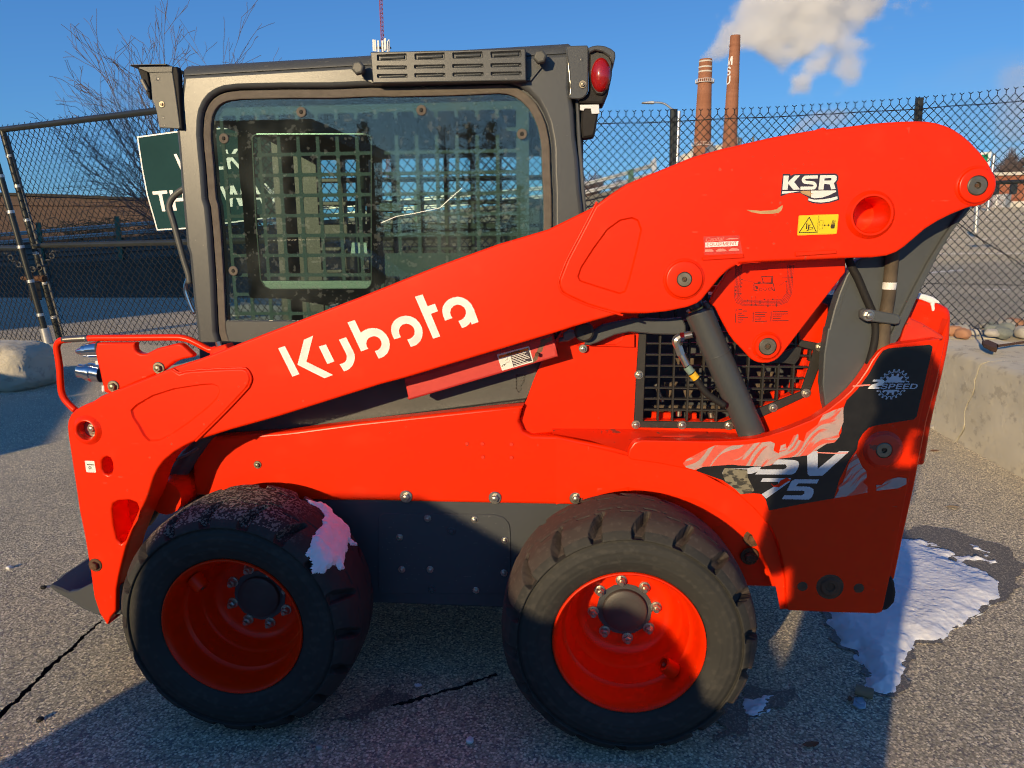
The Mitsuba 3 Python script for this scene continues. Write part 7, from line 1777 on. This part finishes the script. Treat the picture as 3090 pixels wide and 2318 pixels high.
per = thing('person', 'standing person in dark clothes holding up a phone', 'person')
hip, neck = (-0.45, -2.36, 0.95), (-0.43, -2.36, 1.48)
torso = [((hip[0] - 0.10, -2.36, 0.93), 0.13), ((hip[0] + 0.10, -2.36, 0.93), 0.13)], [((hip[0], -2.36, 1.0), 0.15), ((-0.44, -2.36, 1.30), 0.165)], [((-0.60, -2.36, 1.42), 0.085), ((-0.28, -2.36, 1.42), 0.085)], [((-0.44, -2.36, 1.25), 0.16), ((-0.44, -2.36, 1.42), 0.11)]
arms = [((-0.60, -2.36, 1.43), 0.075), ((-0.64, -2.27, 1.16), 0.055)], [((-0.64, -2.27, 1.16), 0.055), ((-0.30, -2.14, 1.50), 0.038)], [((-0.28, -2.36, 1.43), 0.07), ((-0.26, -2.30, 1.17), 0.052)], [((-0.26, -2.30, 1.17), 0.052), ((-0.13, -2.14, 1.47), 0.036)]
coat = [((-0.55, -2.36, 0.90), 0.10), ((-0.35, -2.36, 0.90), 0.10)], [((-0.53, -2.36, 0.55), 0.10), ((-0.37, -2.36, 0.55), 0.10)], [((-0.45, -2.36, 0.88), 0.15), ((-0.45, -2.36, 0.52), 0.15)]
legs = [((-0.55, -2.36, 0.92), 0.105), ((-0.57, -2.34, 0.50), 0.07)], [((-0.57, -2.34, 0.50), 0.07), ((-0.57, -2.37, 0.09), 0.048)], [((-0.35, -2.36, 0.92), 0.105), ((-0.34, -2.34, 0.50), 0.07)], [((-0.34, -2.34, 0.50), 0.07), ((-0.34, -2.37, 0.09), 0.048)], [((-0.57, -2.38, 0.05), 0.05), ((-0.58, -2.22, 0.04), 0.04)], [((-0.34, -2.38, 0.05), 0.05), ((-0.33, -2.22, 0.04), 0.04)]
headb = [((-0.42, -2.36, 1.45), 0.06), ((-0.34, -2.35, 1.64), 0.055)], [((-0.31, -2.33, 1.70), 0.075), ((-0.31, -2.35, 1.78), 0.095)]
fing = []
for hx_, hz_, s in ((-0.28, 1.53, 1), (-0.12, 1.50, -1)):
    fing.append([((hx_, -2.12, hz_ - 0.03), 0.026), ((hx_ + 0.01 * s, -2.10, hz_ + 0.02), 0.026)])
    for k in range(4):
        fing.append([((hx_ + 0.004 * s, -2.10, hz_ + 0.028 - 0.018 * k), 0.009), ((hx_ + 0.035 * s, -2.075, hz_ + 0.030 - 0.018 * k), 0.008)])
    fing.append([((hx_, -2.11, hz_ + 0.02), 0.011), ((hx_ + 0.025 * s, -2.085, hz_ + 0.055), 0.009)])
obj('figure', body_mesh(list(torso) + list(coat) + list(arms) + list(legs) + list(headb) + fing, 0.025), 'cloth_dark', per, True)
obj('phone', bx(-0.245, -0.085, -2.066, -2.058, 1.545, 1.622, 0.003), 'plastic_black', per)

bd = thing('storage_building', 'long dark flat roofed storage building across the yard', 'building')
obj('wall', bx(-30, -12.4, -42, -30.2, 0, 6.0, 0.02), 'brown_steel', bd)
obj('roof', bx(-31, -11.6, -43, -29.4, 6.0, 6.55, 0.05), 'paint_charcoal', bd)
for k, (x, y) in enumerate(((-6.9, -0.1), (-7.9, 1.75))):
    cbk = key_for('barrier_block')
    scene[cbk] = mikit.ply(bx(-1.0, 1.0, -0.4, 0.4, 0, 0.98, 0.03), 'concrete', 40, to_world=T().translate([x, y, 0]).rotate([0, 0, 1], 118))
    tag(cbk, ('nearer', 'farther')[k] + ' of two concrete barrier blocks left of the yard', 'block', 'barrier blocks left of the yard')
sb = thing('salt_barn', 'tall grey salt barn left of the yard', 'building')
obj('wall', bx(-52, -24.5, -22, -8, 0, 9.2, 0.05), 'galvanised_dull', sb)
obj('roof', prism_x([(-22.6, 9.2), (-7.4, 9.2), (-15, 12.5)], -52.5, -24.0, 0.02), 'galvanised_dull', sb)

ut = thing('utility_tractor', 'compact parked utility tractor with a sloping hood', 'tractor')
uy0, uy1 = -3.9, -3.2
obj('cabin', plate(rounded([(-3.25, 0.35), (-3.27, 0.84), (-3.15, 1.00), (-2.97, 1.07), (-2.93, 1.30), (-2.86, 1.56), (-2.25, 1.56), (-2.10, 1.47), (-1.92, 1.37), (-1.75, 1.25), (-1.62, 1.22), (-1.50, 1.23), (-1.47, 1.15), (-1.31, 1.06), (-1.18, 0.99), (-1.12, 0.93), (-0.92, 0.83), (-0.72, 0.80), (-0.70, 0.35)], 0.02), uy0, uy1, 0.02), 'paint_charcoal', ut)
for x, r in ((-2.7, 0.48), (-1.15, 0.36)):
    for y in (uy1 - 0.02, uy0 + 0.02):
        obj('wheel', rod((x, y - 0.12, r), (x, y + 0.12, r), 1, n=32, prof=[(0, 0), (0, r * 0.8), (0.15, r), (0.85, r), (1, r * 0.8), (1, 0)]), 'tyre_side', ut, 30)


def pine(base, h, seed, dense_=1.0, w=0.26):
    R = np.random.default_rng(seed)
    A, B, rad_ = [], [], []
    leafv, leaff = [], []
    n0 = 0
    for k in range(int(26 * dense_)):
        t = 0.12 + 0.88 * (k + R.random()) / (26 * dense_)
        z = h * t
        L_ = h * w * (1 - t) ** 0.8 * (0.55 + 0.7 * R.random()) + 0.15
        for _ in range(4):
            a = R.random() * 2 * math.pi
            d = np.array([math.cos(a), math.sin(a), 0.15 - 0.1 * R.random()])
            p = np.array([0, 0, z])
            q = p + d * L_
            A.append(p); B.append(q); rad_.append((0.05 * (1 - t) + 0.015, 0.012))
            m = int(18 * dense_)
            for j in range(m):
                u = R.random() ** 0.6
                c = p + (q - p) * u + R.normal(size=3) * [0.14, 0.14, 0.10] * (h / 9)
                s = (0.16 + 0.16 * R.random()) * h / 9
                e1, e2 = R.normal(size=3), R.normal(size=3)
                e1 /= np.linalg.norm(e1); e2 /= np.linalg.norm(e2)
                leafv += [c, c + e1 * s, c + e1 * s * 0.5 + e2 * s * 0.45]
                leaff.append([n0, n0 + 1, n0 + 2])
                n0 += 3
    b = np.array(base, float)
    return {'trunk': shift(seg_tubes([[0, 0, -0.3], [0, 0, h * 0.5]], [[0, 0, h * 0.5], [0, 0, h]], np.array([[0.022 * h, 0.014 * h], [0.014 * h, 0.01]]), 8), *b),
            'limbs': shift(seg_tubes(A, B, np.array(rad_).T, 4), *b), 'crown': tm(np.array(leafv) + b, leaff)}


def plant_pine(base, h, seed, dn, w, label, group=None):
    t = thing('pine_tree', label, 'tree', group)
    for k, m_ in pine(base, h, seed, dn, w).items():
        obj(k, m_, 'needle' if k == 'crown' else 'bark', t, False)


for k, ((x, z), dn, w) in enumerate(zip([(-14.9476,9.2107),(-9.3477,8.9804),(-7.6977,9.1864),(-6.1278,8.9769)], (1.0, 0.55, 0.9, 1.0), (0.20, 0.20, 0.22, 0.24))):
    plant_pine((x, -49.1, 0), z, 40 + k, dn, w, ('bushy pine mirrored in the sliding pane', 'thin sparse pine mirrored in the right pane', 'full pine mirrored between two others in the right pane', 'dense pine mirrored at the right end of the pane')[k])
for k in range(16):
    x = -34 + 4.2 * k + 1.5 * math.sin(k * 2.3)
    plant_pine((x, -62 - 3 * math.sin(k * 1.7), 0), 6.8 + 1.6 * math.sin(k * 3.1 + 1), 70 + k, 0.9, 0.36, 'tree of the dark wood line mirrored in the cab glass', 'wood line opposite the yard')

# ---------------------------------------------------------------- steam from the smokestacks
def steam(name, label, box_, res, blobs, dens, seed, soft=1.0):
    (x0, x1), (y0, y1), (z0, z1) = box_
    nx, ny, nz_ = [int(round((b - a) / res)) for a, b in box_]
    X = x0 + (np.arange(nx) + 0.5) * res
    Y = y0 + (np.arange(ny) + 0.5) * res
    Z = z0 + (np.arange(nz_) + 0.5) * res
    zz, yy, xx = np.meshgrid(Z, Y, X, indexing='ij')
    P = np.stack([xx, yy, zz], -1)
    n1 = meshkit.fbm(P / 6.5, 5, seed) - 0.5
    n2 = meshkit.fbm(P / 26.0 + 7, 3, seed + 3) - 0.5
    f = np.full(xx.shape, -9.0)
    for (ax, az, ar), (bx_, bz_, br), w in blobs:
        ym = 0.5 * (y0 + y1)
        d = np.array([bx_ - ax, 0, bz_ - az])
        t = np.clip(((xx - ax) * d[0] + (zz - az) * d[2]) / max(d @ d, 1e-6), 0, 1)
        r = ar + (br - ar) * t
        dist = np.sqrt((xx - ax - t * d[0]) ** 2 + ((yy - ym) * 1.15) ** 2 + (zz - az - t * d[2]) ** 2)
        f = np.maximum(f, (1 - dist / r) * w + 3.0 * n1 * np.minimum(r / 8, 1.0) + 1.3 * n2 * np.minimum(r / 10, 1))
    g = np.clip(f * 2.2 / soft, 0, 1)
    e = np.minimum.reduce([xx - x0, x1 - xx, yy - y0, y1 - yy, zz - z0, z1 - zz])
    g = (g * np.clip(e / 3, 0, 1)).astype(np.float32)
    to = T().translate([x0, y0, z0]).scale([x1 - x0, y1 - y0, z1 - z0])
    scene[name + '_medium'] = {'type': 'heterogeneous', 'albedo': const((0.985, 0.987, 0.99)), 'scale': float(dens),
                               'sigma_t': {'type': 'gridvolume', 'grid': mi.VolumeGrid(g[..., None]), 'to_world': to}}
    scene[name] = {'type': 'cube', 'to_world': T().translate([(x0 + x1) / 2, (y0 + y1) / 2, (z0 + z1) / 2]).scale([(x1 - x0) / 2, (y1 - y0) / 2, (z1 - z0) / 2]),
                   'bsdf': {'type': 'null'}, 'interior': {'type': 'ref', 'id': name + '_medium'}}
    tag(name, label, 'steam', None, 'stuff')


pt = [tuple(q) for q in [(47.9105,68.7017),(53.2995,71.2187),(57.4748,75.4195),(65.8903,80.695),(71.3338,85.9967),(77.9697,93.8921),(76.0616,79.0144),(76.5372,71.4116),(87.9976,82.0681),(95.8499,90.5995),(106.9493,83.5086),(111.9784,90.058),(84.5476,59.3308),(88.449,65.5309),(100.9222,61.7272),(100.2144,70.754),(117.9193,85.8483),(127.9179,82.8462)]]
S = (pt[1][0] - pt[0][0]) / 75.0
R = lambda t: t * S
steam('steam_plume', 'white and grey steam plume drifting right from the shorter smokestack', ((40, 180), (280, 340), (36, 126)), 1.25,
      [((*pt[0], R(26)), (*pt[1], R(58)), 1.7), ((*pt[1], R(58)), (*pt[2], R(100)), 1.7), ((*pt[2], R(90)), (*pt[4], R(200)), 1.6), ((*pt[3], R(140)), (*pt[6], R(165)), 1.5), ((*pt[6], R(165)), (*pt[7], R(110)), 1.4),
       ((*pt[4], R(220)), (*pt[5], R(260)), 1.6), ((*pt[6], R(150)), (*pt[8], R(200)), 1.4), ((*pt[8], R(210)), (*pt[9], R(250)), 1.3), ((*pt[9], R(190)), (*pt[11], R(110)), 0.7), ((*pt[12], R(65)), (*pt[13], R(70)), 0.45), ((*pt[14], R(70)), (*pt[15], R(80)), 0.4), ((*pt[10], R(90)), (*pt[17], R(60)), 0.3)],
      0.22, 5)
qt = [tuple(q) for q in [(85.5398,41.8735),(92.6575,46.3392),(103.1258,51.4467),(109.5263,48.2844),(170.1007,34.274),(176.8914,46.1696),(170.3832,57.4109),(177.8711,62.3557)]]
steam('steam_plume_low', 'small white puff of steam rising behind the fence above the arm', ((74, 118), (320, 340), (24, 52)), 1.0, [((*qt[0], R(22)), (*qt[1], R(48)), 1.3), ((*qt[1], R(45)), (*qt[2], R(62)), 1.1), ((*qt[2], R(55)), (*qt[3], R(60)), 0.7)], 0.16, 9)
steam('steam_haze', 'thin drifting steam at the right edge above the parking lot', ((168, 225), (318, 342), (18, 70)), 1.5, [((*qt[4], R(110)), (*qt[5], R(150)), 0.9), ((*qt[5], R(150)), (*qt[7], R(190)), 0.8), ((*qt[6], R(130)), (*qt[7], R(150)), 0.7)], 0.035, 12)
